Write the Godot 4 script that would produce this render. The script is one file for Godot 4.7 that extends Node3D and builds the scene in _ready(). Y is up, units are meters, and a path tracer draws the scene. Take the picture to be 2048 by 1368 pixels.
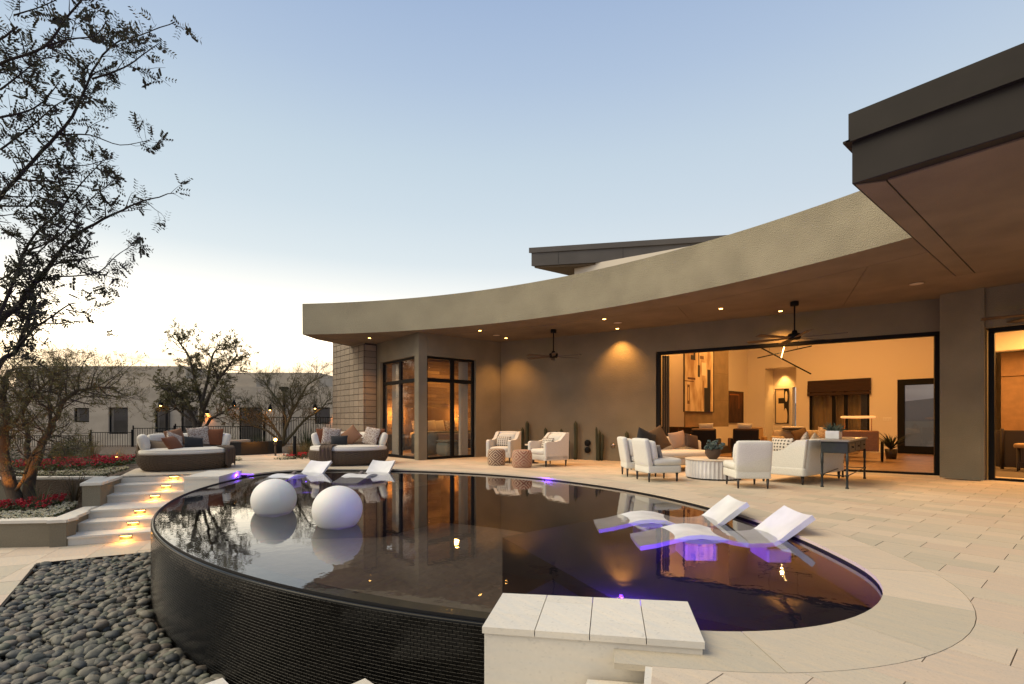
extends Node3D
# A desert house at dusk: a curved stucco porch roof round a dark mirror pool, furnished patio, lit rooms behind.
# World frame: x along the patio paving (towards the right wing), z out of the house, y up; metres; patio level y = 0.

const CEIL := 3.856
const POOL_Y := -0.05
const FAR_C := Vector2(-4.307, 13.973)
const FAR_R := 7.12
const NEAR_C := Vector2(-4.464, 5.75)
const NEAR_R := 7.944
const ROOF_C := Vector2(-2.782, 19.96)
const ROOF_R := 15.21
const WALL_A := Vector2(0, 0)
const WALL_B := Vector2(-10.9, 3.53)
const CAM := Vector3(2.4445, 1.2, 14.2294)

var rng := RandomNumberGenerator.new()
var taken := {}
var T := {}
var M := {}
var pool: PackedVector2Array

# ---------------------------------------------------------------- mesh builder
class MB:
	var st := SurfaceTool.new()
	var x := Transform3D()
	func _init(smooth := false):
		st.begin(Mesh.PRIMITIVE_TRIANGLES)
		st.set_smooth_group(0 if smooth else -1)
	func soft(on: bool):
		st.set_smooth_group(0 if on else -1)
	func v(p: Vector3, uv := Vector2.ZERO):
		st.set_uv(uv)
		st.add_vertex(x * p)
	func tri(a: Vector3, b: Vector3, c: Vector3):
		v(a); v(b); v(c)
	func quad(a: Vector3, b: Vector3, c: Vector3, d: Vector3, u0 := Vector2(0, 0), u1 := Vector2(1, 1)):
		# a b c d run clockwise as seen from the front
		v(a, u0); v(b, Vector2(u1.x, u0.y)); v(c, u1)
		v(a, u0); v(c, u1); v(d, Vector2(u0.x, u1.y))
	func box(c: Vector3, s: Vector3, b := 0.0):
		var h := s * 0.5
		b = minf(b, minf(h.x, minf(h.y, h.z)) * 0.95)
		if b <= 0.0:
			var p := []
			for i in 8:
				p.append(c + Vector3(h.x * (1 if i & 1 else -1), h.y * (1 if i & 2 else -1), h.z * (1 if i & 4 else -1)))
			quad(p[6], p[7], p[5], p[4]); quad(p[3], p[2], p[0], p[1])
			quad(p[7], p[3], p[1], p[5]); quad(p[2], p[6], p[4], p[0])
			quad(p[2], p[3], p[7], p[6]); quad(p[4], p[5], p[1], p[0])
			return
		var g := func(i: int, ax: int) -> Vector3:
			var sg := Vector3(1 if i & 1 else -1, 1 if i & 2 else -1, 1 if i & 4 else -1)
			var q := h - Vector3(b, b, b)
			q[ax] = h[ax]
			return c + q * sg
		for f in [[6, 7, 5, 4, 2], [3, 2, 0, 1, 2], [7, 3, 1, 5, 0], [2, 6, 4, 0, 0], [2, 3, 7, 6, 1], [4, 5, 1, 0, 1]]:
			quad(g.call(f[0], f[4]), g.call(f[1], f[4]), g.call(f[2], f[4]), g.call(f[3], f[4]))
		for i in 8:
			for ax in 3:
				var bit := 1 << ax
				if i & bit:
					continue
				var j := i | bit
				var a1 := (ax + 1) % 3
				var a2 := (ax + 2) % 3
				var sgn := (1 if i & (1 << a1) else -1) * (1 if i & (1 << a2) else -1)
				if sgn > 0:
					quad(g.call(i, a1), g.call(j, a1), g.call(j, a2), g.call(i, a2))
				else:
					quad(g.call(i, a2), g.call(j, a2), g.call(j, a1), g.call(i, a1))
			var neg := (1 if i & 1 else -1) * (1 if i & 2 else -1) * (1 if i & 4 else -1)
			if neg > 0:
				tri(g.call(i, 0), g.call(i, 2), g.call(i, 1))
			else:
				tri(g.call(i, 0), g.call(i, 1), g.call(i, 2))
	func rbox(c: Vector3, s: Vector3, r: float, puff := 0.0, n := 6):
		# upholstered block: rounded edges, crowned faces
		st.set_smooth_group(0)
		var h := s * 0.5
		r = minf(r, minf(h.x, minf(h.y, h.z)) * 0.98)
		for f in 6:
			var ax := f >> 1
			var sg := 1.0 if f & 1 else -1.0
			var a1 := (ax + 1) % 3
			var a2 := (ax + 2) % 3
			var grid := []
			for i in n + 1:
				for j in n + 1:
					var p := Vector3()
					p[ax] = sg
					p[a1] = sin((i * 2.0 / n - 1.0) * PI / 2) if n > 4 else i * 2.0 / n - 1.0
					p[a2] = sin((j * 2.0 / n - 1.0) * PI / 2) if n > 4 else j * 2.0 / n - 1.0
					var w := p * h
					var q := Vector3(clampf(w.x, -h.x + r, h.x - r), clampf(w.y, -h.y + r, h.y - r), clampf(w.z, -h.z + r, h.z - r))
					var d := w - q
					if d.length() > 1e-6:
						w = q + d.normalized() * r
					if puff != 0.0:
						var u := w / h
						w += Vector3(u.x * (1 - u.y * u.y) * (1 - u.z * u.z), u.y * (1 - u.x * u.x) * (1 - u.z * u.z), u.z * (1 - u.x * u.x) * (1 - u.y * u.y)) * puff
					grid.append(c + w)
			for i in n:
				for j in n:
					var k := i * (n + 1) + j
					if sg > 0:
						quad(grid[k], grid[k + 1], grid[k + n + 2], grid[k + n + 1])
					else:
						quad(grid[k], grid[k + n + 1], grid[k + n + 2], grid[k + 1])
	func tube(pts: Array, rad, n := 8, caps := true):
		var rings := []
		var side := Vector3.ZERO
		for i in pts.size():
			var d: Vector3 = (pts[mini(i + 1, pts.size() - 1)] - pts[maxi(i - 1, 0)]).normalized()
			if side == Vector3.ZERO:
				side = d.cross(Vector3.UP if absf(d.y) < 0.9 else Vector3.RIGHT).normalized()
			side = (side - d * side.dot(d)).normalized()
			var up := d.cross(side)
			var r: float = rad if typeof(rad) == TYPE_FLOAT else rad[i]
			var ring := []
			for k in n:
				var a := TAU * k / n
				ring.append(pts[i] + (side * cos(a) + up * sin(a)) * r)
			rings.append(ring)
		loft(rings, caps)
	func loft(rings: Array, caps := true):
		var n: int = rings[0].size()
		for i in rings.size() - 1:
			for k in n:
				var m := (k + 1) % n
				quad(rings[i][k], rings[i + 1][k], rings[i + 1][m], rings[i][m])
		if caps:
			for e in [0, rings.size() - 1]:
				var c := Vector3()
				for p in rings[e]:
					c += p / n
				for k in n:
					if e == 0:
						tri(c, rings[e][k], rings[e][(k + 1) % n])
					else:
						tri(c, rings[e][(k + 1) % n], rings[e][k])
	func lathe(profile: Array, n := 24, c := Vector3.ZERO, sx := 1.0, sz := 1.0):
		# profile of (radius, y) from bottom to top
		for i in profile.size() - 1:
			var a: Vector2 = profile[i]
			var b: Vector2 = profile[i + 1]
			for k in n:
				var t0 := TAU * k / n
				var t1 := TAU * (k + 1) / n
				var d0 := Vector3(cos(t0) * sx, 0, sin(t0) * sz)
				var d1 := Vector3(cos(t1) * sx, 0, sin(t1) * sz)
				var p0 := c + d0 * a.x + Vector3.UP * a.y
				var p1 := c + d1 * a.x + Vector3.UP * a.y
				var p2 := c + d1 * b.x + Vector3.UP * b.y
				var p3 := c + d0 * b.x + Vector3.UP * b.y
				var u0 := float(k) / n
				var u1 := float(k + 1) / n
				var v0 := float(i) / (profile.size() - 1)
				var v1 := float(i + 1) / (profile.size() - 1)
				if a.x > 1e-5:
					v(p0, Vector2(u0, v0)); v(p1, Vector2(u1, v0)); v(p2, Vector2(u1, v1))
				if b.x > 1e-5:
					v(p0, Vector2(u0, v0)); v(p2, Vector2(u1, v1)); v(p3, Vector2(u0, v1))
	func cyl(c: Vector3, r: float, h: float, n := 20, bev := 0.0):
		if bev > 0.0:
			lathe([Vector2(0, 0), Vector2(r - bev, 0), Vector2(r, bev), Vector2(r, h - bev), Vector2(r - bev, h), Vector2(0, h)], n, c)
		else:
			lathe([Vector2(0, 0), Vector2(r, 0), Vector2(r, h), Vector2(0, h)], n, c)
	func ball(c: Vector3, r: Vector3, n := 16, m := 10):
		st.set_smooth_group(0)
		var prof := []
		for i in m + 1:
			var a := -PI / 2 + PI * i / m
			prof.append(Vector2(cos(a) if i % m else 0.0, sin(a) * r.y))
		lathe(prof, n, c, r.x, r.z)
	func prism(poly: PackedVector2Array, y0: float, y1: float, bottom := true):
		var sum := 0.0
		for i in poly.size():
			sum += poly[i].cross(poly[(i + 1) % poly.size()])
		if sum < 0:
			poly = poly.duplicate()
			poly.reverse()
		var t := Geometry2D.triangulate_polygon(poly)
		for i in range(0, t.size(), 3):
			var a := poly[t[i]]
			var b := poly[t[i + 1]]
			var c := poly[t[i + 2]]
			if (b - a).cross(c - a) < 0:
				var s := b
				b = c
				c = s
			tri(Vector3(a.x, y1, a.y), Vector3(b.x, y1, b.y), Vector3(c.x, y1, c.y))
			if bottom:
				tri(Vector3(a.x, y0, a.y), Vector3(c.x, y0, c.y), Vector3(b.x, y0, b.y))
		for i in poly.size():
			var p := poly[i]
			var q := poly[(i + 1) % poly.size()]
			quad(Vector3(p.x, y1, p.y), Vector3(p.x, y0, p.y), Vector3(q.x, y0, q.y), Vector3(q.x, y1, q.y))
	func pillow(w: float, h: float, t: float, n := 10):
		# stands in the xy plane, front towards +z, uv over each face
		st.set_smooth_group(0)
		for s in [1.0, -1.0]:
			var g := []
			for i in n + 1:
				for j in n + 1:
					var a := -cos(PI * i / n)
					var b := -cos(PI * j / n)
					var e := pow(maxf(0.0, (1 - a * a) * (1 - b * b)), 0.42)
					g.append(Vector3(w * 0.5 * a * (1 - 0.07 * (1 - b * b)), h * 0.5 * b * (1 - 0.07 * (1 - a * a)), s * t * 0.5 * e))
			for i in n:
				for j in n:
					var k := i * (n + 1) + j
					var uva := Vector2((g[k].x / w) + 0.5, 0.5 - g[k].y / h)
					var uvc := Vector2((g[k + n + 2].x / w) + 0.5, 0.5 - g[k + n + 2].y / h)
					if s > 0:
						quad4(g[k], g[k + 1], g[k + n + 2], g[k + n + 1], uva, Vector2(uva.x, uvc.y), uvc, Vector2(uvc.x, uva.y))
					else:
						quad4(g[k], g[k + n + 1], g[k + n + 2], g[k + 1], uva, Vector2(uvc.x, uva.y), uvc, Vector2(uva.x, uvc.y))
	func quad4(a: Vector3, b: Vector3, c: Vector3, d: Vector3, ua: Vector2, ub: Vector2, uc: Vector2, ud: Vector2):
		v(a, ua); v(b, ub); v(c, uc)
		v(a, ua); v(c, uc); v(d, ud)
	func mesh() -> ArrayMesh:
		st.index()
		st.generate_normals()
		return st.commit()

# ---------------------------------------------------------------- scene helpers
func lin(r: float, g: float, b: float, a := 1.0) -> Color:
	var c := Color(r, g, b).linear_to_srgb()
	c.a = a
	return c

func numbered(called: String) -> String:
	taken[called] = taken.get(called, -1) + 1
	return called if taken[called] == 0 else "%s_%03d" % [called, taken[called]]

func tag(o: Node, label: String, category: String, group := ""):
	o.set_meta("label", label)
	o.set_meta("category", category)
	if group:
		o.set_meta("group", group)

func thing(called: String, label: String, category: String, at := Vector3.ZERO, turn := 0.0, group := "") -> Node3D:
	var o := Node3D.new()
	o.name = numbered(called)
	add_child(o)
	o.position = at
	o.rotation.y = turn
	tag(o, label, category, group)
	return o

func part(called: String, mb, mat: Material, parent: Node) -> MeshInstance3D:
	var o := MeshInstance3D.new()
	o.mesh = mb.mesh() if mb is MB else mb
	o.material_override = mat
	if parent == self:
		o.name = numbered(called)
		add_child(o)
	else:
		o.name = called
		parent.add_child(o, true)
	return o

func struct(called: String, mb, mat: Material) -> MeshInstance3D:
	var o := part(called, mb, mat, self)
	o.set_meta("kind", "structure")
	return o

func dup(o: Node3D, label: String, at: Vector3, turn: float, group := "") -> Node3D:
	var base := o.name.get_slice("_0", 0)
	var c: Node3D = o.duplicate()
	c.name = numbered(base)
	add_child(c)
	c.position = at
	c.rotation.y = turn
	c.set_meta("label", label)
	if group:
		c.set_meta("group", group)
	return c

func noise_tex(key: String, freq: float, size := 256, octaves := 3, normal := false, bump := 4.0, kind := FastNoiseLite.TYPE_SIMPLEX_SMOOTH, lo := 0.0, hi := 1.0) -> NoiseTexture2D:
	var n := FastNoiseLite.new()
	n.seed = key.hash() & 0xffff
	n.noise_type = kind
	n.frequency = freq
	n.fractal_octaves = octaves
	var t := NoiseTexture2D.new()
	t.width = size
	t.height = size
	t.seamless = true
	t.noise = n
	t.as_normal_map = normal
	t.bump_strength = bump
	if not normal and (lo != 0.0 or hi != 1.0):
		var g := Gradient.new()
		g.set_color(0, Color(lo, lo, lo))
		g.set_color(1, Color(hi, hi, hi))
		t.color_ramp = g
	T[key] = t
	return t

func mat(key: String, color: Color, rough := 0.7, metal := 0.0, tex: Texture2D = null, scale := 1.0, bump: Texture2D = null, bump_cm := 0.2, world := true) -> StandardMaterial3D:
	var m := StandardMaterial3D.new()
	m.resource_name = key
	m.albedo_color = color
	m.roughness = rough
	m.metallic = metal
	if tex or bump:
		m.uv1_triplanar = true
		m.uv1_world_triplanar = world
		m.uv1_scale = Vector3.ONE * scale
		m.albedo_texture = tex
		if bump:
			m.heightmap_enabled = true
			m.heightmap_texture = bump
			m.heightmap_scale = bump_cm
	M[key] = m
	return m

func glow(key: String, color: Color, energy: float) -> StandardMaterial3D:
	var m := mat(key, color, 0.6)
	m.emission_enabled = true
	m.emission = color
	m.emission_energy_multiplier = energy
	return m

func glass(key: String, color: Color, alpha: float, rough := 0.0) -> StandardMaterial3D:
	var m := mat(key, color, rough)
	m.transparency = BaseMaterial3D.TRANSPARENCY_ALPHA
	m.albedo_color.a = alpha
	return m

func omni(called: String, at: Vector3, color: Color, energy: float, size: float, parent: Node = self) -> OmniLight3D:
	var l := OmniLight3D.new()
	l.name = called
	l.light_color = color
	l.light_energy = energy
	l.light_size = size
	l.omni_range = 14.0
	l.omni_attenuation = 2.0
	l.shadow_enabled = true
	parent.add_child(l, true)
	l.position = at
	return l

func spot(called: String, at: Vector3, dir: Vector3, color: Color, energy: float, angle: float, blend: float, size: float, parent: Node = self) -> SpotLight3D:
	var l := SpotLight3D.new()
	l.name = called
	l.light_color = color
	l.light_energy = energy
	l.light_size = size
	l.spot_angle = angle
	l.spot_angle_attenuation = blend
	l.spot_range = 14.0
	l.spot_attenuation = 2.0
	l.shadow_enabled = true
	parent.add_child(l, true)
	l.position = at
	l.basis = Basis.looking_at(dir, Vector3.UP if absf(dir.normalized().y) < 0.95 else Vector3.RIGHT)
	return l

func area(called: String, at: Vector3, dir: Vector3, color: Color, energy: float, size: Vector2, parent: Node = self) -> AreaLight3D:
	var l := AreaLight3D.new()
	l.name = called
	l.light_color = color
	l.light_energy = energy
	l.area_size = size
	l.area_range = 16.0
	l.area_attenuation = 2.0
	l.shadow_enabled = true
	parent.add_child(l, true)
	l.position = at
	l.basis = Basis.looking_at(dir, Vector3.UP if absf(dir.normalized().y) < 0.95 else Vector3.RIGHT)
	return l

func v3(p: Vector2, y: float) -> Vector3:
	return Vector3(p.x, y, p.y)

func arc(c: Vector2, r: float, a0: float, a1: float, n: int) -> PackedVector2Array:
	var out := PackedVector2Array()
	for i in n + 1:
		var a := lerpf(a0, a1, float(i) / n)
		out.append(c + Vector2(cos(a), sin(a)) * r)
	return out

# ---------------------------------------------------------------- camera, sky, light
func set_stage():
	var cam := Camera3D.new()
	cam.name = "camera"
	cam.projection = Camera3D.PROJECTION_FRUSTUM
	cam.near = 0.1
	cam.far = 6000.0
	cam.size = 0.1 * 1368.0 / 1004.0
	cam.frustum_offset = Vector2(0, 0.1 * 157.0 / 1004.0)
	add_child(cam)
	cam.position = CAM
	cam.rotation.y = deg_to_rad(50.284)
	cam.current = true

	var env := Environment.new()
	env.background_mode = Environment.BG_SKY
	env.sky = Sky.new()
	var pan := PanoramaSkyMaterial.new()
	pan.panorama = ImageTexture.create_from_image(dusk_sky(1024, 512))
	env.sky.sky_material = pan
	env.tonemap_mode = Environment.TONE_MAPPER_LINEAR
	env.tonemap_exposure = 1.12
	env.sdfgi_enabled = true
	env.ssao_enabled = true
	env.ssil_enabled = true
	var we := WorldEnvironment.new()
	we.name = "environment"
	we.environment = env
	add_child(we)

	# the last light of the set sun: a broad soft glow from camera left
	var sun := DirectionalLight3D.new()
	sun.name = "afterglow"
	sun.light_color = Color(1.0, 0.925, 0.78)
	sun.light_energy = 0.95
	sun.light_angular_distance = 50.0
	sun.shadow_enabled = true
	add_child(sun)
	var towards := Vector3(-0.40, 0.80, 0.62)
	sun.basis = Basis.looking_at(-towards, Vector3.UP)

func dusk_sky(w: int, h: int) -> Image:
	var im := Image.create(w, h, false, Image.FORMAT_RGBAF)
	var n := FastNoiseLite.new()
	n.seed = 11
	n.frequency = 1.0
	n.fractal_octaves = 4
	var glow_az := atan2(-0.985, -0.15)      # sunset, a little left of the picture
	var el := [-90.0, -2.0, 0.0, 3.0, 5.5, 8.0, 11.0, 13.5, 17.0, 22.0, 27.0, 34.0, 40.0, 60.0, 90.0]
	var warm := [Vector3(.20, .16, .13), Vector3(.5, .38, .28), Vector3(.78, .60, .47), Vector3(1.0, .76, .55), Vector3(1.45, 1.15, .80), Vector3(2.5, 2.15, 1.60), Vector3(1.55, 1.45, 1.22), Vector3(.88, .89, .86), Vector3(.67, .745, .78), Vector3(.57, .665, .735), Vector3(.505, .61, .70), Vector3(.395, .50, .655), Vector3(.325, .43, .615), Vector3(.28, .365, .54), Vector3(.25, .325, .49)]
	var cool := [Vector3(.16, .14, .13), Vector3(.22, .20, .20), Vector3(.34, .33, .37), Vector3(.42, .41, .45), Vector3(.48, .47, .52), Vector3(.54, .53, .58), Vector3(.56, .58, .64), Vector3(.56, .60, .67), Vector3(.54, .60, .68), Vector3(.50, .58, .68), Vector3(.46, .55, .67), Vector3(.38, .48, .64), Vector3(.32, .42, .60), Vector3(.28, .365, .54), Vector3(.25, .325, .49)]
	for y in h:
		var e := 90.0 - 180.0 * (y + 0.5) / h
		var k := 0
		while k < el.size() - 2 and e > el[k + 1]:
			k += 1
		var t := clampf((e - el[k]) / (el[k + 1] - el[k]), 0, 1)
		var cw: Vector3 = warm[k].lerp(warm[k + 1], t)
		var cc: Vector3 = cool[k].lerp(cool[k + 1], t)
		for x in w:
			var ph := (x + 0.5) / w * TAU
			var dx := sin(ph)
			var dz := -cos(ph)
			var da := absf(wrapf(atan2(dx, -dz) - atan2(sin(glow_az), cos(glow_az)), -PI, PI))
			var f := smoothstep(2.5, 0.35, da)
			var c := cc.lerp(cw, f)
			if e > -1.0 and e < 26.0:
				# afterglow round the point where the sun went down
				var g := exp(-pow(da / 0.62, 2.0) - pow((e - 4.0) / 6.5, 2.0))
				c += Vector3(1.0, 0.74, 0.36) * g * 0.6
				# thin bands of cloud low over the horizon
				var cl := n.get_noise_3d(dx * 2.2, e * 0.55, dz * 2.2) + 0.5 * n.get_noise_3d(dx * 7.0, e * 1.6, dz * 7.0)
				var band := smoothstep(0.02, 0.4, cl) * smoothstep(-0.5, 1.5, e) * smoothstep(9.5, 3.0, e)
				c = c.lerp(c * Vector3(0.60, 0.55, 0.56), band * 0.85)
			im.set_pixel(x, y, Color(c.x, c.y, c.z, 1))
	return im

# ---------------------------------------------------------------- materials
func set_materials():
	noise_tex("grain", 0.09, 256, 3)
	noise_tex("fine", 0.2, 256, 2)
	noise_tex("blotch", 0.014, 256, 4, false, 4, FastNoiseLite.TYPE_SIMPLEX_SMOOTH, 0.86, 1.0)
	noise_tex("speck", 0.16, 256, 3, false, 4, FastNoiseLite.TYPE_SIMPLEX_SMOOTH, 0.70, 1.0)
	noise_tex("faint", 0.16, 256, 3, false, 4, FastNoiseLite.TYPE_SIMPLEX_SMOOTH, 0.87, 1.0)
	noise_tex("ripple", 0.016, 512, 3, true, 1.6)
	noise_tex("weave", 0.35, 128, 1, false, 4, FastNoiseLite.TYPE_VALUE, 0.86, 1.0)
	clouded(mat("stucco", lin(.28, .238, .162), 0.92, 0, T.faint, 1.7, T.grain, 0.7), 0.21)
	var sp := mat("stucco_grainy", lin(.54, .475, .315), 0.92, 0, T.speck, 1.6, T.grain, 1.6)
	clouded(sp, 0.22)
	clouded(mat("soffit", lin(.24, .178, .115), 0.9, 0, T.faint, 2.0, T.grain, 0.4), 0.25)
	mat("dark_metal", lin(.025, .021, .017), 0.6, 0.0, T.blotch, 0.4).metallic_specular = 0.3
	mat("bronze_metal", lin(.14, .12, .10), 0.55, 0.3, T.blotch, 0.3)
	mat("black_frame", lin(.008, .008, .008), 0.55).metallic_specular = 0.25
	for i in 5:
		var k: float = [1.0, 0.93, 1.05, 0.86, 0.97][i]
		var warm: float = [1.0, 0.97, 1.0, 0.95, 1.03][i]
		var m := mat("stone%d" % i, lin(.63 * k, .52 * k * (2 - warm), .39 * k * (2 - warm)), 0.75, 0, streaks(i), 0.8, T.fine, 0.12)
		m.uv1_offset = Vector3(i * 0.37, 0, i * 0.23)
	for i in 3:
		var k: float = [1.0, 0.97, 1.03][i]
		mat("pale%d" % i, lin(.76 * k, .70 * k, .595 * k), 0.8, 0, streaks(i + 2), 0.5, T.fine, 0.1)
	for i in 4:
		var k: float = [1.0, 0.9, 1.08, 0.96][i]
		mat("block%d" % i, lin(.42 * k, .345 * k, .26 * k), 0.95, 0, T.speck, 2.0, T.grain, 1.5)
	mat("mortar", lin(.09, .072, .055), 1.0)
	mat("plaster", lin(.72, .64, .52), 0.9)
	mat("wood_floor", lin(.34, .21, .11), 0.42, 0, T.blotch, 1.6)
	mat("fabric", lin(.81, .785, .70), 0.95, 0, T.weave, 6.0, T.fine, 0.12, false)
	mat("fabric_warm", lin(.78, .73, .64), 0.95, 0, T.weave, 6.0, T.fine, 0.12, false)
	for k in ["fabric", "fabric_warm"]:
		M[k].rim_enabled = true
		M[k].rim = 0.25
	mat("espresso", lin(.018, .012, .009), 0.35)
	mat("white_resin", lin(.80, .79, .78), 0.38, 0, T.blotch, 0.8)
	var wl := mat("ball_resin", lin(.74, .715, .68), 0.55)
	wl.subsurf_scatter_enabled = true
	wl.subsurf_scatter_strength = 0.25
	mat("pool_dark", lin(.005, .005, .007), 0.6, 0, T.speck, 3.0)
	var tl := mat("tile_black", lin(.006, .0056, .005), 0.18)
	tl.metallic_specular = 0.28
	mat("grout", lin(.006, .006, .006), 0.8)
	var wm := glass("water", lin(.002, .0025, .005), 0.38, 0.012)
	wm.metallic_specular = 0.5
	wm.clearcoat_enabled = true
	wm.clearcoat = 0.35
	wm.clearcoat_roughness = 0.012
	wm.normal_enabled = true
	wm.normal_texture = T.ripple
	wm.normal_scale = 0.07
	wm.uv1_triplanar = true
	wm.uv1_world_triplanar = true
	wm.uv1_scale = Vector3.ONE * 0.7
	glass("pane", lin(.5, .5, .5), 0.05)
	glass("tinted_pane", lin(.03, .033, .036), 0.74)
	mat("soil", lin(.16, .115, .08), 1.0, 0, T.speck, 1.2, T.grain, 3.0)
	mat("ground", lin(.20, .155, .11), 1.0, 0, T.blotch, 0.2, T.grain, 3.0)
	mat("lawn", lin(.05, .085, .02), 1.0, 0, T.speck, 4.0, T.fine, 4.0)
	mat("bark", lin(.11, .085, .062), 0.95, 0, T.speck, 4.0, T.grain, 2.0)
	mat("bark_dark", lin(.035, .028, .022), 0.95, 0, T.speck, 6.0, T.grain, 1.0)
	mat("rattan", lin(.135, .09, .055), 0.8, 0, T.speck, 9.0)
	mat("rattan_dark", lin(.10, .066, .04), 0.9)
	glow("warm_lamp", Color(1.0, 0.74, 0.38), 18.0)
	glow("soft_lamp", Color(1.0, 0.80, 0.52), 3.0)
	glow("violet_lamp", Color(0.45, 0.22, 1.0), 8.0)

func streaks(i: int) -> ImageTexture:
	# limestone: faint veins along the sawn length, tiny pits
	var n := FastNoiseLite.new()
	n.seed = 40 + i
	n.fractal_octaves = 4
	n.frequency = 1.0
	var s := 256
	var im := Image.create(s, s, false, Image.FORMAT_RGB8)
	for y in s:
		for x in s:
			var a := TAU * x / s
			var b := TAU * y / s
			var v := n.get_noise_3d(cos(a) * 0.7 + 5.0 * sin(b), sin(a) * 0.7, cos(b) * 5.0)
			var p := n.get_noise_3d(cos(a) * 14.0, sin(a) * 14.0 + 9.0 * sin(b), 9.0 * cos(b) * 1.7)
			var c := 0.95 + v * 0.045 + (p * 0.03) - (0.10 if p > 0.46 else 0.0)
			im.set_pixel(x, y, Color(c, c * (1.0 - 0.02 * v), c * (1.0 - 0.05 * v)))
	return ImageTexture.create_from_image(im)

func clouded(m: StandardMaterial3D, scale: float) -> StandardMaterial3D:
	# trowel clouds: a second, much larger pattern over the fine grain
	m.detail_enabled = true
	m.detail_albedo = T.blotch
	m.detail_blend_mode = BaseMaterial3D.BLEND_MODE_MUL
	m.detail_uv_layer = BaseMaterial3D.DETAIL_UV_2
	m.uv2_triplanar = true
	m.uv2_world_triplanar = true
	m.uv2_scale = Vector3.ONE * scale
	return m

# ---------------------------------------------------------------- pool and terraces
func pool_outline() -> PackedVector2Array:
	# a lens of two arcs, its two tips rounded by circles that touch both
	var b := PackedVector2Array()
	var tips := []
	for side in [[1.0, 1.65], [-1.0, 1.3]]:
		var r: float = side[1]
		var d := FAR_C.distance_to(NEAR_C)
		var ra := FAR_R - r
		var rb := NEAR_R - r
		var k := (ra * ra - rb * rb + d * d) / (2.0 * d)
		var hh := sqrt(ra * ra - k * k)
		var u := (NEAR_C - FAR_C) / d
		tips.append([FAR_C + u * k + Vector2(-u.y, u.x) * hh * side[0], r])
	# far arc from the left tip to the right tip, right tip, near arc back, left tip
	var ang := func(c: Vector2, p: Vector2) -> float: return (p - c).angle()
	var tr: Vector2 = tips[0][0]
	var tl: Vector2 = tips[1][0]
	b.append_array(arc(FAR_C, FAR_R, ang.call(FAR_C, tl) , ang.call(FAR_C, tr), 120))
	b.append_array(arc(tr, tips[0][1], ang.call(FAR_C, tr), ang.call(NEAR_C, tr), 40))
	b.append_array(arc(NEAR_C, NEAR_R, ang.call(NEAR_C, tr), ang.call(NEAR_C, tl), 120))
	b.append_array(arc(tl, tips[1][1], ang.call(NEAR_C, tl), ang.call(FAR_C, tl) + TAU, 40))
	# resample evenly
	var out := PackedVector2Array()
	var left := 0.0
	for i in b.size():
		var p := b[i]
		var q := b[(i + 1) % b.size()]
		var l := p.distance_to(q)
		while left < l:
			out.append(p.lerp(q, left / l))
			left += 0.12
		left -= l
	var sum := 0.0
	for i in out.size():
		sum += out[i].cross(out[(i + 1) % out.size()])
	if sum < 0:
		out.reverse()
	return out

func spill(p: Vector2) -> bool:
	# the stretch of rim where the water runs over the edge
	return p.y > 11.75 and p.x < 0.35 and p.x > -9.9

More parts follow.
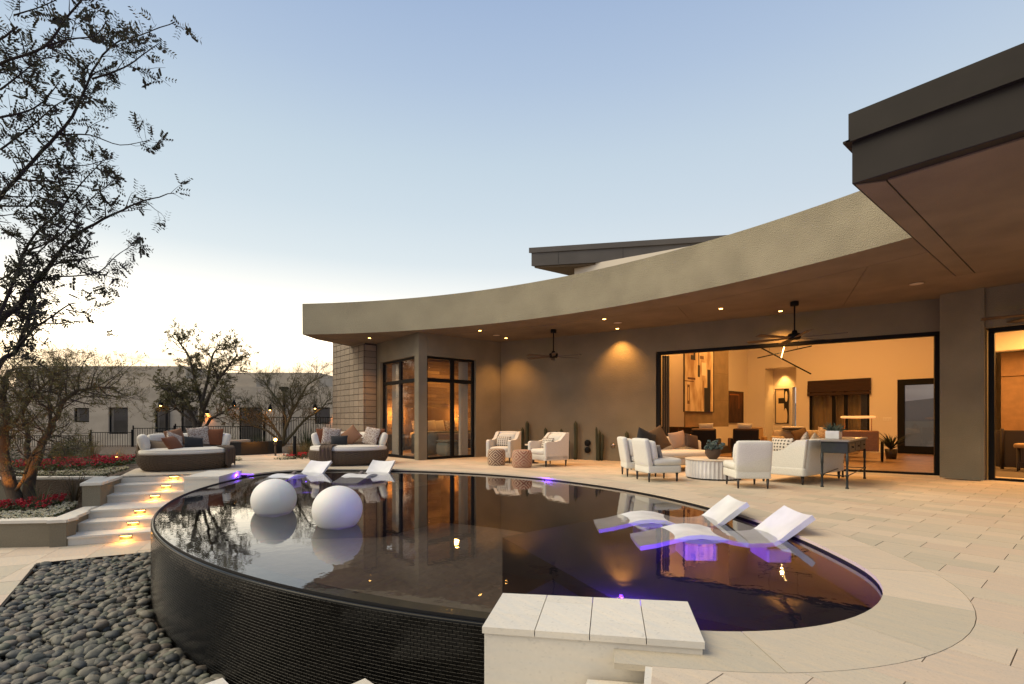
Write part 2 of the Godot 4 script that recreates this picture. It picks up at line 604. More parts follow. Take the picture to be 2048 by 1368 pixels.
func build_pool():
	pool = pool_outline()
	var n := pool.size()
	var shell := MB.new()
	for i in n:
		var p := pool[i]
		var q := pool[(i + 1) % n]
		var top := -0.03
		shell.quad(v3(q, top), v3(p, top), v3(p, -1.5), v3(q, -1.5))
	var floor_poly := Geometry2D.offset_polygon(pool, 0.02)[0]
	shell.prism(floor_poly, -1.55, -1.3)
	struct("pool_basin", shell, M.pool_dark)
	# shallow shelf under the loungers on the right, on the far left and behind the pier
	var shelf := MB.new()
	for cut in [[Vector2(-2.6, 6.0), Vector2(3, 6.0), Vector2(3, 9.9), Vector2(-0.2, 10.9), Vector2(-2.6, 10.2)], [Vector2(-12, 8), Vector2(-8.0, 7.5), Vector2(-7.4, 9.6), Vector2(-9.2, 12.4), Vector2(-12, 12)]]:
		for poly in Geometry2D.intersect_polygons(Geometry2D.offset_polygon(pool, -0.03)[0], PackedVector2Array(cut)):
			shelf.prism(poly, -1.29, -0.30)
	for poly in Geometry2D.intersect_polygons(Geometry2D.offset_polygon(pool, -0.03)[0], PackedVector2Array([Vector2(-1.3, 10.55), Vector2(-0.21, 10.92), Vector2(3.0, 9.92), Vector2(3.0, 13.0), Vector2(-0.6, 13.0)])):
		shelf.prism(poly, -1.29, -0.45)
	struct("pool_shelf", shelf, M.pool_dark)
	# narrow underwater ledge inside the spilling rim
	var ledge := MB.new()
	for i in n:
		var p := pool[i]
		var q := pool[(i + 1) % n]
		if not (spill(p) and spill(q)):
			continue
		var dp := (NEAR_C - p).normalized() * 0.42
		var dq := (NEAR_C - q).normalized() * 0.42
		var ip := (NEAR_C - p).normalized() * 0.012
		var iq := (NEAR_C - q).normalized() * 0.012
		ledge.quad(v3(p + dp, -0.16), v3(p + ip, -0.13), v3(q + iq, -0.13), v3(q + dq, -0.16))
		ledge.quad(v3(p + dp, -0.16), v3(q + dq, -0.16), v3(q + dq, -0.6), v3(p + dp, -0.6))
	struct("pool_ledge", ledge, M.tile_black)
	# water: one level sheet, held just inside the shell
	var wat := MB.new()
	var inner: PackedVector2Array = Geometry2D.offset_polygon(pool, -0.006)[0]
	var tr := Geometry2D.triangulate_polygon(inner)
	for i in range(0, tr.size(), 3):
		var a := inner[tr[i]]
		var b := inner[tr[i + 1]]
		var c := inner[tr[i + 2]]
		if (b - a).cross(c - a) < 0:
			wat.tri(v3(a, POOL_Y), v3(c, POOL_Y), v3(b, POOL_Y))
		else:
			wat.tri(v3(a, POOL_Y), v3(b, POOL_Y), v3(c, POOL_Y))
	struct("pool_water", wat, M.water)
	# outer spill wall: core, rounded wet lip, and thousands of small black mosaic tiles
	var wall := thing("spill_wall", "curved black mosaic tiled wall of the overflowing pool edge", "wall")
	var core := MB.new()
	var lip := MB.new(true)
	var path := []
	for i in n * 2:
		var p := pool[i % n]
		if spill(p):
			path.append(p)
		elif path.size() > 20:
			break
		else:
			path.clear()
	var rings := []
	for i in path.size():
		var p: Vector2 = path[i]
		var o := (p - NEAR_C).normalized()
		if i + 1 < path.size():
			var q: Vector2 = path[i + 1]
			var oq := (q - NEAR_C).normalized()
			var t := 0.030
			core.quad(v3(p + o * t, -0.062), v3(p + o * t, -1.0), v3(q + oq * t, -1.0), v3(q + oq * t, -0.062))
			core.quad(v3(q + oq * t, -0.062), v3(q, -0.062), v3(p, -0.062), v3(p + o * t, -0.062))
		var ring := []
		for k in 8:
			var a := PI * k / 7.0
			ring.append(v3(p + o * (0.016 - cos(a) * 0.019), -0.062 + sin(a) * 0.014))
		rings.append(ring)
	for i in rings.size() - 1:
		for k in 7:
			lip.quad(rings[i][k], rings[i][k + 1], rings[i + 1][k + 1], rings[i + 1][k])
	part("core", core, M.grout, wall)
	part("wet_lip", lip, M.tile_black, wall)
	var tile := MB.new()
	tile.box(Vector3.ZERO, Vector3(0.0475, 0.0215, 0.006), 0.0016)
	var mm := MultiMesh.new()
	mm.transform_format = MultiMesh.TRANSFORM_3D
	mm.use_colors = true
	mm.mesh = tile.mesh()
	var at := []
	var along := 0.0
	for i in path.size() - 1:
		var p: Vector2 = path[i]
		var q: Vector2 = path[i + 1]
		var l := p.distance_to(q)
		while along < l:
			at.append(p.lerp(q, along / l))
			along += 0.050
		along -= l
	var rows := 38
	mm.instance_count = at.size() * rows
	var id := 0
	for i in at.size():
		for r in rows:
			var p: Vector2 = at[i]
			var o := (p - NEAR_C).normalized()
			if r % 2:
				p += Vector2(-o.y, o.x) * 0.025
			var b := Basis.looking_at(-Vector3(o.x, 0, o.y), Vector3.UP)
			b = b * Basis.from_euler(Vector3(rng.randfn(0, 0.012), rng.randfn(0, 0.012), rng.randfn(0, 0.004)))
			mm.set_instance_transform(id, Transform3D(b, v3(p + o * 0.0335, -0.080 - r * 0.0238)))
			var g := rng.randf_range(0.55, 1.5)
			mm.set_instance_color(id, Color(g, g * 0.97, g * 0.93))
			id += 1
	var tm: StandardMaterial3D = M.tile_black.duplicate()
	tm.vertex_color_use_as_albedo = true
	var mi := MultiMeshInstance3D.new()
	mi.name = "mosaic_tiles"
	mi.multimesh = mm
	mi.material_override = tm
	mi.set_meta("kind", "stuff")
	wall.add_child(mi)

func rect_poly(x0: float, z0: float, x1: float, z1: float) -> PackedVector2Array:
	return PackedVector2Array([Vector2(x0, z0), Vector2(x1, z0), Vector2(x1, z1), Vector2(x0, z1)])

func lay(owner_name: String, region: PackedVector2Array, holes: Array, y: float, o: Vector2, ang: float, lx: float, lz: float, gapx: float, gapz: float, most: int, base_mat: Material, half := 0.5):
	# running-bond slabs clipped to a region; the nearest ones are parts, the rest one joined part
	var b := MB.new()
	var base_polys := [region]
	for hl in holes:
		var next := []
		for bp in base_polys:
			for c in Geometry2D.clip_polygons(bp, hl):
				if not Geometry2D.is_polygon_clockwise(c):
					next.append(c)
		base_polys = next
	for bp in base_polys:
		b.prism(bp, y - 0.12, y - 0.022, false)
	var root := struct(owner_name, b, base_mat)
	var inv := Transform2D(ang, o).affine_inverse()
	var lo := Vector2(1e9, 1e9)
	var hi := -lo
	for p in region:
		lo = lo.min(inv * p)
		hi = hi.max(inv * p)
	var pieces := []
	for r in range(floori(lo.y / lz) - 1, ceili(hi.y / lz) + 1):
		var sh := half * lx * (posmod(r, 2))
		for c in range(floori(lo.x / lx) - 2, ceili(hi.x / lx) + 1):
			var q := PackedVector2Array()
			for p in rect_poly(c * lx + sh + gapx, r * lz + gapz, (c + 1) * lx + sh - gapx, (r + 1) * lz - gapz):
				q.append(Transform2D(ang, o) * p)
			var got := []
			for g in Geometry2D.intersect_polygons(q, region):
				got.append(g)
			for hl in holes:
				var next := []
				for g in got:
					for k in Geometry2D.clip_polygons(g, hl):
						if not Geometry2D.is_polygon_clockwise(k):
							next.append(k)
				got = next
			for g in got:
				var ar := 0.0
				var ctr := Vector2.ZERO
				for i in g.size():
					ar += g[i].cross(g[(i + 1) % g.size()]) * 0.5
					ctr += g[i] / g.size()
				if absf(ar) > 0.0003:
					pieces.append([ctr, g])
	slabs(root, pieces, y, most)

func slabs(root: Node, pieces: Array, y: float, most: int, called := "paver"):
	var eye := Vector2(CAM.x, CAM.z)
	var ahead := Vector2(-0.769, -0.639)
	for p in pieces:
		var d: Vector2 = p[0] - eye
		var f := d.dot(ahead)
		var s := absf(d.dot(Vector2(0.639, -0.769)))
		p.append(d.length() + (60.0 if f < 0.6 or s > f * 1.12 + 0.4 else 0.0))
	pieces.sort_custom(func(a, b): return a[2] < b[2])
	var rest := []
	for i in 5:
		rest.append(MB.new())
	var lots := pieces.size() > most
	for i in pieces.size():
		var tone := rng.randi() % 5
		var up := rng.randf_range(-0.0012, 0.0012)
		if i < most or not lots:
			var mb := MB.new()
			mb.prism(pieces[i][1], y - 0.03, y + up, false)
			part(called, mb, M["stone%d" % tone], root)
		else:
			rest[tone].prism(pieces[i][1], y - 0.03, y + up, false)
	if lots:
		var am := ArrayMesh.new()
		for i in 5:
			var m: ArrayMesh = rest[i].mesh()
			if m.get_surface_count():
				am.add_surface_from_arrays(Mesh.PRIMITIVE_TRIANGLES, m.surface_get_arrays(0))
				am.surface_set_material(am.get_surface_count() - 1, M["stone%d" % i])
		var o := MeshInstance3D.new()
		o.name = "far_pavers"
		o.mesh = am
		o.set_meta("kind", "stuff")
		root.add_child(o)

func build_patio():
	var band: PackedVector2Array = Geometry2D.offset_polygon(pool, 0.46, Geometry2D.JOIN_ROUND)[0]
	var patio := PackedVector2Array([Vector2(7, -0.6), Vector2(7, 15.5), Vector2(3.15, 15.5), Vector2(0.93, 12.03), Vector2(0.3, 11.2), Vector2(-9.0, 11.2), Vector2(-10.35, 12.25), Vector2(-10.92, 12.62), Vector2(-11.32, 13.82),
		Vector2(-13.2, 13.45), Vector2(-14.25, 12.4), Vector2(-14.4, 9.0), Vector2(-14.2, 6.9), Vector2(-11.2, 6.6), Vector2(-11.1, 3.5), Vector2(-5.9, 1.75), Vector2(-0.1, -0.2), Vector2(0.1, -0.6)])
	lay("patio", patio, [band, rect_poly(1.25, 15.4, 2.0, 15.45)], 0.0, Vector2(1.826, 10.784), 0.0, 0.573, 0.2875, 0.0026, 0.0009, 290, M.mortar)
	# coping band round the pool on the deck side
	var root := struct("pool_coping", MB_ring(pool, band, -0.12, -0.022), M.mortar)
	var pieces := []
	var n := pool.size()
	var i := 0
	while i < n:
		var j := i
		var inner := PackedVector2Array()
		var outer := PackedVector2Array()
		while j <= i + 6:
			var p := pool[j % n]
			var t := (pool[(j + 1) % n] - pool[(j - 1 + n) % n]).normalized()
			var o := Vector2(t.y, -t.x)
			inner.append(p - o * 0.012 + t * (0.0025 if j == i else -0.0025 if j == i + 6 else 0.0))
			outer.append(p + o * 0.456 + t * (0.0025 if j == i else -0.0025 if j == i + 6 else 0.0))
			j += 1
		outer.reverse()
		inner.append_array(outer)
		var mid := pool[(i + 3) % n]
		if not spill(mid) and (mid.y < 11.25 or mid.x > 0.75):
			pieces.append([mid, inner])
		i += 6
	slabs(root, pieces, 0.0, 300, "coping_stone")

func MB_ring(inner: PackedVector2Array, outer: PackedVector2Array, y0: float, y1: float) -> MB:
	var mb := MB.new()
	var n := inner.size()
	for i in n:
		var p := inner[i]
		var q := inner[(i + 1) % n]
		if spill(p) or (p.y > 11.25 and p.x < 0.75):
			continue
		var op := (inner[(i + 1) % n] - inner[(i - 1 + n) % n]).normalized()
		op = Vector2(op.y, -op.x)
		var oq := (inner[(i + 2) % n] - inner[i]).normalized()
		oq = Vector2(oq.y, -oq.x)
		mb.quad(v3(p, y1), v3(p + op * 0.44, y1), v3(q + oq * 0.44, y1), v3(q, y1))
		mb.quad(v3(q, y0), v3(p, y0), v3(p, y1), v3(q, y1))
	return mb

func stone_block(called: String, label: String, poly: PackedVector2Array, y0: float, y1: float, cap: float, cuts: int, cat := "stone block", long_axis := 0):
	# a pier or bench of limestone: body plus cap slabs butted side by side
	var c := Vector2.ZERO
	for p in poly:
		c += p / poly.size()
	var loc := PackedVector2Array()
	for p in poly:
		loc.append(p - c)
	var o := thing(called, label, cat, v3(c, y0))
	var body := MB.new()
	var inset: PackedVector2Array = Geometry2D.offset_polygon(loc, -0.012, Geometry2D.JOIN_MITER)[0]
	body.prism(inset, 0.0, y1 - y0 - cap)
	part("body", body, M.pale1, o)
	# cap slabs cut between edge 0-1 and edge 3-2
	for k in cuts:
		var a := loc[0].lerp(loc[1], float(k) / cuts)
		var b := loc[0].lerp(loc[1], float(k + 1) / cuts)
		var d := loc[3].lerp(loc[2], float(k) / cuts)
		var e := loc[3].lerp(loc[2], float(k + 1) / cuts)
		var g := 0.0025
		var u := (b - a).normalized() * g
		var split: float = [0.62, 0.22, 0.70, 0.30][k % 4]
		for h in 2:
			var s0 := 0.0 if h == 0 else split
			var s1 := split if h == 0 else 1.0
			var mb := MB.new()
			var w0 := (d - a).normalized() * (0.0 if h == 0 else 0.0012)
			mb.prism(PackedVector2Array([a.lerp(d, s0) + u + w0, b.lerp(e, s0) - u + w0, b.lerp(e, s1) - u, a.lerp(d, s1) + u]), y1 - y0 - cap, y1 - y0)
			part("cap_slab", mb, M["pale%d" % ((k + h) % 3)], o)
	return o

func build_steps():
	var e := Vector2(0.32, -0.95).normalized()
	var L := [Vector2(-11.3, 13.80), Vector2(-10.9, 13.93), Vector2(-10.5, 14.06), Vector2(-9.62, 14.36), Vector2(-9.22, 14.49), Vector2(-8.80, 14.61)]
	var outer: PackedVector2Array = Geometry2D.offset_polygon(pool, 0.055, Geometry2D.JOIN_ROUND)[0]
	var st := thing("stone_steps", "pale stone garden steps with warm riser lights beside the black pool wall", "steps", v3(L[5], -0.9))
	var off := v3(L[5], -0.9)
	for k in range(0, 6):
		var y := -0.15 * k
		var l0: Vector2 = L[k - 1] if k > 0 else L[0] - Vector2(0.5, 0.16)
		var l1: Vector2 = L[k]
		var n := 4
		for j in n:
			var s0 := 2.6 * j / n + (0.2 if k % 2 and j > 0 else 0.0)
			var s1 := 2.6 * (j + 1) / n + (0.2 if k % 2 and j < n - 1 else 0.0)
			var nose := Vector2(0.95, 0.32) * 0.02
			var quad_ := PackedVector2Array([l0 + e * (s0 + 0.002), l0 + e * (s1 - 0.002), l1 + e * (s1 - 0.002) + nose, l1 + e * (s0 + 0.002) + nose])
			if k > 0:
				for g in Geometry2D.clip_polygons(quad_, outer):
					var mb := MB.new()
					var h := PackedVector2Array()
					for p in g:
						h.append(p - L[5])
					mb.prism(h, y + 0.9 - 0.035, y + 0.9)
					part("tread", mb, M["pale%d" % ((k + j) % 3)], st)
			var face := PackedVector2Array([l1 + e * (s0 + 0.0015) - nose * 6.0, l1 + e * (s1 - 0.0015) - nose * 6.0, l1 + e * (s1 - 0.0015), l1 + e * (s0 + 0.0015)])
			for g in Geometry2D.clip_polygons(face, outer):
				var mb := MB.new()
				var h := PackedVector2Array()
				for p in g:
					h.append(p - L[5])
				mb.prism(h, 0.0 if k == 5 else maxf(0.0, y + 0.9 - 0.30), y + 0.9 - 0.036)
				part("riser", mb, M["pale%d" % ((k + j + 1) % 3)], st)
	# riser lamps
	var names := ["first", "second", "third", "fourth", "fifth", "lowest"]
	var along := [0.98, 0.93, 0.83, 0.83, 0.84, 0.84]
	for k in 6:
		var p: Vector2 = L[k] + e * along[k]
		var at := v3(p, -0.15 * k - 0.075)
		var out := Vector3(0.948, 0, 0.316)
		var lamp := thing("step_light", "%s glowing step light counted from the top of the stone steps" % names[k], "step light", at, atan2(out.x, out.z), "riser lights of the stone steps")
		var hood := MB.new()
		hood.box(Vector3(0, 0.035, 0.016), Vector3(0.20, 0.012, 0.032), 0.003)
		hood.box(Vector3(0, 0.0, 0.003), Vector3(0.18, 0.06, 0.006))
		part("hood", hood, M.bronze_metal, lamp)
		var led := MB.new()
		led.box(Vector3(0, 0.025, 0.016), Vector3(0.16, 0.006, 0.018))
		part("lens", led, M.warm_lamp, lamp)
		var al := area("step_lamp", Vector3(0, 0.020, 0.017), Vector3(0, -1, 0.22), Color(1.0, 0.66, 0.26), 0.55, Vector2(0.15, 0.018), lamp)
		al.area_range = 4.0
	# low bench of stone between the steps and the water
	stone_block("stone_bench", "low pale stone block jutting into the pool beside the steps", PackedVector2Array([Vector2(-10.66, 12.25), Vector2(-10.24, 11.66), Vector2(-9.14, 12.30), Vector2(-9.52, 12.87)]), -0.6, 0.07, 0.05, 1, "stone block")
	# big pier at the near rim
	stone_block("stone_pier", "broad pale stone pier with eight cap slabs at the near pool rim", PackedVector2Array([Vector2(-0.125, 12.176), Vector2(0.736, 11.382), Vector2(1.108, 11.839), Vector2(0.223, 12.60)]), -0.95, 0.07, 0.035, 4, "stone pier")
	# entry steps below the pier
	var es := thing("entry_steps", "pale stone treads going down beside the near stone pier", "steps", Vector3(1.0, -0.9, 12.3))
	var o := Vector2(1.0, 12.3)
	var dir := Vector2(0.55, 0.835)
	var lft := Vector2(-0.74, 0.67)
	for k in 4:
		var a := Vector2(1.12, 11.845) + lft * (0.30 * k + (0.0 if k == 0 else 0.0))
		var mb := MB.new()
		var q := PackedVector2Array()
		for p in [a, a + lft * 0.30, a + lft * 0.30 + dir * 2.4, a + dir * 2.4]:
			q.append(p - o)
		mb.prism(q, 0.0, 0.9 - 0.15 * k - 0.004)
		part("tread", mb, M["pale%d" % (k % 3)], es)
	for sl in [["first", Vector2(-0.27, 13.16)], ["second", Vector2(-0.86, 13.86)]]:
		var mb := MB.new()
		mb.prism(PackedVector2Array([Vector2(-0.36, -0.26), Vector2(0.26, -0.34), Vector2(0.36, 0.26), Vector2(-0.26, 0.34)]), 0.0, 0.42)
		var s := part("stepping_stone", mb, M.pale0, self)
		s.position = v3(sl[1], -0.87)
		tag(s, "%s square stone stepping slab beside the black wall foot, seen from the pier" % sl[0], "stepping stone", "stepping slabs among the pebbles")

func planter_wall(called: String, label: String, pts: Array, y0: float, y1: float, th: float):
	var o := thing(called, label, "planter wall", v3(pts[0], y0))
	var body := MB.new()
	var capi := []
	for i in pts.size() - 1:
		var a: Vector2 = pts[i] - pts[0]
		var b: Vector2 = pts[i + 1] - pts[0]
		var d := (b - a).normalized()
		var nrm := Vector2(-d.y, d.x)
		body.prism(PackedVector2Array([a, b, b + nrm * th, a + nrm * th]), 0, y1 - y0 - 0.05 - 0.002 * i)
		var l := a.distance_to(b)
		var cnt := maxi(1, roundi(l / 0.75))
		for k in cnt:
			var p := a.lerp(b, float(k) / cnt) + d * (0.002 if k else -0.02)
			var q := a.lerp(b, float(k + 1) / cnt) - d * (0.002 if k < cnt - 1 else -0.02)
			var mb := MB.new()
			mb.prism(PackedVector2Array([p - nrm * 0.03, q - nrm * 0.03, q + nrm * (th + 0.03), p + nrm * (th + 0.03)]), y1 - y0 - 0.05, y1 - y0 - 0.0015 * i)
			capi.append(mb)
	part("wall", body, M.stucco, o)
	for mb in capi:
		part("cap_stone", mb, M["pale%d" % (rng.randi() % 3)], o)

func build_terraces():
	# lower terrace paving and pebble bed
	var low := PackedVector2Array([Vector2(-8.95, 14.62), Vector2(-8.1, 12.2), Vector2(-7.2, 12.9), Vector2(-7.36, 13.5), Vector2(-7.66, 14.90), Vector2(-5.5, 15.07), Vector2(-3.0, 15.25), Vector2(-3.0, 18.5), Vector2(-11, 18.5), Vector2(-9.4, 15.45)])
	lay("lower_terrace", low, [Geometry2D.offset_polygon(pool, 0.05)[0]], -0.9, Vector2(-8.9, 14.6), deg_to_rad(17), 0.62, 0.62, 0.004, 0.003, 200, M.mortar)
	var bed := PackedVector2Array([Vector2(-7.64, 14.88), Vector2(-7.34, 13.5), Vector2(-7.1, 12.4), Vector2(-4.4, 12.9), Vector2(0.2, 12.1), Vector2(0.9, 13.2), Vector2(-0.2, 15.2), Vector2(-3.0, 15.22), Vector2(-5.5, 15.04)])
	var bm := MB.new()
	bm.prism(bed, -1.2, -0.99, false)
	var root := struct("pebble_bed", bm, M.soil)
	var edge := MB.new()
	for i in [0, 7, 8]:
		var a := bed[i]
		var b := bed[(i + 1) % bed.size()]
		var d := (b - a).normalized()
		var nn := Vector2(-d.y, d.x) * 0.012
		edge.prism(PackedVector2Array([a - nn, b - nn, b + nn, a + nn]), -1.0, -0.885)
	part("steel_edging", edge, M.dark_metal, root)
	var kinds := []
	for k in 4:
		var mb := MB.new(true)
		var nz := FastNoiseLite.new()
		nz.seed = 70 + k
		nz.frequency = 0.8
		var rings := 8
		var seg := 12
		var pt := func(i: int, j: int) -> Vector3:
			var th := -PI / 2 + PI * i / rings
			var ph := TAU * (j % seg) / seg
			var u := Vector3(cos(th) * cos(ph), sin(th), cos(th) * sin(ph))
			var r := 1.0 + 0.22 * nz.get_noise_3dv(u * 1.3)
			return Vector3(u.x * 0.5 * r, u.y * 0.24 * r, u.z * 0.37 * r)
		for i in rings:
			for j in seg:
				mb.quad(pt.call(i, j), pt.call(i, j + 1), pt.call(i + 1, j + 1), pt.call(i + 1, j)) if false else mb.quad(pt.call(i, j), pt.call(i + 1, j), pt.call(i + 1, j + 1), pt.call(i, j + 1))
		kinds.append(mb.mesh())
	var wall_out: PackedVector2Array = Geometry2D.offset_polygon(pool, 0.07)[0]
	var eye := Vector2(CAM.x, CAM.z)
	var stones := []
	for layer in 3:
		var step := 0.088
		var z := 12.0
		while z < 15.3:
			var x := -7.9
			while x < 1.0:
				var p := Vector2(x + rng.randf_range(-0.03, 0.03) + layer * 0.043, z + rng.randf_range(-0.03, 0.03) + layer * 0.03)
				x += step
				if layer == 2 and rng.randf() < 0.45:
					continue
				if not Geometry2D.is_point_in_polygon(p, bed) or Geometry2D.is_point_in_polygon(p, wall_out):
					continue
				var d := p - eye
				var fwd := d.dot(Vector2(-0.769, -0.639))
				if fwd < 1.2 or absf(d.dot(Vector2(0.639, -0.769))) > fwd * 1.15 + 0.5:
					continue
				stones.append([p, layer, d.length()])
			z += step
	stones.sort_custom(func(a, b): return a[2] - (0.6 if a[1] > 0 else 0.0) < b[2] - (0.6 if b[1] > 0 else 0.0))
	var tones := [Vector3(.165, .158, .122), Vector3(.110, .112, .092), Vector3(.235, .210, .155), Vector3(.145, .148, .105), Vector3(.245, .212, .165), Vector3(.078, .082, .075), Vector3(.180, .148, .110)]
	var mats := []
	for t in tones.size():
		mats.append(mat("pebble%d" % t, lin(tones[t].x, tones[t].y, tones[t].z), 0.62, 0, T.speck, 5.0, T.fine, 0.1, false))
	var mms := []
	var lists := []
	for k in 4:
		lists.append([])
	for i in stones.size():
		var s: Array = stones[i]
		var sz := rng.randf_range(0.07, 0.15) * (1.12 if s[1] == 2 else 1.0)
		var b := Basis.from_euler(Vector3(rng.randfn(0, 0.22), rng.randf() * TAU, rng.randfn(0, 0.22))).scaled(Vector3.ONE)
		b = b * Basis.from_scale(Vector3(sz, sz * rng.randf_range(0.9, 1.25), sz * rng.randf_range(0.85, 1.15)))
		var tf := Transform3D(b, v3(s[0], -0.975 + s[1] * 0.030 + rng.randf_range(-0.006, 0.008)))
		if i < 300:
			var o := MeshInstance3D.new()
			o.name = "pebble"
			o.mesh = kinds[i % 4]
			o.material_override = mats[rng.randi() % mats.size()]
			o.transform = tf
			root.add_child(o, true)
		else:
			lists[i % 4].append([tf, tones[rng.randi() % tones.size()]])
	# the rest, joined
	var st := SurfaceTool.new()
	st.begin(Mesh.PRIMITIVE_TRIANGLES)
	var vm := mat("pebble_rest", Color.WHITE, 0.62, 0, T.speck, 5.0, T.fine, 0.1)
	vm.vertex_color_use_as_albedo = true
	var arr_v := PackedVector3Array()
	var arr_n := PackedVector3Array()
	var arr_c := PackedColorArray()
	var arr_i := PackedInt32Array()
	for k in 4:
		var src: Array = kinds[k].surface_get_arrays(0)
		var sv: PackedVector3Array = src[Mesh.ARRAY_VERTEX]
		var sn: PackedVector3Array = src[Mesh.ARRAY_NORMAL]
		var si: PackedInt32Array = src[Mesh.ARRAY_INDEX]
		for it in lists[k]:
			var tf: Transform3D = it[0]
			var nb := tf.basis.inverse().transposed()
			var base := arr_v.size()
			var c := Color(it[1].x, it[1].y, it[1].z)
			for q in sv.size():
				arr_v.append(tf * sv[q])
				arr_n.append((nb * sn[q]).normalized())
				arr_c.append(c)
			for q in si:
				arr_i.append(base + q)
	var arrays := []
	arrays.resize(Mesh.ARRAY_MAX)
	arrays[Mesh.ARRAY_VERTEX] = arr_v
	arrays[Mesh.ARRAY_NORMAL] = arr_n
	arrays[Mesh.ARRAY_COLOR] = arr_c
	arrays[Mesh.ARRAY_INDEX] = arr_i
	var am := ArrayMesh.new()
	am.add_surface_from_arrays(Mesh.PRIMITIVE_TRIANGLES, arrays)
	var o := part("pebble_mass", am, vm, root)
	o.set_meta("kind", "stuff")
	# planters
	planter_wall("lower_planter_wall", "taupe stucco planter wall with pale stone cap at the foot of the steps", [Vector2(-10.2, 14.13), Vector2(-8.76, 14.60), Vector2(-9.36, 15.50), Vector2(-10.6, 17.5)], -0.92, -0.45, 0.22)
	planter_wall("upper_planter_wall", "taupe stucco wall with pale stone cap holding the upper flower bed", [Vector2(-11.34, 13.79), Vector2(-10.12, 14.15), Vector2(-10.20, 14.42), Vector2(-11.50, 14.22), Vector2(-12.62, 15.74), Vector2(-13.9, 17.5)], -0.92, 0.0, 0.16)
	var soil := MB.new()
	soil.prism(PackedVector2Array([Vector2(-10.3, 14.3), Vector2(-8.9, 14.66), Vector2(-9.5, 15.5), Vector2(-10.7, 17.4), Vector2(-13.8, 17.4), Vector2(-12.5, 15.6), Vector2(-11.4, 14.1)]), -0.9, -0.52, false)
	struct("planter_soil", soil, M.soil)
	var up := MB.new()
	up.prism(PackedVector2Array([Vector2(-11.2, 14.2), Vector2(-12.7, 15.7), Vector2(-14, 17.6), Vector2(-20, 24), Vector2(-34, 22), Vector2(-30, 13), Vector2(-24, 7), Vector2(-19, 1), Vector2(-14.2, 6.9), Vector2(-14.3, 12.4), Vector2(-13.2, 13.5)]), -0.9, -0.06, false)
	struct("garden_ground", up, M.soil)
	var lawn := MB.new()
	lawn.prism(PackedVector2Array([Vector2(-15.4, 14.4), Vector2(-15.6, 17.0), Vector2(-20, 19), Vector2(-21.5, 14), Vector2(-17.8, 12.8), Vector2(-15.9, 13.2)]), -0.1, -0.045, false)
	struct("lawn", lawn, M.lawn)
	var g := MB.new()
	g.quad(Vector3(-4000, -1.25, -4000), Vector3(4000, -1.25, -4000), Vector3(4000, -1.25, 4000), Vector3(-4000, -1.25, 4000))
	struct("ground", g, M.ground)
	# garden path of long slabs towards the black basin
	var pth := thing("garden_path", "short path of long pale slabs leading to the black water basin", "path", Vector3(-15.6, -0.06, 10.0))
	for k in 6:
		var mb := MB.new()
		var d := Vector2(-0.5 + k * -0.0, 0)
		mb.box(Vector3(1.15 - k * 0.46, 0.04, 0.5 - k * 0.16), Vector3(0.42, 0.06, 1.7), 0.006)
		part("slab", mb, M["stone%d" % (k % 4)], pth)

# ---------------------------------------------------------------- the house
func wall_at(t: float, out := 0.0) -> Vector2:
	# point on the main patio wall, t metres from the right jamb, out metres in front of the door line
	var d := (WALL_B - WALL_A).normalized()
	return WALL_A + d * t + Vector2(-d.y, d.x) * -out if d.x > 0 else WALL_A + d * t + Vector2(d.y, -d.x) * out

func bar(mb: MB, a: Vector3, b: Vector3, w: float, h: float):
	# straight bar of w (across, level) by h (up) between two points
	var d := (b - a).normalized()
	var side := d.cross(Vector3.UP if absf(d.y) < 0.9 else Vector3(0.3, 0, 1)).normalized()
	var keep := mb.x
	mb.x = mb.x * Transform3D(Basis(side, d.cross(side).normalized() * -1.0, d).orthonormalized(), (a + b) * 0.5)
	mb.box(Vector3.ZERO, Vector3(w, h, a.distance_to(b)), minf(w, h) * 0.12)
	mb.x = keep

func wall_piece(t0: float, t1: float, y0: float, y1: float, o0: float, o1: float) -> MB:
	var mb := MB.new()
	mb.prism(PackedVector2Array([wall_at(t0, o0), wall_at(t1, o0), wall_at(t1, o1), wall_at(t0, o1)]), y0, y1)
	return mb

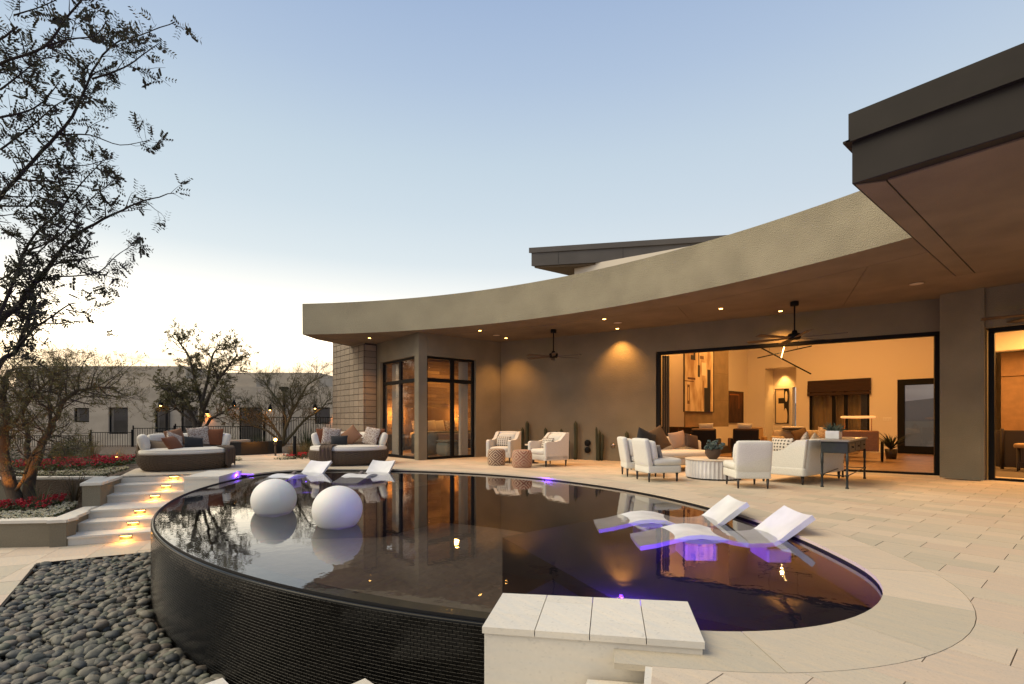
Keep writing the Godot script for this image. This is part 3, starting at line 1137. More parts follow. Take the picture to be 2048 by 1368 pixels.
func window_unit(house: Node, called: String, a: Vector2, b: Vector2, y0: float, y1: float, cols: Array, transom: float, pane_mat: Material, depth := 0.09):
	# black framed glazing between two plan points; cols are mullion positions 0..1
	var w := Node3D.new()
	w.name = called
	house.add_child(w, true)
	var f := MB.new()
	var fw := 0.065
	var d := (b - a).normalized()
	bar(f, v3(a, y0 + fw * 0.6), v3(b, y0 + fw * 0.6), depth, fw * 1.2)
	bar(f, v3(a, y1 - fw * 0.5), v3(b, y1 - fw * 0.5), depth, fw)
	for e in [a + d * fw * 0.5, b - d * fw * 0.5]:
		f.prism(PackedVector2Array([e - d * fw * 0.5 + Vector2(-d.y, d.x) * depth * 0.49, e + d * fw * 0.5 + Vector2(-d.y, d.x) * depth * 0.49, e + d * fw * 0.5 - Vector2(-d.y, d.x) * depth * 0.49, e - d * fw * 0.5 - Vector2(-d.y, d.x) * depth * 0.49]), y0 + fw, y1 - fw)
	part("frame", f, M.black_frame, w)
	for c in cols:
		var e: Vector2 = a.lerp(b, c)
		var m := MB.new()
		var cw := 0.06
		m.prism(PackedVector2Array([e - d * cw + Vector2(-d.y, d.x) * depth * 0.45, e + d * cw + Vector2(-d.y, d.x) * depth * 0.45, e + d * cw - Vector2(-d.y, d.x) * depth * 0.45, e - d * cw - Vector2(-d.y, d.x) * depth * 0.45]), y0 + fw, y1 - fw)
		part("mullion", m, M.black_frame, w)
	if transom > 0:
		var t := MB.new()
		bar(t, v3(a + d * fw, transom), v3(b - d * fw, transom), depth * 0.8, 0.12)
		part("transom", t, M.black_frame, w)
	var xs := [0.0] + cols + [1.0]
	for i in xs.size() - 1:
		for half in (2 if transom > 0 else 1):
			var p0: Vector2 = a.lerp(b, xs[i]) + d * 0.03
			var p1: Vector2 = a.lerp(b, xs[i + 1]) - d * 0.03
			var ya := y0 + 0.03 if half == 0 else transom
			var yb := (transom if transom > 0 else y1 - 0.03) if half == 0 else y1 - 0.03
			var g := MB.new()
			g.quad(v3(p0, yb), v3(p1, yb), v3(p1, ya), v3(p0, ya))
			part("pane", g, pane_mat, w)
	return w

func build_house():
	var h := thing("house", "desert modern stucco house with sweeping curved porch roof and glowing rooms", "house")
	# ---- curved porch roof
	var a0 := deg_to_rad(-135.5)
	var a1 := deg_to_rad(-73.5)
	var edge := arc(ROOF_C, ROOF_R, a0, a1, 64)
	var inner := arc(ROOF_C, ROOF_R + 0.95, a0, a1, 64)
	var top := 4.81
	var fascia := MB.new(true)
	for i in edge.size() - 1:
		fascia.quad(v3(edge[i + 1], top), v3(edge[i], top), v3(edge[i], CEIL), v3(edge[i + 1], CEIL))
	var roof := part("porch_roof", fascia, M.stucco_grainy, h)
	var ends := MB.new()
	var el := edge[0]
	var bl := Vector2(-17.2, 3.28)
	ends.quad(v3(el, top), v3(bl, top), v3(bl, CEIL), v3(el, CEIL))
	part("roof_end", ends, M.stucco_grainy, roof)
	var cover := MB.new()
	var rim := PackedVector2Array(edge)
	rim.append_array(PackedVector2Array([Vector2(7, 5.0), Vector2(7, -0.45), Vector2(0.0, -0.45), Vector2(-10.9, 3.1), Vector2(-10.9, 0.3), Vector2(-17.2, 0.3), bl]))
	var deck_poly: PackedVector2Array = Geometry2D.offset_polygon(rim, -0.04)[0]
	cover.prism(deck_poly, CEIL + 0.02, top - 0.03)
	part("roof_deck", cover, M.soffit, roof)
	var s1 := MB.new()
	for i in edge.size() - 1:
		s1.quad(v3(edge[i], CEIL), v3(inner[i], CEIL), v3(inner[i + 1], CEIL), v3(edge[i + 1], CEIL))
	part("soffit_border", s1, M.soffit, roof)
	var rest := PackedVector2Array(arc(ROOF_C, ROOF_R + 0.966, a0, a1, 64))
	rest.append_array(PackedVector2Array([Vector2(7, 4.2), Vector2(7, -0.4), Vector2(0.0, -0.4), Vector2(-10.9, 3.2), Vector2(-10.9, 0.4), Vector2(-17.1, 0.4), Vector2(-17.1, 3.4)]))
	for piece in split_by(rest, [[Vector2(-5.2, 1.0), Vector2(-3.2, 6.0)], [Vector2(-1.9, 0.2), Vector2(0.1, 4.9)]]):
		var s2 := MB.new()
		s2.prism(piece, CEIL, CEIL + 0.012)
		part("soffit_panel", s2, M.soffit, roof)
	# ---- metal roof over the right wing
	var mr := MB.new()
	mr.box(Vector3(4.3, 4.20, 4.98), Vector3(7.46, 0.76, 5.58), 0.008)
	var metal := part("metal_roof", mr, M.dark_metal, h)
	var fl := MB.new()
	for z in [7.80]:
		fl.prism(PackedVector2Array([Vector2(0.53, 7.76), Vector2(8.0, 7.76), Vector2(8.0, 7.83), Vector2(0.53, 7.83)]), 4.275, 4.30)
		fl.prism(PackedVector2Array([Vector2(0.545, 7.765), Vector2(8.0, 7.765), Vector2(8.0, 7.80), Vector2(0.545, 7.80)]), 4.302, 4.60)
	fl.prism(PackedVector2Array([Vector2(0.50, 2.2), Vector2(0.569, 2.2), Vector2(0.569, 7.83), Vector2(0.50, 7.83)]), 4.276, 4.299)
	fl.prism(PackedVector2Array([Vector2(0.535, 2.2), Vector2(0.568, 2.2), Vector2(0.568, 7.764), Vector2(0.535, 7.764)]), 4.301, 4.60)
	part("flashing", fl, M.dark_metal, metal)
	var rim2 := MB.new()
	rim2.prism(PackedVector2Array([Vector2(0.60, 2.25), Vector2(0.84, 2.25), Vector2(0.84, 7.6), Vector2(0.60, 7.74)]), 3.806, 3.819)
	part("soffit_trim", rim2, M.soffit, metal)
	var sp := MB.new()
	sp.prism(PackedVector2Array([Vector2(0.862, 2.25), Vector2(7.9, 2.25), Vector2(7.9, 7.70), Vector2(0.862, 7.62)]), 3.80, 3.818)
	part("soffit_panel", sp, M.soffit, metal)
	# ---- upper roof over the great room
	var ur := MB.new()
	ur.prism(PackedVector2Array([Vector2(-9.165, 3.8), Vector2(-5.34, 0.61), Vector2(1.5, -5.1), Vector2(0, -12), Vector2(-8.2, -9)]), 6.0, 6.54)
	var upper := part("upper_roof", ur, M.bronze_metal, h)
	var uf := MB.new()
	uf.prism(PackedVector2Array([Vector2(-9.205, 3.87), Vector2(-5.30, 0.65), Vector2(1.54, -5.05), Vector2(1.4, -5.2), Vector2(-5.44, 0.5), Vector2(-9.1, 3.55)]), 6.40, 6.56)
	part("flashing", uf, M.bronze_metal, upper)
	var us := MB.new()
	us.prism(PackedVector2Array([Vector2(-9.13, 3.7), Vector2(-5.4, 0.56), Vector2(1.4, -5.15), Vector2(0, -11.9), Vector2(-8.15, -8.9)]), 5.95, 6.01)
	part("soffit_panel", us, M.soffit, upper)
	for k in 5:
		var sm := MB.new()
		var p := Vector2(-9.165, 3.8).lerp(Vector2(1.5, -5.1), 0.06 + k * 0.14)
		var dd := Vector2(0.757, -0.653)
		var nn := Vector2(0.653, 0.757)
		sm.prism(PackedVector2Array([p + nn * 0.006 - dd * 0.004, p + nn * 0.006 + dd * 0.004, p - nn * 0.01 + dd * 0.004, p - nn * 0.01 - dd * 0.004]), 6.03, 6.39)
		part("seam", sm, M.dark_metal, upper)
	# ---- walls
	var L := WALL_A.distance_to(WALL_B)
	var tj := 6.225
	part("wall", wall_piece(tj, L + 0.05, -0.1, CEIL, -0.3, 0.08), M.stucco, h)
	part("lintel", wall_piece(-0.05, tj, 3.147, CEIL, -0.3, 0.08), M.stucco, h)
	part("upper_wall", wall_piece(-0.2, 8.8, CEIL + 0.99, 6.0, -0.32, 0.0), M.plaster, h)
	var pier := MB.new()
	pier.prism(PackedVector2Array([Vector2(0.06, 0.50), Vector2(0.0, 0.1), Vector2(-0.02, -0.3), Vector2(0.76, -0.3), Vector2(0.76, 0.56), Vector2(0.70, 0.57)]), -0.1, CEIL)
	part("pier", pier, M.stucco, h)
	var wing := MB.new()
	wing.prism(PackedVector2Array([Vector2(0.76, 0.05), Vector2(7, 0.05), Vector2(7, 0.48), Vector2(0.76, 0.48)]), 3.06, CEIL)
	part("lintel", wing, M.stucco, h)
	var wing2 := MB.new()
	wing2.prism(PackedVector2Array([Vector2(4.6, 0.05), Vector2(7, 0.05), Vector2(7, 0.48), Vector2(4.6, 0.48)]), -0.1, 3.06)
	part("wall", wing2, M.stucco, h)
	# door frames of the two wide openings
	for op in [[wall_at(0.03), wall_at(tj - 0.02), 3.147], [Vector2(0.79, 0.27), Vector2(4.58, 0.27), 3.06]]:
		var fr := MB.new()
		var pa: Vector2 = op[0]
		var pb: Vector2 = op[1]
		var d := (pb - pa).normalized()
		bar(fr, v3(pa, op[2] - 0.045), v3(pb, op[2] - 0.045), 0.14, 0.09)
		bar(fr, v3(pa, 0.022), v3(pb, 0.022), 0.14, 0.044)
		for p in [pa + d * 0.045, pb - d * 0.045]:
			var n := Vector2(-d.y, d.x)
			fr.prism(PackedVector2Array([p - d * 0.045 - n * 0.069, p + d * 0.045 - n * 0.069, p + d * 0.045 + n * 0.069, p - d * 0.045 + n * 0.069]), 0.044, op[2] - 0.09)
		part("door_frame", fr, M.black_frame, h)
	var parked := MB.new()
	for k in 3:
		var c := wall_at(tj - 0.16 - k * 0.05, -0.10 - k * 0.07)
		parked.box(v3(c, 1.55), Vector3(0.05, 3.0, 0.05), 0.004)
	part("sliding_panel_edges", parked, mat("grey_alu", lin(.09, .085, .08), 0.4, 0.6), h)
	# baseboard shadow gap of the stucco, drain grate at the pier
	var grate := thing("drain_grate", "small dark drain grate in the paving at the foot of the stucco pier", "grate", Vector3(0.45, 0.001, 0.72))
	for k in 14:
		var g := MB.new()
		g.box(Vector3(-0.26 + k * 0.04, 0.003, 0), Vector3(0.022, 0.006, 0.15))
		part("slat", g, M.dark_metal, grate)
	# ---- bedroom corner
	var bw := MB.new()
	bw.prism(PackedVector2Array([Vector2(-11.26, 6.72), Vector2(-10.97, 6.74), Vector2(-10.95, 6.46), Vector2(-11.26, 6.46)]), -0.1, CEIL)
	part("corner_post", bw, M.stucco, h)
	for bx in [[-13.95, 6.46, -11.26, 6.715, 3.18, CEIL], [-11.25, 4.64, -10.952, 6.455, 3.18, CEIL], [-11.25, 3.3, -10.95, 4.64, -0.1, CEIL], [-13.95, 6.46, -13.66, 6.715, -0.1, 3.178]]:
		var m := MB.new()
		m.prism(rect_poly(bx[0], bx[1], bx[2], bx[3]), bx[4], bx[5])
		part("wall", m, M.stucco, h)
	window_unit(h, "bedroom_window", Vector2(-13.655, 6.58), Vector2(-11.265, 6.58), 0.0, 3.175, [0.52], 2.45, M.pane)
	window_unit(h, "bedroom_window", Vector2(-11.08, 6.455), Vector2(-11.08, 4.645), 0.0, 3.175, [0.54], 2.45, M.pane)
	# concrete block wall, stack bond, joints recessed
	var bk := MB.new()
	bk.prism(rect_poly(-16.9, 6.68, -13.965, 7.165), -0.1, 5.2)
	var blocks := part("block_wall", bk, M.mortar, h)
	var bmesh := []
	var long := MB.new()
	long.box(Vector3.ZERO, Vector3(0.396, 0.194, 0.05), 0.006)
	var side := MB.new()
	side.box(Vector3.ZERO, Vector3(0.05, 0.194, 0.388), 0.006)
	var lm := long.mesh()
	var sm2 := side.mesh()
	for r in 22:
		for c in 7:
			var o := part("block", lm, M["block%d" % (rng.randi() % 4)], blocks)
			o.position = Vector3(-14.16 - c * 0.414, 0.10 + r * 0.2115, 7.165 + rng.randf_range(0, 0.002))
		if r < 18:
			var o2 := part("block", sm2, M["block%d" % (rng.randi() % 4)], blocks)
			o2.position = Vector3(-13.965 + rng.randf_range(0, 0.002), 0.10 + r * 0.2115, 6.935)
	build_rooms(h)

func split_by(poly: PackedVector2Array, cuts: Array) -> Array:
	# cut a polygon along straight lines, leaving a narrow joint
	var got := [poly]
	for c in cuts:
		var d: Vector2 = (c[1] - c[0]).normalized() * 40.0
		var n := Vector2(-d.y, d.x).normalized() * 0.006
		var knife := PackedVector2Array([c[0] - d - n, c[0] + d - n, c[0] + d + n, c[0] - d + n])
		var next := []
		for g in got:
			for k in Geometry2D.clip_polygons(g, knife):
				if not Geometry2D.is_polygon_clockwise(k):
					next.append(k)
		got = next
	return got

func slab_wall(h: Node, x0: float, z0: float, x1: float, z1: float, y0: float, y1: float, m: Material, called := "inner_wall"):
	var mb := MB.new()
	mb.prism(rect_poly(x0, z0, x1, z1), y0, y1)
	return part(called, mb, m, h)

func build_rooms(h: Node):
	var pl: Material = M.plaster
	# great room shell
	slab_wall(h, -8.5, -8.7, -8.2, 2.45, 0.0, 6.0, pl)
	slab_wall(h, -0.14, -8.45, 0.045, -0.32, 0.0, 6.0, pl)
	for b in [[-8.2, -7.44, 0.0, 6.0], [-7.44, -6.16, 3.48, 6.0], [-6.16, -5.66, 0.0, 6.0], [-5.66, -3.56, 0.0, 0.30], [-5.66, -3.56, 2.45, 6.0], [-3.56, -2.70, 0.0, 6.0], [-2.70, -1.42, 2.70, 6.0], [-1.42, -0.14, 0.0, 6.0]]:
		slab_wall(h, b[0], -8.75, b[1], -8.45, b[2], b[3], pl)
	var ceil := MB.new()
	ceil.prism(PackedVector2Array([Vector2(-8.5, 2.4), Vector2(-0.4, -0.3), Vector2(-0.4, -8.7), Vector2(-8.5, -8.7)]), 5.62, 5.9)
	part("ceiling", ceil, pl, h)
	# hallway recess behind the art
	slab_wall(h, -7.74, -9.7, -7.44, -8.75, 0.0, 3.7, pl)
	slab_wall(h, -6.16, -10.9, -5.9, -8.75, 0.0, 3.7, pl)
	slab_wall(h, -7.44, -9.6, -6.64, -9.3, 0.0, 3.7, pl)
	slab_wall(h, -6.64, -9.6, -6.16, -9.3, 2.66, 3.7, pl)
	slab_wall(h, -7.44, -10.9, -6.16, -8.75, 3.49, 3.7, pl, "hall_ceiling")
	slab_wall(h, -6.9, -11.0, -6.0, -10.9, 0.0, 2.7, mat("hall_dark", lin(.10, .045, .03), 0.7), "closet_panel")
	spot("hall_beam", Vector3(-6.95, 3.45, -9.02), Vector3(0, -1, -0.12), Color(1.0, 0.74, 0.40), 3.2, 40.0, 0.8, 0.05)
	# plank floor
	var fl := MB.new()
	fl.prism(PackedVector2Array([Vector2(-8.3, 2.5), Vector2(-0.3, -0.12), Vector2(4.6, 0.2), Vector2(7, 0.2), Vector2(7, -12), Vector2(-8.4, -12)]), -0.2, -0.012)
	var floor_ := part("floor", fl, M.mortar, h)
	for i in 3:
		var k: float = [1.0, 0.88, 1.1][i]
		mat("plank%d" % i, lin(.36 * k, .22 * k, .115 * k), 0.38, 0, T.blotch, 2.0)
	for r in 42:
		for c in 3:
			var p := MB.new()
			var z := -8.4 + r * 0.205
			var xl := [-8.2, -5.6, -2.9, -0.15]
			var x0: float = xl[c] + (0.0 if c == 0 else 0.9 * fposmod(r * 0.37, 1.0) - 0.4)
			var x1: float = xl[c + 1] + (0.0 if c == 2 else 0.9 * fposmod(r * 0.37, 1.0) - 0.4)
			var zmax := -0.327 * (minf(x1, -0.3)) - 0.12
			if z > zmax - 0.25:
				var lim := (z + 0.22 + 0.1) / -0.327
				x1 = minf(x1, lim)
				if x1 - x0 < 0.3:
					continue
			p.box(Vector3((x0 + x1) * 0.5, -0.006, z + 0.1), Vector3(x1 - x0 - 0.003, 0.012, 0.202))
			part("plank", p, M["plank%d" % (rng.randi() % 3)], floor_)
	# baseboards
	var bb := MB.new()
	bb.box(Vector3(-3.13, 0.075, -8.44), Vector3(0.84, 0.15, 0.02))
	bb.box(Vector3(-7.82, 0.075, -8.44), Vector3(0.72, 0.15, 0.02))
	part("baseboard", bb, mat("trim_paint", lin(.78, .72, .62), 0.6), h)
	# back window with pleated curtain behind the glass, and the dark glass door
	window_unit(h, "back_window", Vector2(-5.65, -8.52), Vector2(-3.57, -8.52), 0.30, 2.45, [0.42, 0.62], -1.0, M.pane)
	var cur := MB.new(true)
	var px := -5.75
	var rows := []
	while px < -3.95:
		rows.append(Vector3(px, 0, -8.95 + 0.05 * sin(px * 31.0) + 0.02 * sin(px * 77.0)))
		px += 0.022
	for i in rows.size() - 1:
		cur.quad(rows[i] + Vector3(0, 2.7, 0), rows[i + 1] + Vector3(0, 2.7, 0), rows[i + 1], rows[i])
	part("curtain", cur, mat("gold_curtain", lin(.20, .13, .055), 0.9), h)
	slab_wall(h, -6.0, -10.2, -3.2, -10.1, -0.2, 3.4, mat("court_wall", lin(.10, .085, .07), 0.9, 0, T.speck, 2.0), "courtyard_wall")
	window_unit(h, "glass_door", Vector2(-2.69, -8.50), Vector2(-1.43, -8.50), 0.0, 2.69, [], -1.0, M.tinted_pane, 0.1)
	var df := MB.new()
	for q in [[-2.56, 1.345, 0.16, 2.60], [-1.56, 1.345, 0.16, 2.60]]:
		df.box(Vector3(q[0], q[1], -8.47), Vector3(q[2], q[3], 0.06), 0.004)
	df.box(Vector3(-2.06, 0.16, -8.47), Vector3(0.839, 0.24, 0.06), 0.004)
	df.box(Vector3(-2.06, 2.56, -8.47), Vector3(0.839, 0.16, 0.06), 0.004)
	part("door_stile", df, M.black_frame, h)
	# fireplace breast
	slab_wall(h, -8.2, -4.33, -7.06, -1.36, 0.98, 5.6, pl, "chimney_breast")
	slab_wall(h, -7.055, -4.35, -7.0, -1.35, 0.97, 5.6, mat("fire_stone", lin(.24, .165, .085), 0.7, 0, T.blotch, 0.5), "stone_cladding")
	area("fireside_light", Vector3(-7.55, 5.55, 0.1), Vector3(0, -1, -0.1), Color(1.0, 0.71, 0.375), 9.0, Vector2(0.5, 0.5))
	slab_wall(h, -8.2, -4.0, -7.5, -1.7, 0.25, 0.979, mat("firebox", lin(.012, .01, .009), 0.8), "firebox")
	slab_wall(h, -8.2, -4.3, -6.7, -0.9, 0.0, 0.25, mat("hearth_stone", lin(.05, .04, .035), 0.6), "hearth")
	var sm := MB.new()
	for y in [1.95, 2.95]:
		sm.box(Vector3(-6.999, y, -2.85), Vector3(0.004, 0.006, 2.98))
	part("stone_joint", sm, M.rattan_dark, h)
	# lit cove panel of the great room
	var cove := MB.new()
	cove.box(Vector3(-4.3, 5.60, -3.6), Vector3(3.2, 0.02, 3.2))
	part("ceiling_light_panel", cove, M.soft_lamp, h)
	area("great_room_light", Vector3(-4.3, 5.58, -3.6), Vector3(0, -1, 0), Color(1.0, 0.71, 0.375), 27.0, Vector2(3.2, 3.2))
	# kitchen wing
	slab_wall(h, 0.05, -7.0, 0.22, -0.31, 0.0, 3.9, pl)
	slab_wall(h, 0.22, -7.2, 7.0, -7.0, 0.0, 3.9, pl)
	slab_wall(h, 6.9, -7.0, 7.0, 0.05, 0.0, 3.9, pl)
	slab_wall(h, 0.0, -7.2, 7.0, -0.42, 3.7, 3.85, pl, "kitchen_ceiling")
	slab_wall(h, 0.22, -4.6, 7.0, -4.2, 3.05, 3.7, pl, "kitchen_beam")
	area("kitchen_light", Vector3(2.4, 3.66, -2.6), Vector3(0, -1, 0), Color(1.0, 0.72, 0.40), 42.0, Vector2(2.2, 1.6))
	# bedroom shell
	var bed := mat("bedroom_wall", lin(.30, .22, .14), 0.9, 0, T.blotch, 0.5)
	slab_wall(h, -17.0, 0.3, -16.6, 6.45, -0.05, 3.85, bed)
	slab_wall(h, -16.6, 0.3, -10.95, 0.6, -0.05, 3.85, bed)
	slab_wall(h, -11.25, 0.6, -10.96, 3.3, -0.05, 3.85, bed)
	slab_wall(h, -16.6, 6.35, -13.97, 6.62, -0.05, 3.85, bed)
	slab_wall(h, -16.6, 0.6, -11.0, 6.44, -0.15, -0.01, mat("bed_floor", lin(.30, .17, .08), 0.6), "floor")
	for i in 3:
		mat("ledger%d" % i, lin([.30, .20, .37][i], [.19, .12, .25][i], [.10, .06, .13][i]), 0.8, 0, T.speck, 3.0)
	for r in 26:
		var z := 0.62
		while z < 6.3:
			var l := rng.randf_range(0.9, 2.2)
			var z1 := minf(z + l, 6.33)
			var m := MB.new()
			var dp := rng.randf_range(0.03, 0.07)
			m.box(Vector3(-16.6 + dp * 0.5, 0.075 + r * 0.146, (z + z1) * 0.5), Vector3(dp, 0.138, z1 - z - 0.006), 0.006)
			part("wall_plank", m, M["ledger%d" % (rng.randi() % 3)], h)
			z = z1
	area("bedroom_light", Vector3(-15.2, 3.80, 2.6), Vector3(0, -1, 0), Color(1.0, 0.72, 0.38), 7.0, Vector2(0.4, 0.4))

# ---------------------------------------------------------------- prints
func print_tex(kind: String) -> StandardMaterial3D:
	if M.has("print_" + kind):
		return M["print_" + kind]
	var s := 256
	var im := Image.create(s, s, false, Image.FORMAT_RGB8)
	var n := FastNoiseLite.new()
	n.seed = 5
	n.frequency = 0.03
	for y in s:
		for x in s:
			var u := float(x) / s
			var v := float(y) / s
			var c := Color(0.90, 0.86, 0.80)
			match kind:
				"plus":
					var a := fposmod(u * 7.0 + 0.5, 1.0) - 0.5
					var b := fposmod(v * 5.0 + 0.5, 1.0) - 0.5
					if (absf(a) < 0.30 and absf(b) < 0.12) or (absf(b) < 0.30 and absf(a) < 0.12):
						c = Color(0.16, 0.14, 0.12)
				"dots":
					var a := fposmod(u * 7.0, 1.0) - 0.5
					var b := fposmod(v * 5.0, 1.0) - 0.5
					if absf(a) + absf(b) < 0.33 or minf(absf(a), absf(b)) < 0.07 and maxf(absf(a), absf(b)) < 0.34:
						c = Color(0.26, 0.18, 0.10)
				"vine":
					var w := n.get_noise_2d(x * 1.6, y * 1.6)
					var w2 := n.get_noise_2d(x * 1.6 + 300, y * 1.6 - 90)
					if absf(w) < 0.085 or absf(w2) < 0.06:
						c = Color(0.36, 0.17, 0.12)
				"zigzag":
					var a := fposmod(v * 14.0 + absf(fposmod(u * 7.0, 1.0) - 0.5) * 2.0, 1.0)
					if a < 0.5:
						c = Color(0.15, 0.14, 0.14)
				"diamond_rust", "diamond_tan":
					var a := absf(fposmod(u * 4.0, 1.0) - 0.5)
					var b := absf(fposmod(v * 1.3 + 0.15, 1.0) - 0.5)
					var band := fposmod((a + b) * 4.5, 1.0)
					var ink := Color(0.56, 0.20, 0.09) if kind == "diamond_rust" else Color(0.36, 0.20, 0.12)
					c = Color(0.90, 0.80, 0.68)
					if band < 0.5 + 0.12 * n.get_noise_2d(x * 4.0, y * 4.0):
						c = ink.lerp(Color(0.30, 0.20, 0.16), maxf(0.0, n.get_noise_2d(x * 0.8, y * 0.8)))
			var k := 0.94 + 0.06 * n.get_noise_2d(x * 9.0, y * 9.0)
			im.set_pixel(x, y, Color(c.r * k, c.g * k, c.b * k))
	var m := mat("print_" + kind, Color(0.93, 0.93, 0.93), 0.95)
	m.albedo_texture = ImageTexture.create_from_image(im)
	return m

func cloth(key: String, c: Color, rough := 0.95) -> StandardMaterial3D:
	if M.has(key):
		return M[key]
	var m := mat(key, c, rough, 0, T.weave, 8.0, T.fine, 0.15, false)
	m.rim_enabled = true
	m.rim = 0.2
	return m

func cushion(label: String, at: Vector3, w: float, hgt: float, t: float, yaw: float, lean: float, roll: float, m: Material, group := ""):
	# loose throw pillow, leaning back by lean and rolled in its plane
	var mb := MB.new(true)
	mb.pillow(w, hgt, t)
	var o := part("throw_pillow", mb, m, self)
	o.basis = Basis.from_euler(Vector3(-lean, yaw, 0)) * Basis(Vector3.BACK, roll)
	o.position = at
	tag(o, label, "pillow", group)
	return o

func leg(mb: MB, p: Vector3, h: float, r0: float, r1: float):
	mb.tube([p, p + Vector3(0, h * 0.08, 0), p + Vector3(0, h, 0)], [r0 * 0.8, r0, r1], 8)

func four_legs(o: Node, hx: float, hz: float, h: float, r0: float, r1: float, m: Material):
	for sx in [-1, 1]:
		for sz in [-1, 1]:
			var mb := MB.new(true)
			leg(mb, Vector3(sx * hx, 0, sz * hz), h, r0, r1)
			part("leg", mb, m, o)

# ---------------------------------------------------------------- patio seating
func slipper_chair(label: String, at: Vector3, yaw: float, pil: String, pil_label: String):
	var o := thing("slipper_chair", label, "chair", at, yaw, "armless white patio chairs")
	four_legs(o, 0.25, 0.30, 0.175, 0.016, 0.026, M.espresso)
	var b := MB.new(true)
	b.rbox(Vector3(0, 0.245, 0.02), Vector3(0.60, 0.145, 0.70), 0.02)
	part("seat_base", b, M.fabric, o)
	var s := MB.new(true)
	s.rbox(Vector3(0, 0.385, 0.09), Vector3(0.60, 0.135, 0.60), 0.05, 0.02)
	part("seat_cushion", s, M.fabric, o)
	var k := MB.new(true)
	var pts := [[-0.33, 0.175, 0.03], [-0.345, 0.45, 0.05], [-0.40, 0.70, 0.055], [-0.43, 0.845, 0.05]]
	k.x = Transform3D(Basis(Vector3.RIGHT, -0.16), Vector3(0, 0.31, -0.265))
	k.rbox(Vector3(0, 0.26, -0.02), Vector3(0.60, 0.56, 0.11), 0.035, 0.008)
	k.x = Transform3D()
	k.rbox(Vector3(0, 0.275, -0.285), Vector3(0.596, 0.205, 0.10), 0.02)
	part("backrest", k, M.fabric, o)
	var c := MB.new(true)
	c.x = Transform3D(Basis(Vector3.RIGHT, -0.18), Vector3(0, 0.44, -0.16))
	c.rbox(Vector3(0, 0.18, -0.01), Vector3(0.57, 0.36, 0.14), 0.05, 0.02)
	part("back_cushion", c, M.fabric, o)
	if pil:
		var f := Vector3(sin(yaw), 0, cos(yaw))
		cushion(pil_label, at + f * -0.02 + Vector3(0, 0.585, 0), 0.42, 0.28, 0.12, yaw, 0.25, 0, print_tex(pil), "small printed patio pillows")

func armchair(label: String, at: Vector3, yaw: float, pil_label: String):
	var o := thing("armchair", label, "armchair", at, yaw, "pair of white patio armchairs")
	four_legs(o, 0.32, 0.34, 0.16, 0.016, 0.026, M.espresso)
	var b := MB.new(true)
	b.rbox(Vector3(0, 0.235, 0.0), Vector3(0.76, 0.15, 0.80), 0.02)
	part("seat_base", b, M.fabric_warm, o)
	var s := MB.new(true)
	s.rbox(Vector3(0, 0.375, 0.06), Vector3(0.55, 0.15, 0.66), 0.05, 0.02)
	part("seat_cushion", s, M.fabric_warm, o)
	for sx in [-1.0, 1.0]:
		var a := MB.new(true)
		# arm: low in front, sweeping up into the back
		var prof := [Vector2(0.40, 0.17), Vector2(0.40, 0.62), Vector2(0.34, 0.655), Vector2(0.05, 0.645), Vector2(-0.10, 0.68), Vector2(-0.22, 0.79), Vector2(-0.30, 0.87), Vector2(-0.42, 0.88), Vector2(-0.40, 0.17)]
		a.soft(false)
		slab_from_profile(a, prof, sx * 0.33, 0.10)
		part("arm", a, M.fabric_warm, o)
	var k := MB.new(true)
	k.x = Transform3D(Basis(Vector3.RIGHT, -0.08), Vector3(0, 0.2, -0.34))
	k.rbox(Vector3(0, 0.335, 0), Vector3(0.59, 0.69, 0.12), 0.04, 0.01)
	part("backrest", k, M.fabric_warm, o)
	var c := MB.new(true)
	c.x = Transform3D(Basis(Vector3.RIGHT, -0.2), Vector3(0, 0.44, -0.22))
	c.rbox(Vector3(0, 0.19, 0), Vector3(0.54, 0.38, 0.16), 0.06, 0.02)
	part("back_cushion", c, M.fabric_warm, o)
	var f := Vector3(sin(yaw), 0, cos(yaw))
	cushion(pil_label, at + f * 0.02 + Vector3(0, 0.60, 0), 0.46, 0.30, 0.13, yaw, 0.3, 0, print_tex("dots"), "small printed patio pillows")

func slab_from_profile(mb: MB, prof: Array, x: float, w: float):
	# profile in (z, y), thickness w along x, with a small chamfer
	var c := w * 0.16
	var rings := []
	for q in [[-w * 0.5, 1.0 - 0.04], [-w * 0.5 + c, 1.0], [w * 0.5 - c, 1.0], [w * 0.5, 1.0 - 0.04]]:
		var ctr := Vector2.ZERO
		for p in prof:
			ctr += p / prof.size()
		var ring := []
		for p in prof:
			var e: Vector2 = ctr + (p - ctr) * q[1]
			ring.append(Vector3(x + q[0], e.y, e.x))
		rings.append(ring)
	var area_ := 0.0
	for i in prof.size():
		area_ += prof[i].cross(prof[(i + 1) % prof.size()])
	if area_ > 0:
		for r in rings:
			r.reverse()
	for i in 3:
		var n: int = prof.size()
		for k in n:
			var m := (k + 1) % n
			mb.quad(rings[i][m], rings[i][k], rings[i + 1][k], rings[i + 1][m])
	for e in [0, 3]:
		var poly := PackedVector2Array()
		for p in rings[e]:
			poly.append(Vector2(p.z, p.y))
		var t := Geometry2D.triangulate_polygon(poly)
		for i in range(0, t.size(), 3):
			var a: Vector3 = rings[e][t[i]]
			var b: Vector3 = rings[e][t[i + 1]]
			var d: Vector3 = rings[e][t[i + 2]]
			var nx := (b - a).cross(d - a).x
			if (nx > 0) == (e == 3):
				mb.tri(a, d, b)
			else:
				mb.tri(a, b, d)

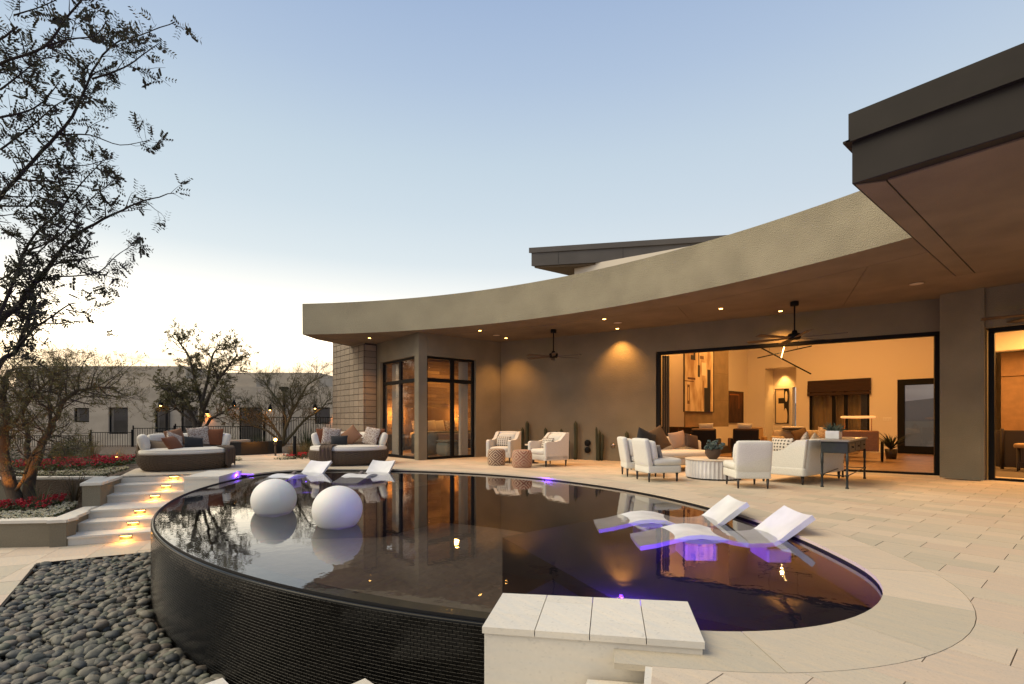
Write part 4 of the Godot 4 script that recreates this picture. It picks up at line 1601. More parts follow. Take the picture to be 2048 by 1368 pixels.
func pouf(label: String, at: Vector3, r: float, hgt: float, kind: String):
	var o := thing("pouf", label, "pouf", at, rng.randf() * 3.0, "woven poufs in front of the armchairs")
	var mb := MB.new(true)
	var prof := []
	for i in 15:
		var t := float(i) / 14.0
		var rr := r * (1.0 - 0.14 * pow(absf(t * 2 - 1), 4.0))
		prof.append(Vector2(rr, t * hgt))
	mb.lathe(prof, 36)
	part("body", mb, print_tex(kind), o)
	var tp := MB.new(true)
	tp.lathe([Vector2(r * 0.86, hgt), Vector2(r * 0.7, hgt + 0.018), Vector2(r * 0.4, hgt + 0.026), Vector2(0, hgt + 0.028)], 36)
	part("top", tp, print_tex(kind), o)

func build_patio_furniture():
	slipper_chair("white armless chair left of the drum table, nearer of two", Vector3(-3.455, 0, 5.55), deg_to_rad(153), "zigzag", "black and white zigzag pillow on a white armless chair")
	slipper_chair("white armless chair half hidden behind the nearer one, closest to the cacti", Vector3(-4.22, 0, 5.10), deg_to_rad(140), "", "")
	slipper_chair("white armless chair right of the drum table, its broad back to the camera", Vector3(-1.86, 0, 5.10), deg_to_rad(225), "vine", "printed pillow just showing past the back of a white chair")
	armchair("white armchair by the house corner, nearer the bedroom window", Vector3(-8.82, 0, 5.18), deg_to_rad(28), "dotted lumbar pillow in the armchair nearer the bedroom window")
	armchair("white armchair between the poufs and the tall cacti", Vector3(-7.22, 0, 4.95), deg_to_rad(-4), "dotted lumbar pillow in the armchair beside the tall cacti")
	pouf("tan and brown zigzag woven pouf nearer the bedroom window", Vector3(-8.21, 0, 5.92), 0.243, 0.42, "diamond_tan")
	pouf("rust and cream diamond woven pouf in front of the second armchair", Vector3(-7.30, 0, 5.80), 0.262, 0.43, "diamond_rust")
	var st := thing("side_table", "small round pale side table between the two white armchairs", "side table", Vector3(-8.03, 0, 4.75))
	var mb := MB.new(true)
	mb.cyl(Vector3(0, 0.50, 0), 0.24, 0.035, 28, 0.006)
	part("top", mb, M.stone2, st)
	mb = MB.new(true)
	mb.lathe([Vector2(0, 0), Vector2(0.15, 0), Vector2(0.15, 0.015), Vector2(0.03, 0.04), Vector2(0.025, 0.5)], 20)
	part("pedestal", mb, M.dark_metal, st)
	# sofa with sloping arms, seen from its end
	var so := thing("loveseat", "white sofa with sloping arm seen end-on beside the console table", "sofa", Vector3(-1.62, 0, 3.22), deg_to_rad(-92))
	four_legs(so, 0.86, 0.36, 0.165, 0.02, 0.032, M.espresso)
	mb = MB.new(true)
	mb.rbox(Vector3(0, 0.24, 0), Vector3(1.92, 0.16, 0.86), 0.02)
	part("seat_base", mb, M.fabric, so)
	for k in 2:
		mb = MB.new(true)
		mb.rbox(Vector3(-0.43 + 0.86 * k, 0.39, 0.07), Vector3(0.85, 0.15, 0.72), 0.05, 0.02)
		part("seat_cushion", mb, M.fabric, so)
		mb = MB.new(true)
		mb.x = Transform3D(Basis(Vector3.RIGHT, -0.2), Vector3(-0.43 + 0.86 * k, 0.46, -0.22))
		mb.rbox(Vector3(0, 0.17, 0), Vector3(0.82, 0.34, 0.17), 0.06, 0.03)
		part("back_cushion", mb, M.fabric, so)
	for sx in [-1.0, 1.0]:
		mb = MB.new()
		slab_from_profile(mb, [Vector2(0.42, 0.17), Vector2(0.43, 0.57), Vector2(0.36, 0.60), Vector2(0.10, 0.61), Vector2(-0.06, 0.65), Vector2(-0.18, 0.76), Vector2(-0.28, 0.83), Vector2(-0.47, 0.85), Vector2(-0.44, 0.55), Vector2(-0.40, 0.17)], sx * 0.90, 0.11)
		part("arm", mb, M.fabric, so)
	mb = MB.new(true)
	mb.x = Transform3D(Basis(Vector3.RIGHT, -0.09), Vector3(0, 0.18, -0.37))
	mb.rbox(Vector3(0, 0.33, 0), Vector3(1.72, 0.68, 0.12), 0.04)
	part("backrest", mb, M.fabric, so)
	cushion("white pillow with black plus signs on the end of the white sofa", Vector3(-1.78, 0.70, 3.80), 0.50, 0.32, 0.15, deg_to_rad(-20), 0.2, 0.0, print_tex("plus"))
	cushion("cream pillow slumped in the middle of the white sofa", Vector3(-1.60, 0.74, 3.2), 0.46, 0.40, 0.15, deg_to_rad(-80), 0.35, 0.35, print_tex("vine"))
	cushion("pale beige pillow at the far end of the white sofa", Vector3(-1.62, 0.72, 2.62), 0.46, 0.40, 0.16, deg_to_rad(-85), 0.3, 0.2, cloth("beige", lin(.55, .45, .34)))
	# curved chaise sofa behind the chairs
	var ch := thing("chaise_sofa", "cream curved sofa behind the armless chairs, piled with brown pillows", "sofa", Vector3(-4.55, 0, 3.42), deg_to_rad(72))
	four_legs(ch, 0.85, 0.36, 0.14, 0.02, 0.03, M.espresso)
	mb = MB.new(true)
	mb.rbox(Vector3(0, 0.23, 0.05), Vector3(1.96, 0.18, 0.95), 0.06)
	part("seat_base", mb, M.fabric_warm, ch)
	mb = MB.new(true)
	mb.rbox(Vector3(0, 0.39, 0.12), Vector3(1.96, 0.16, 0.86), 0.07, 0.03)
	part("seat_cushion", mb, M.fabric_warm, ch)
	mb = MB.new(true)
	var rings := []
	for i in 13:
		var t := i / 12.0
		var x := -0.98 + 1.96 * t
		var z := -0.38 + 0.34 * pow(absf(t * 2 - 1), 3.0)
		var y1 := 0.80 - 0.10 * pow(absf(t * 2 - 1), 2.0)
		rings.append([Vector3(x, 0.16, z - 0.08), Vector3(x, 0.16, z + 0.07), Vector3(x, y1 - 0.04, z + 0.05), Vector3(x, y1, z - 0.0), Vector3(x, y1 - 0.03, z - 0.09)])
	mb.loft(rings)
	part("backrest", mb, M.fabric_warm, ch)
	var wx := ch.transform
	cushion("large tobacco brown pillow standing on the cream sofa", wx * Vector3(-0.35, 0.73, -0.02), 0.56, 0.56, 0.20, deg_to_rad(60), 0.2, 0.45, cloth("tobacco", lin(.13, .075, .035)))
	cushion("large black textured pillow next to the tobacco brown one", wx * Vector3(-0.78, 0.71, 0.12), 0.54, 0.54, 0.19, deg_to_rad(75), 0.22, -0.4, cloth("ink", lin(.018, .018, .02)))
	cushion("blush pillow at the back of the cream sofa", wx * Vector3(0.35, 0.72, -0.10), 0.5, 0.42, 0.18, deg_to_rad(72), 0.25, 0.15, cloth("blush", lin(.46, .31, .22)))
	cushion("small dark brown pillow between the blush pillow and the sofa end", wx * Vector3(0.70, 0.68, 0.0), 0.42, 0.36, 0.16, deg_to_rad(80), 0.3, -0.2, cloth("cocoa", lin(.08, .045, .03)))
	# fluted drum table
	var dr := thing("drum_table", "round white fluted drum coffee table with a dark plinth", "coffee table", Vector3(-2.94, 0, 4.28))
	mb = MB.new(true)
	mb.cyl(Vector3.ZERO, 0.53, 0.03, 40)
	part("plinth", mb, M.dark_metal, dr)
	mb = MB.new(true)
	var fl := 44
	var seg := fl * 6
	var rs := []
	for y in [0.03, 0.385]:
		var ring := []
		for k in seg:
			var a := -TAU * k / seg
			var r := 0.555 - 0.022 * absf(cos(a * fl * 0.5))
			ring.append(Vector3(cos(a) * r, y, sin(a) * r))
		rs.append(ring)
	mb.loft(rs, false)
	part("fluted_drum", mb, M.white_resin, dr)
	mb = MB.new(true)
	mb.cyl(Vector3(0, 0.385, 0), 0.565, 0.022, 48, 0.006)
	part("top", mb, M.stone2, dr)
	# rough clay bowl with a blue green succulent
	var bo := thing("succulent_bowl", "rough clay bowl with a blue-green succulent on the drum table", "potted plant", Vector3(-2.86, 0.407, 4.45))
	mb = MB.new(true)
	mb.lathe([Vector2(0, 0), Vector2(0.07, 0), Vector2(0.12, 0.05), Vector2(0.155, 0.12), Vector2(0.15, 0.18), Vector2(0.13, 0.205), Vector2(0.115, 0.20), Vector2(0.12, 0.16), Vector2(0, 0.15)], 24)
	part("bowl", mb, mat("clay", lin(.24, .155, .095), 0.9, 0, T.speck, 9.0, T.grain, 3.0, false), bo)
	succulent(bo, Vector3(0, 0.17, 0), 0.20, 30, "succulent", lin(.075, .115, .10))
	# console table
	var co := thing("console_table", "dark iron console table with three drawers and a stone top", "console table", Vector3(-0.912, 0, 3.075), deg_to_rad(98.3))
	var iron := mat("iron", lin(.035, .04, .042), 0.5, 0.5, T.blotch, 3.0)
	for sx in [-1, 1]:
		for sz in [-1, 1]:
			mb = MB.new(true)
			var p := Vector3(sx * 1.04, 0, sz * 0.19)
			mb.tube([p, p + Vector3(0, 0.02, 0), p + Vector3(0, 0.03, 0), p + Vector3(0, 0.20, 0), p + Vector3(0, 0.21, 0), p + Vector3(0, 0.24, 0), p + Vector3(0, 0.25, 0), p + Vector3(0, 0.42, 0), p + Vector3(0, 0.435, 0), p + Vector3(0, 0.62, 0)], [0.028, 0.028, 0.02, 0.019, 0.026, 0.026, 0.019, 0.019, 0.024, 0.024], 10)
			part("leg", mb, iron, co)
	for sz in [-1, 1]:
		mb = MB.new(true)
		mb.tube([Vector3(-1.04, 0.225, sz * 0.19), Vector3(1.04, 0.225, sz * 0.19)], 0.009, 8)
		part("stretcher", mb, iron, co)
	for sx in [-1, 1]:
		mb = MB.new(true)
		mb.tube([Vector3(sx * 1.04, 0.225, -0.19), Vector3(sx * 1.04, 0.225, 0.19)], 0.009, 8)
		part("stretcher", mb, iron, co)
	mb = MB.new()
	mb.box(Vector3(0, 0.72, 0), Vector3(2.13, 0.2, 0.41), 0.006)
	part("apron", mb, iron, co)
	for k in 3:
		mb = MB.new()
		mb.box(Vector3(-0.68 + 0.68 * k, 0.72, 0.209), Vector3(0.6, 0.15, 0.012), 0.004)
		var dwr := part("drawer", mb, mat("iron_front%d" % k, lin(.075, .065, .055), 0.55, 0.3, T.blotch, 3.0), co)
		mb = MB.new(true)
		mb.ball(Vector3(-0.68 + 0.68 * k, 0.72, 0.228), Vector3(0.016, 0.016, 0.018), 12, 8)
		part("knob", mb, M.dark_metal, dwr)
	mb = MB.new()
	mb.box(Vector3(0, 0.838, 0), Vector3(2.2, 0.034, 0.47), 0.008)
	part("top", mb, mat("console_top", lin(.23, .215, .20), 0.35, 0, T.blotch, 1.5), co)
	var pb := thing("planter_box", "white rectangular planter box with green succulents on the console table", "planter", Vector3(-0.98, 0.856, 3.45), deg_to_rad(100))
	mb = MB.new()
	mb.box(Vector3(0, 0.075, 0), Vector3(0.40, 0.15, 0.22), 0.006)
	part("box", mb, M.white_resin, pb)
	succulent(pb, Vector3(0, 0.13, 0), 0.20, 44, "succulent", lin(.05, .075, .05), true)

func succulent(parent: Node, at: Vector3, r: float, n: int, called: String, c: Color, spiky := false):
	var m := cloth("leaf_" + called + str(spiky), c, 0.7)
	for k in n:
		var mb := MB.new(true)
		var d := Vector3(rng.randfn(0, 0.6), rng.randf_range(0.25, 1.0), rng.randfn(0, 0.6)).normalized()
		var root := at + Vector3(rng.randf_range(-0.5, 0.5), 0, rng.randf_range(-0.5, 0.5)) * r * (0.6 if not spiky else 0.9)
		var tip := root + d * r * rng.randf_range(0.7, 1.1)
		if spiky:
			mb.tube([root, root.lerp(tip, 0.5) + Vector3(0, 0.01, 0), tip], [0.014, 0.012, 0.002], 5)
		else:
			mb.tube([root, tip], [0.006, 0.006], 5)
			for q in 7:
				var e := Vector3(rng.randfn(0, 1), rng.randfn(0.3, 1), rng.randfn(0, 1)).normalized()
				mb.ball(tip + e * 0.022, Vector3(0.018, 0.014, 0.018), 6, 5)
		part("stem", mb, m, parent)

# ---------------------------------------------------------------- daybeds
func daybed(label: String, at: Vector3, yaw: float, throw_label: String, pillows: Array, throw_x: float):
	var o := thing("daybed", label, "daybed", at, yaw, "round wicker daybeds at the pool end")
	var a := 1.08
	var b := 0.90
	# woven shell: rising towards the back
	var hgt := func(t: float) -> float:   # t angle, back at -z
		var k := clampf((-sin(t) - 0.05) / 0.95, 0.0, 1.0)
		return 0.36 + 0.36 * smoothstep(0.0, 0.55, k)
	var core := MB.new(true)
	var rings := []
	for lv in [0.0, 0.15, 0.35, 0.6, 0.85, 1.0]:
		var ring := []
		for i in 48:
			var t := -TAU * i / 48
			var h: float = hgt.call(t) * lv
			var f := 0.86 + 0.12 * sin(lv * PI * 0.72)
			ring.append(Vector3(cos(t) * a * f, 0.02 + h, sin(t) * b * f))
		rings.append(ring)
	core.loft(rings, true)
	part("frame_shell", core, M.rattan_dark, o)
	# the weave: flat strands over and under upright canes
	var weave := MB.new(true)
	var nb := 64
	for lv in 13:
		var v := (lv + 0.5) / 13.0
		var pts := []
		var seg := nb * 2
		for i in seg + 1:
			var t := -TAU * i / seg
			var h: float = hgt.call(t) * v
			var f := 0.868 + 0.12 * sin(v * PI * 0.72) + 0.011 * (1 if (i / 2 + lv) % 2 else -1)
			pts.append(Vector3(cos(t) * a * f, 0.02 + h, sin(t) * b * f))
		for i in seg:
			var w := Vector3(0, 0.0105 * (hgt.call(-TAU * i / seg) / 0.36), 0)
			weave.quad(pts[i] + w, pts[i + 1] + w, pts[i + 1] - w, pts[i] - w)
	part("woven_strands", weave, M.rattan, o).set_meta("kind", "stuff")
	var canes := MB.new(true)
	for i in nb:
		var t := -TAU * (i + 0.5) / nb
		var pts := []
		for lv in 6:
			var v := lv / 5.0
			var h: float = hgt.call(t) * v
			var f := 0.868 + 0.12 * sin(v * PI * 0.72)
			pts.append(Vector3(cos(t) * a * f, 0.02 + h, sin(t) * b * f))
		canes.tube(pts, 0.009, 5, false)
	part("canes", canes, M.rattan, o).set_meta("kind", "stuff")
	var rim := MB.new(true)
	var rp := []
	for i in 65:
		var t := -TAU * i / 64
		var h: float = hgt.call(t)
		rp.append(Vector3(cos(t) * a * 0.955, 0.02 + h, sin(t) * b * 0.955))
	rim.tube(rp, 0.024, 8, false)
	part("rim", rim, M.rattan, o)
	var mt := MB.new(true)
	var prof := [Vector2(0, 0.36), Vector2(0.90, 0.36), Vector2(0.945, 0.385), Vector2(0.955, 0.43), Vector2(0.945, 0.475), Vector2(0.90, 0.505), Vector2(0.6, 0.525), Vector2(0, 0.53)]
	mt.lathe(prof, 48, Vector3(0, 0, 0.0), a, b)
	part("mattress", mt, M.fabric_warm, o)
	var pipe := MB.new(true)
	var pp := []
	for i in 65:
		var t := TAU * i / 64
		pp.append(Vector3(cos(t) * a * 0.93, 0.492, sin(t) * b * 0.93))
	pipe.tube(pp, 0.007, 5, false)
	part("piping", pipe, M.fabric_warm, o)
	for k in 4:
		var t := PI + PI * (k + 0.5) / 4.0
		var c := MB.new(true)
		c.x = Transform3D(Basis(Vector3.UP, PI / 2 - t - PI) * Basis(Vector3.RIGHT, -0.30), Vector3(cos(t) * a * 0.80, 0.50, sin(t) * b * 0.80))
		c.rbox(Vector3(0, 0.17, 0), Vector3(0.66, 0.38, 0.17), 0.07, 0.03)
		part("back_cushion", c, M.fabric_warm, o)
	for p in pillows:
		cushion(p[0], o.transform * Vector3(p[1], p[2], p[3]), p[4], p[4] * p[9], 0.16, yaw + p[5], p[6], p[7], p[8], "pillows on the wicker daybeds")
	# throw blanket over the front edge
	var th := MB.new(true)
	var rows := []
	for i in 15:
		var s := i / 14.0
		var ring := []
		for k in 25:
			var u := k / 24.0 - 0.5
			var fold := 0.014 * sin(u * 42.0 + i * 0.12) + 0.010 * sin(u * 21.0 - i * 0.2)
			var p: Vector3
			var x := throw_x + u * (0.34 + 0.05 * s)
			var zedge := b * 0.975 * sqrt(maxf(0.02, 1.0 - pow(x / (a * 0.985), 2.0)))
			if s < 0.45:
				p = Vector3(x, 0.545 + fold * 0.5, lerpf(zedge - 0.55, zedge - 0.02, s / 0.45))
			elif s < 0.55:
				p = Vector3(x, 0.525 - 0.03 * (s - 0.45) * 10.0, zedge + 0.035 * (s - 0.45) * 10.0 + fold * 0.4)
			else:
				p = Vector3(x, lerpf(0.495, 0.07 + 0.05 * sin(u * 9.0), (s - 0.55) / 0.45), zedge + 0.045 + fold)
			ring.append(p)
		rows.append(ring)
	for i in 14:
		for k in 24:
			th.quad(rows[i][k], rows[i][k + 1], rows[i + 1][k + 1], rows[i + 1][k])
	for i in 14:
		for k in 24:
			th.quad(rows[i][k] - Vector3(0, 0.006, 0), rows[i + 1][k] - Vector3(0, 0.006, 0), rows[i + 1][k + 1] - Vector3(0, 0.006, 0), rows[i][k + 1] - Vector3(0, 0.006, 0))
	var tb := part("throw_blanket", th, cloth("throw_brown", lin(.10, .065, .042)), self)
	tb.transform = o.transform
	tag(tb, throw_label, "blanket", "brown throws on the daybeds")

func build_daybeds():
	var rust := cloth("rust", lin(.20, .066, .026))
	var terra := cloth("terracotta", lin(.30, .145, .075))
	var char := cloth("charcoal", lin(.022, .023, .026))
	var vine := print_tex("vine")
	# label, x, y, z, size, yaw, lean, roll, material, height ratio
	daybed("round wicker daybed above the stone steps, its curved back turned left", Vector3(-12.44, 0, 12.43), deg_to_rad(104), "brown knitted throw hanging off the right end of the daybed above the steps", [
		["long rust pillow lying at the front of the daybed above the steps", -0.42, 0.64, 0.22, 0.62, 0.75, 0.55, 0.1, rust, 0.66],
		["vine print pillow tucked behind the long rust pillow", -0.30, 0.68, 0.02, 0.46, 0.55, 0.4, -0.4, vine, 1.0],
		["terracotta pillow at the back of the daybed above the steps", -0.16, 0.76, -0.34, 0.50, 0.3, 0.3, 0.2, terra, 0.9],
		["charcoal lumbar pillow in the middle of the daybed above the steps", 0.12, 0.64, 0.02, 0.46, 0.1, 0.4, -0.15, char, 0.66],
		["vine print pillow upright beside the rust one on the daybed above the steps", 0.36, 0.78, -0.28, 0.52, -0.15, 0.22, 0.12, vine, 1.0],
		["rust pillow upright at the far end of the daybed above the steps", 0.68, 0.76, -0.20, 0.46, -0.55, 0.18, 0.0, rust, 1.0]], 0.72)
	daybed("round wicker daybed beside the concrete block wall", Vector3(-11.18, 0, 8.80), deg_to_rad(52), "brown knitted throw hanging over the front of the daybed by the block wall", [
		["rust pillow at the left end of the daybed by the block wall", -0.72, 0.76, -0.18, 0.46, 0.5, 0.2, 0.05, rust, 1.0],
		["vine print pillow leaning on the rust one by the block wall", -0.52, 0.76, -0.10, 0.50, 0.35, 0.28, -0.12, vine, 1.0],
		["charcoal lumbar pillow in front on the daybed by the block wall", -0.24, 0.65, 0.10, 0.46, 0.1, 0.3, 0.03, char, 0.6],
		["terracotta pillow set on its corner on the daybed by the block wall", 0.02, 0.78, -0.16, 0.46, 0.0, 0.3, 0.72, terra, 1.0],
		["vine print pillow at the right end of the daybed by the block wall", 0.58, 0.76, -0.12, 0.52, -0.4, 0.3, -0.15, vine, 1.0],
		["dark rust pillow behind the right vine print pillow by the block wall", 0.72, 0.76, -0.26, 0.46, -0.5, 0.2, -0.1, rust, 1.0]], -0.36)

# ---------------------------------------------------------------- in the pool
func ledge_lounger(label: String, base: Vector3, dir: Vector2, water_stone := false):
	# origin under the bend of the seat and back; dir points from bend to head
	var o := thing("pool_lounger", label, "pool lounger", base, atan2(dir.x, dir.y), "white in-pool loungers")
	var prof := [Vector2(-1.42, -0.10), Vector2(-1.25, -0.07), Vector2(-1.08, -0.025), Vector2(-0.92, 0.018), Vector2(-0.78, 0.03), Vector2(-0.62, 0.016), Vector2(-0.46, -0.03), Vector2(-0.30, -0.055), Vector2(-0.14, -0.058), Vector2(-0.03, -0.045), Vector2(0.04, -0.005), Vector2(0.15, 0.09), Vector2(0.27, 0.185), Vector2(0.35, 0.245)]
	var mb := MB.new(true)
	var n := 9
	var upper := []
	var lower := []
	for i in prof.size():
		var t: Vector2 = (prof[mini(i + 1, prof.size() - 1)] - prof[maxi(i - 1, 0)]).normalized()
		var nr := Vector2(-t.y, t.x)
		var ru := []
		var rl := []
		for k in n:
			var u := k / (n - 1.0) * 2 - 1
			var dish := 0.035 * (u * u - 0.6) * (1.0 if prof[i].x > -0.2 else 0.45)
			var p: Vector2 = prof[i] + nr * dish
			ru.append(Vector3(u * 0.30, p.y, p.x))
			var thick := 0.06 if prof[i].x > 0.05 else 0.045
			rl.append(Vector3(u * 0.30, p.y - nr.y * thick, p.x - nr.x * thick))
		upper.append(ru)
		lower.append(rl)
	for i in prof.size() - 1:
		for k in n - 1:
			mb.quad(upper[i][k], upper[i][k + 1], upper[i + 1][k + 1], upper[i + 1][k]) if false else mb.quad(upper[i][k], upper[i + 1][k], upper[i + 1][k + 1], upper[i][k + 1])
			mb.quad(lower[i][k], lower[i][k + 1], lower[i + 1][k + 1], lower[i + 1][k])
	mb.soft(false)
	for i in prof.size() - 1:
		mb.quad(upper[i][0], lower[i][0], lower[i + 1][0], upper[i + 1][0])
		mb.quad(upper[i][n - 1], upper[i + 1][n - 1], lower[i + 1][n - 1], lower[i][n - 1])
	for k in n - 1:
		var e := prof.size() - 1
		mb.quad(upper[e][k], lower[e][k], lower[e][k + 1], upper[e][k + 1])
		mb.quad(upper[0][k], upper[0][k + 1], lower[0][k + 1], lower[0][k])
	part("seat_shell", mb, M.white_resin, o)
	var ft := MB.new()
	ft.box(Vector3(0, -0.18, -0.75), Vector3(0.42, 0.19, 0.34), 0.02)
	ft.box(Vector3(0, -0.20, 0.05), Vector3(0.46, 0.15, 0.26), 0.02)
	part("support", ft, M.white_resin, o)
	if water_stone:
		var sp := MB.new(true)
		sp.x = Transform3D(Basis(Vector3.RIGHT, -0.5), Vector3(0.24, -0.01, -0.34))
		sp.rbox(Vector3.ZERO, Vector3(0.10, 0.05, 0.17), 0.024)
		part("headrest_weight", sp, cloth("weight_grey", lin(.16, .13, .12)), o)

func build_pool_things():
	ledge_lounger("white curved lounger in the shallow water, nearer of the two on the right", Vector3(-0.02, -0.035, 8.56), Vector2(0.68, -0.73))
	ledge_lounger("white curved lounger in the shallow water, farther of the two on the right", Vector3(-0.84, -0.035, 8.26), Vector2(0.68, -0.73))
	ledge_lounger("white in-pool lounger at the far pool end, nearer the wicker daybed above the steps", Vector3(-9.86, -0.035, 10.24), Vector2(-0.54, -0.84), true)
	ledge_lounger("white in-pool lounger at the far pool end, nearer the bedroom window", Vector3(-8.94, -0.035, 9.0), Vector2(-0.60, -0.80), true)
	for b in [["white floating globe lamp at the left, nearer the steps", Vector3(-4.96, 0.115, 12.335), 0.29], ["white floating globe lamp at the right of the pair", Vector3(-3.53, 0.135, 11.99), 0.29]]:
		var o := thing("floating_globe", b[0], "globe lamp", b[1] - Vector3(0, b[2] * 0.7, 0), 0, "pair of white floating globes")
		var mb := MB.new(true)
		var prof := [Vector2(0, -0.215), Vector2(0.15, -0.21), Vector2(0.20, -0.20)]
		for i in 21:
			var t := deg_to_rad(-44.0 + 134.0 * i / 20.0)
			prof.append(Vector2(cos(t) * b[2] if i < 20 else 0.0, sin(t) * b[2] * 0.97))
		mb.lathe(prof, 48)
		var shell := part("globe", mb, M.ball_resin, o)
		shell.position = Vector3(0, b[2] * 0.7, 0)
		var seam := MB.new(true)
		seam.lathe([Vector2(b[2] * 0.9995, -0.0022), Vector2(b[2] + 0.0012, 0.0), Vector2(b[2] * 0.9995, 0.0022)], 48)
		var sm := part("moulding_seam", seam, M.ball_resin, o)
		sm.position = Vector3(0, b[2] * 0.7, 0)
		var cap := MB.new(true)
		cap.cyl(Vector3(0, -0.235, 0), 0.06, 0.02, 16)
		var cp := part("base_cap", cap, M.white_resin, o)
		cp.position = Vector3(0, b[2] * 0.7, 0)
	# violet underwater lights
	var vio := Color(0.42, 0.20, 1.0)
	var spots := [["violet pool light on the shelf edge before the near pier", Vector3(-0.12, -0.22, 10.95), 0.4, 0.12], ["violet pool light glowing under the nearer right lounger", Vector3(0.26, -0.13, 8.16), 0.02, 0.14], ["violet pool light at the far rim in front of the armchairs", Vector3(-5.2, -0.10, 6.98), 0.03, 0.05], ["violet pool light between the globes and the rear loungers", Vector3(-8.75, -0.12, 10.72), 0.012, 0.05], ["violet light strip under the low stone block by the steps", Vector3(-9.98, -0.02, 11.80), 0.02, 0.08], ["violet pool light behind the lounger nearer the bedroom", Vector3(-8.75, -0.12, 8.30), 0.012, 0.05], ["violet pool light under the farther right lounger", Vector3(-0.9, -0.20, 8.70), 0.03, 0.10]]
	for s in spots:
		var o := thing("pool_light", s[0], "pool light", s[1], 0, "violet underwater lights")
		var mb := MB.new(true)
		mb.ball(Vector3.ZERO, Vector3(0.014, 0.010, 0.014), 12, 8)
		part("lens", mb, M.violet_lamp, o)
		mb = MB.new(true)
		mb.cyl(Vector3(0, -0.022, 0), 0.024, 0.010, 16)
		part("bezel", mb, M.dark_metal, o)
		omni("violet_glow", Vector3.ZERO, vio, s[2] * 15.0, 0.012, o)

# ---------------------------------------------------------------- porch fittings
func fan(label: String, at: Vector3, drop: float, r: float, turn: float, group := "porch ceiling fans"):
	var o := thing("ceiling_fan", label, "ceiling fan", at, turn, group)
	var mb := MB.new(true)
	mb.cyl(Vector3(0, -0.10, 0), 0.085, 0.10, 20, 0.01)
	part("canopy", mb, M.black_frame, o)
	mb = MB.new(true)
	mb.tube([Vector3(0, -0.10, 0), Vector3(0, -drop + 0.10, 0)], 0.016, 10)
	part("downrod", mb, M.black_frame, o)
	mb = MB.new(true)
	mb.lathe([Vector2(0, -0.07), Vector2(0.10, -0.07), Vector2(0.13, -0.04), Vector2(0.13, 0.05), Vector2(0.06, 0.08), Vector2(0.045, 0.13), Vector2(0, 0.13)], 24, Vector3(0, -drop, 0))
	part("motor", mb, M.black_frame, o)
	for k in 6:
		mb = MB.new()
		mb.x = Transform3D(Basis(Vector3.UP, TAU * k / 6.0), Vector3(0, -drop - 0.03, 0)) * Transform3D(Basis(Vector3.RIGHT, 0.20), Vector3.ZERO)
		mb.prism(PackedVector2Array([Vector2(0.10, -0.045), Vector2(r, -0.075), Vector2(r, 0.075), Vector2(0.10, 0.045)]), -0.005, 0.005)
		part("blade", mb, mat("fan_wood", lin(.07, .045, .028), 0.5) if not M.has("fan_wood") else M.fan_wood, o)

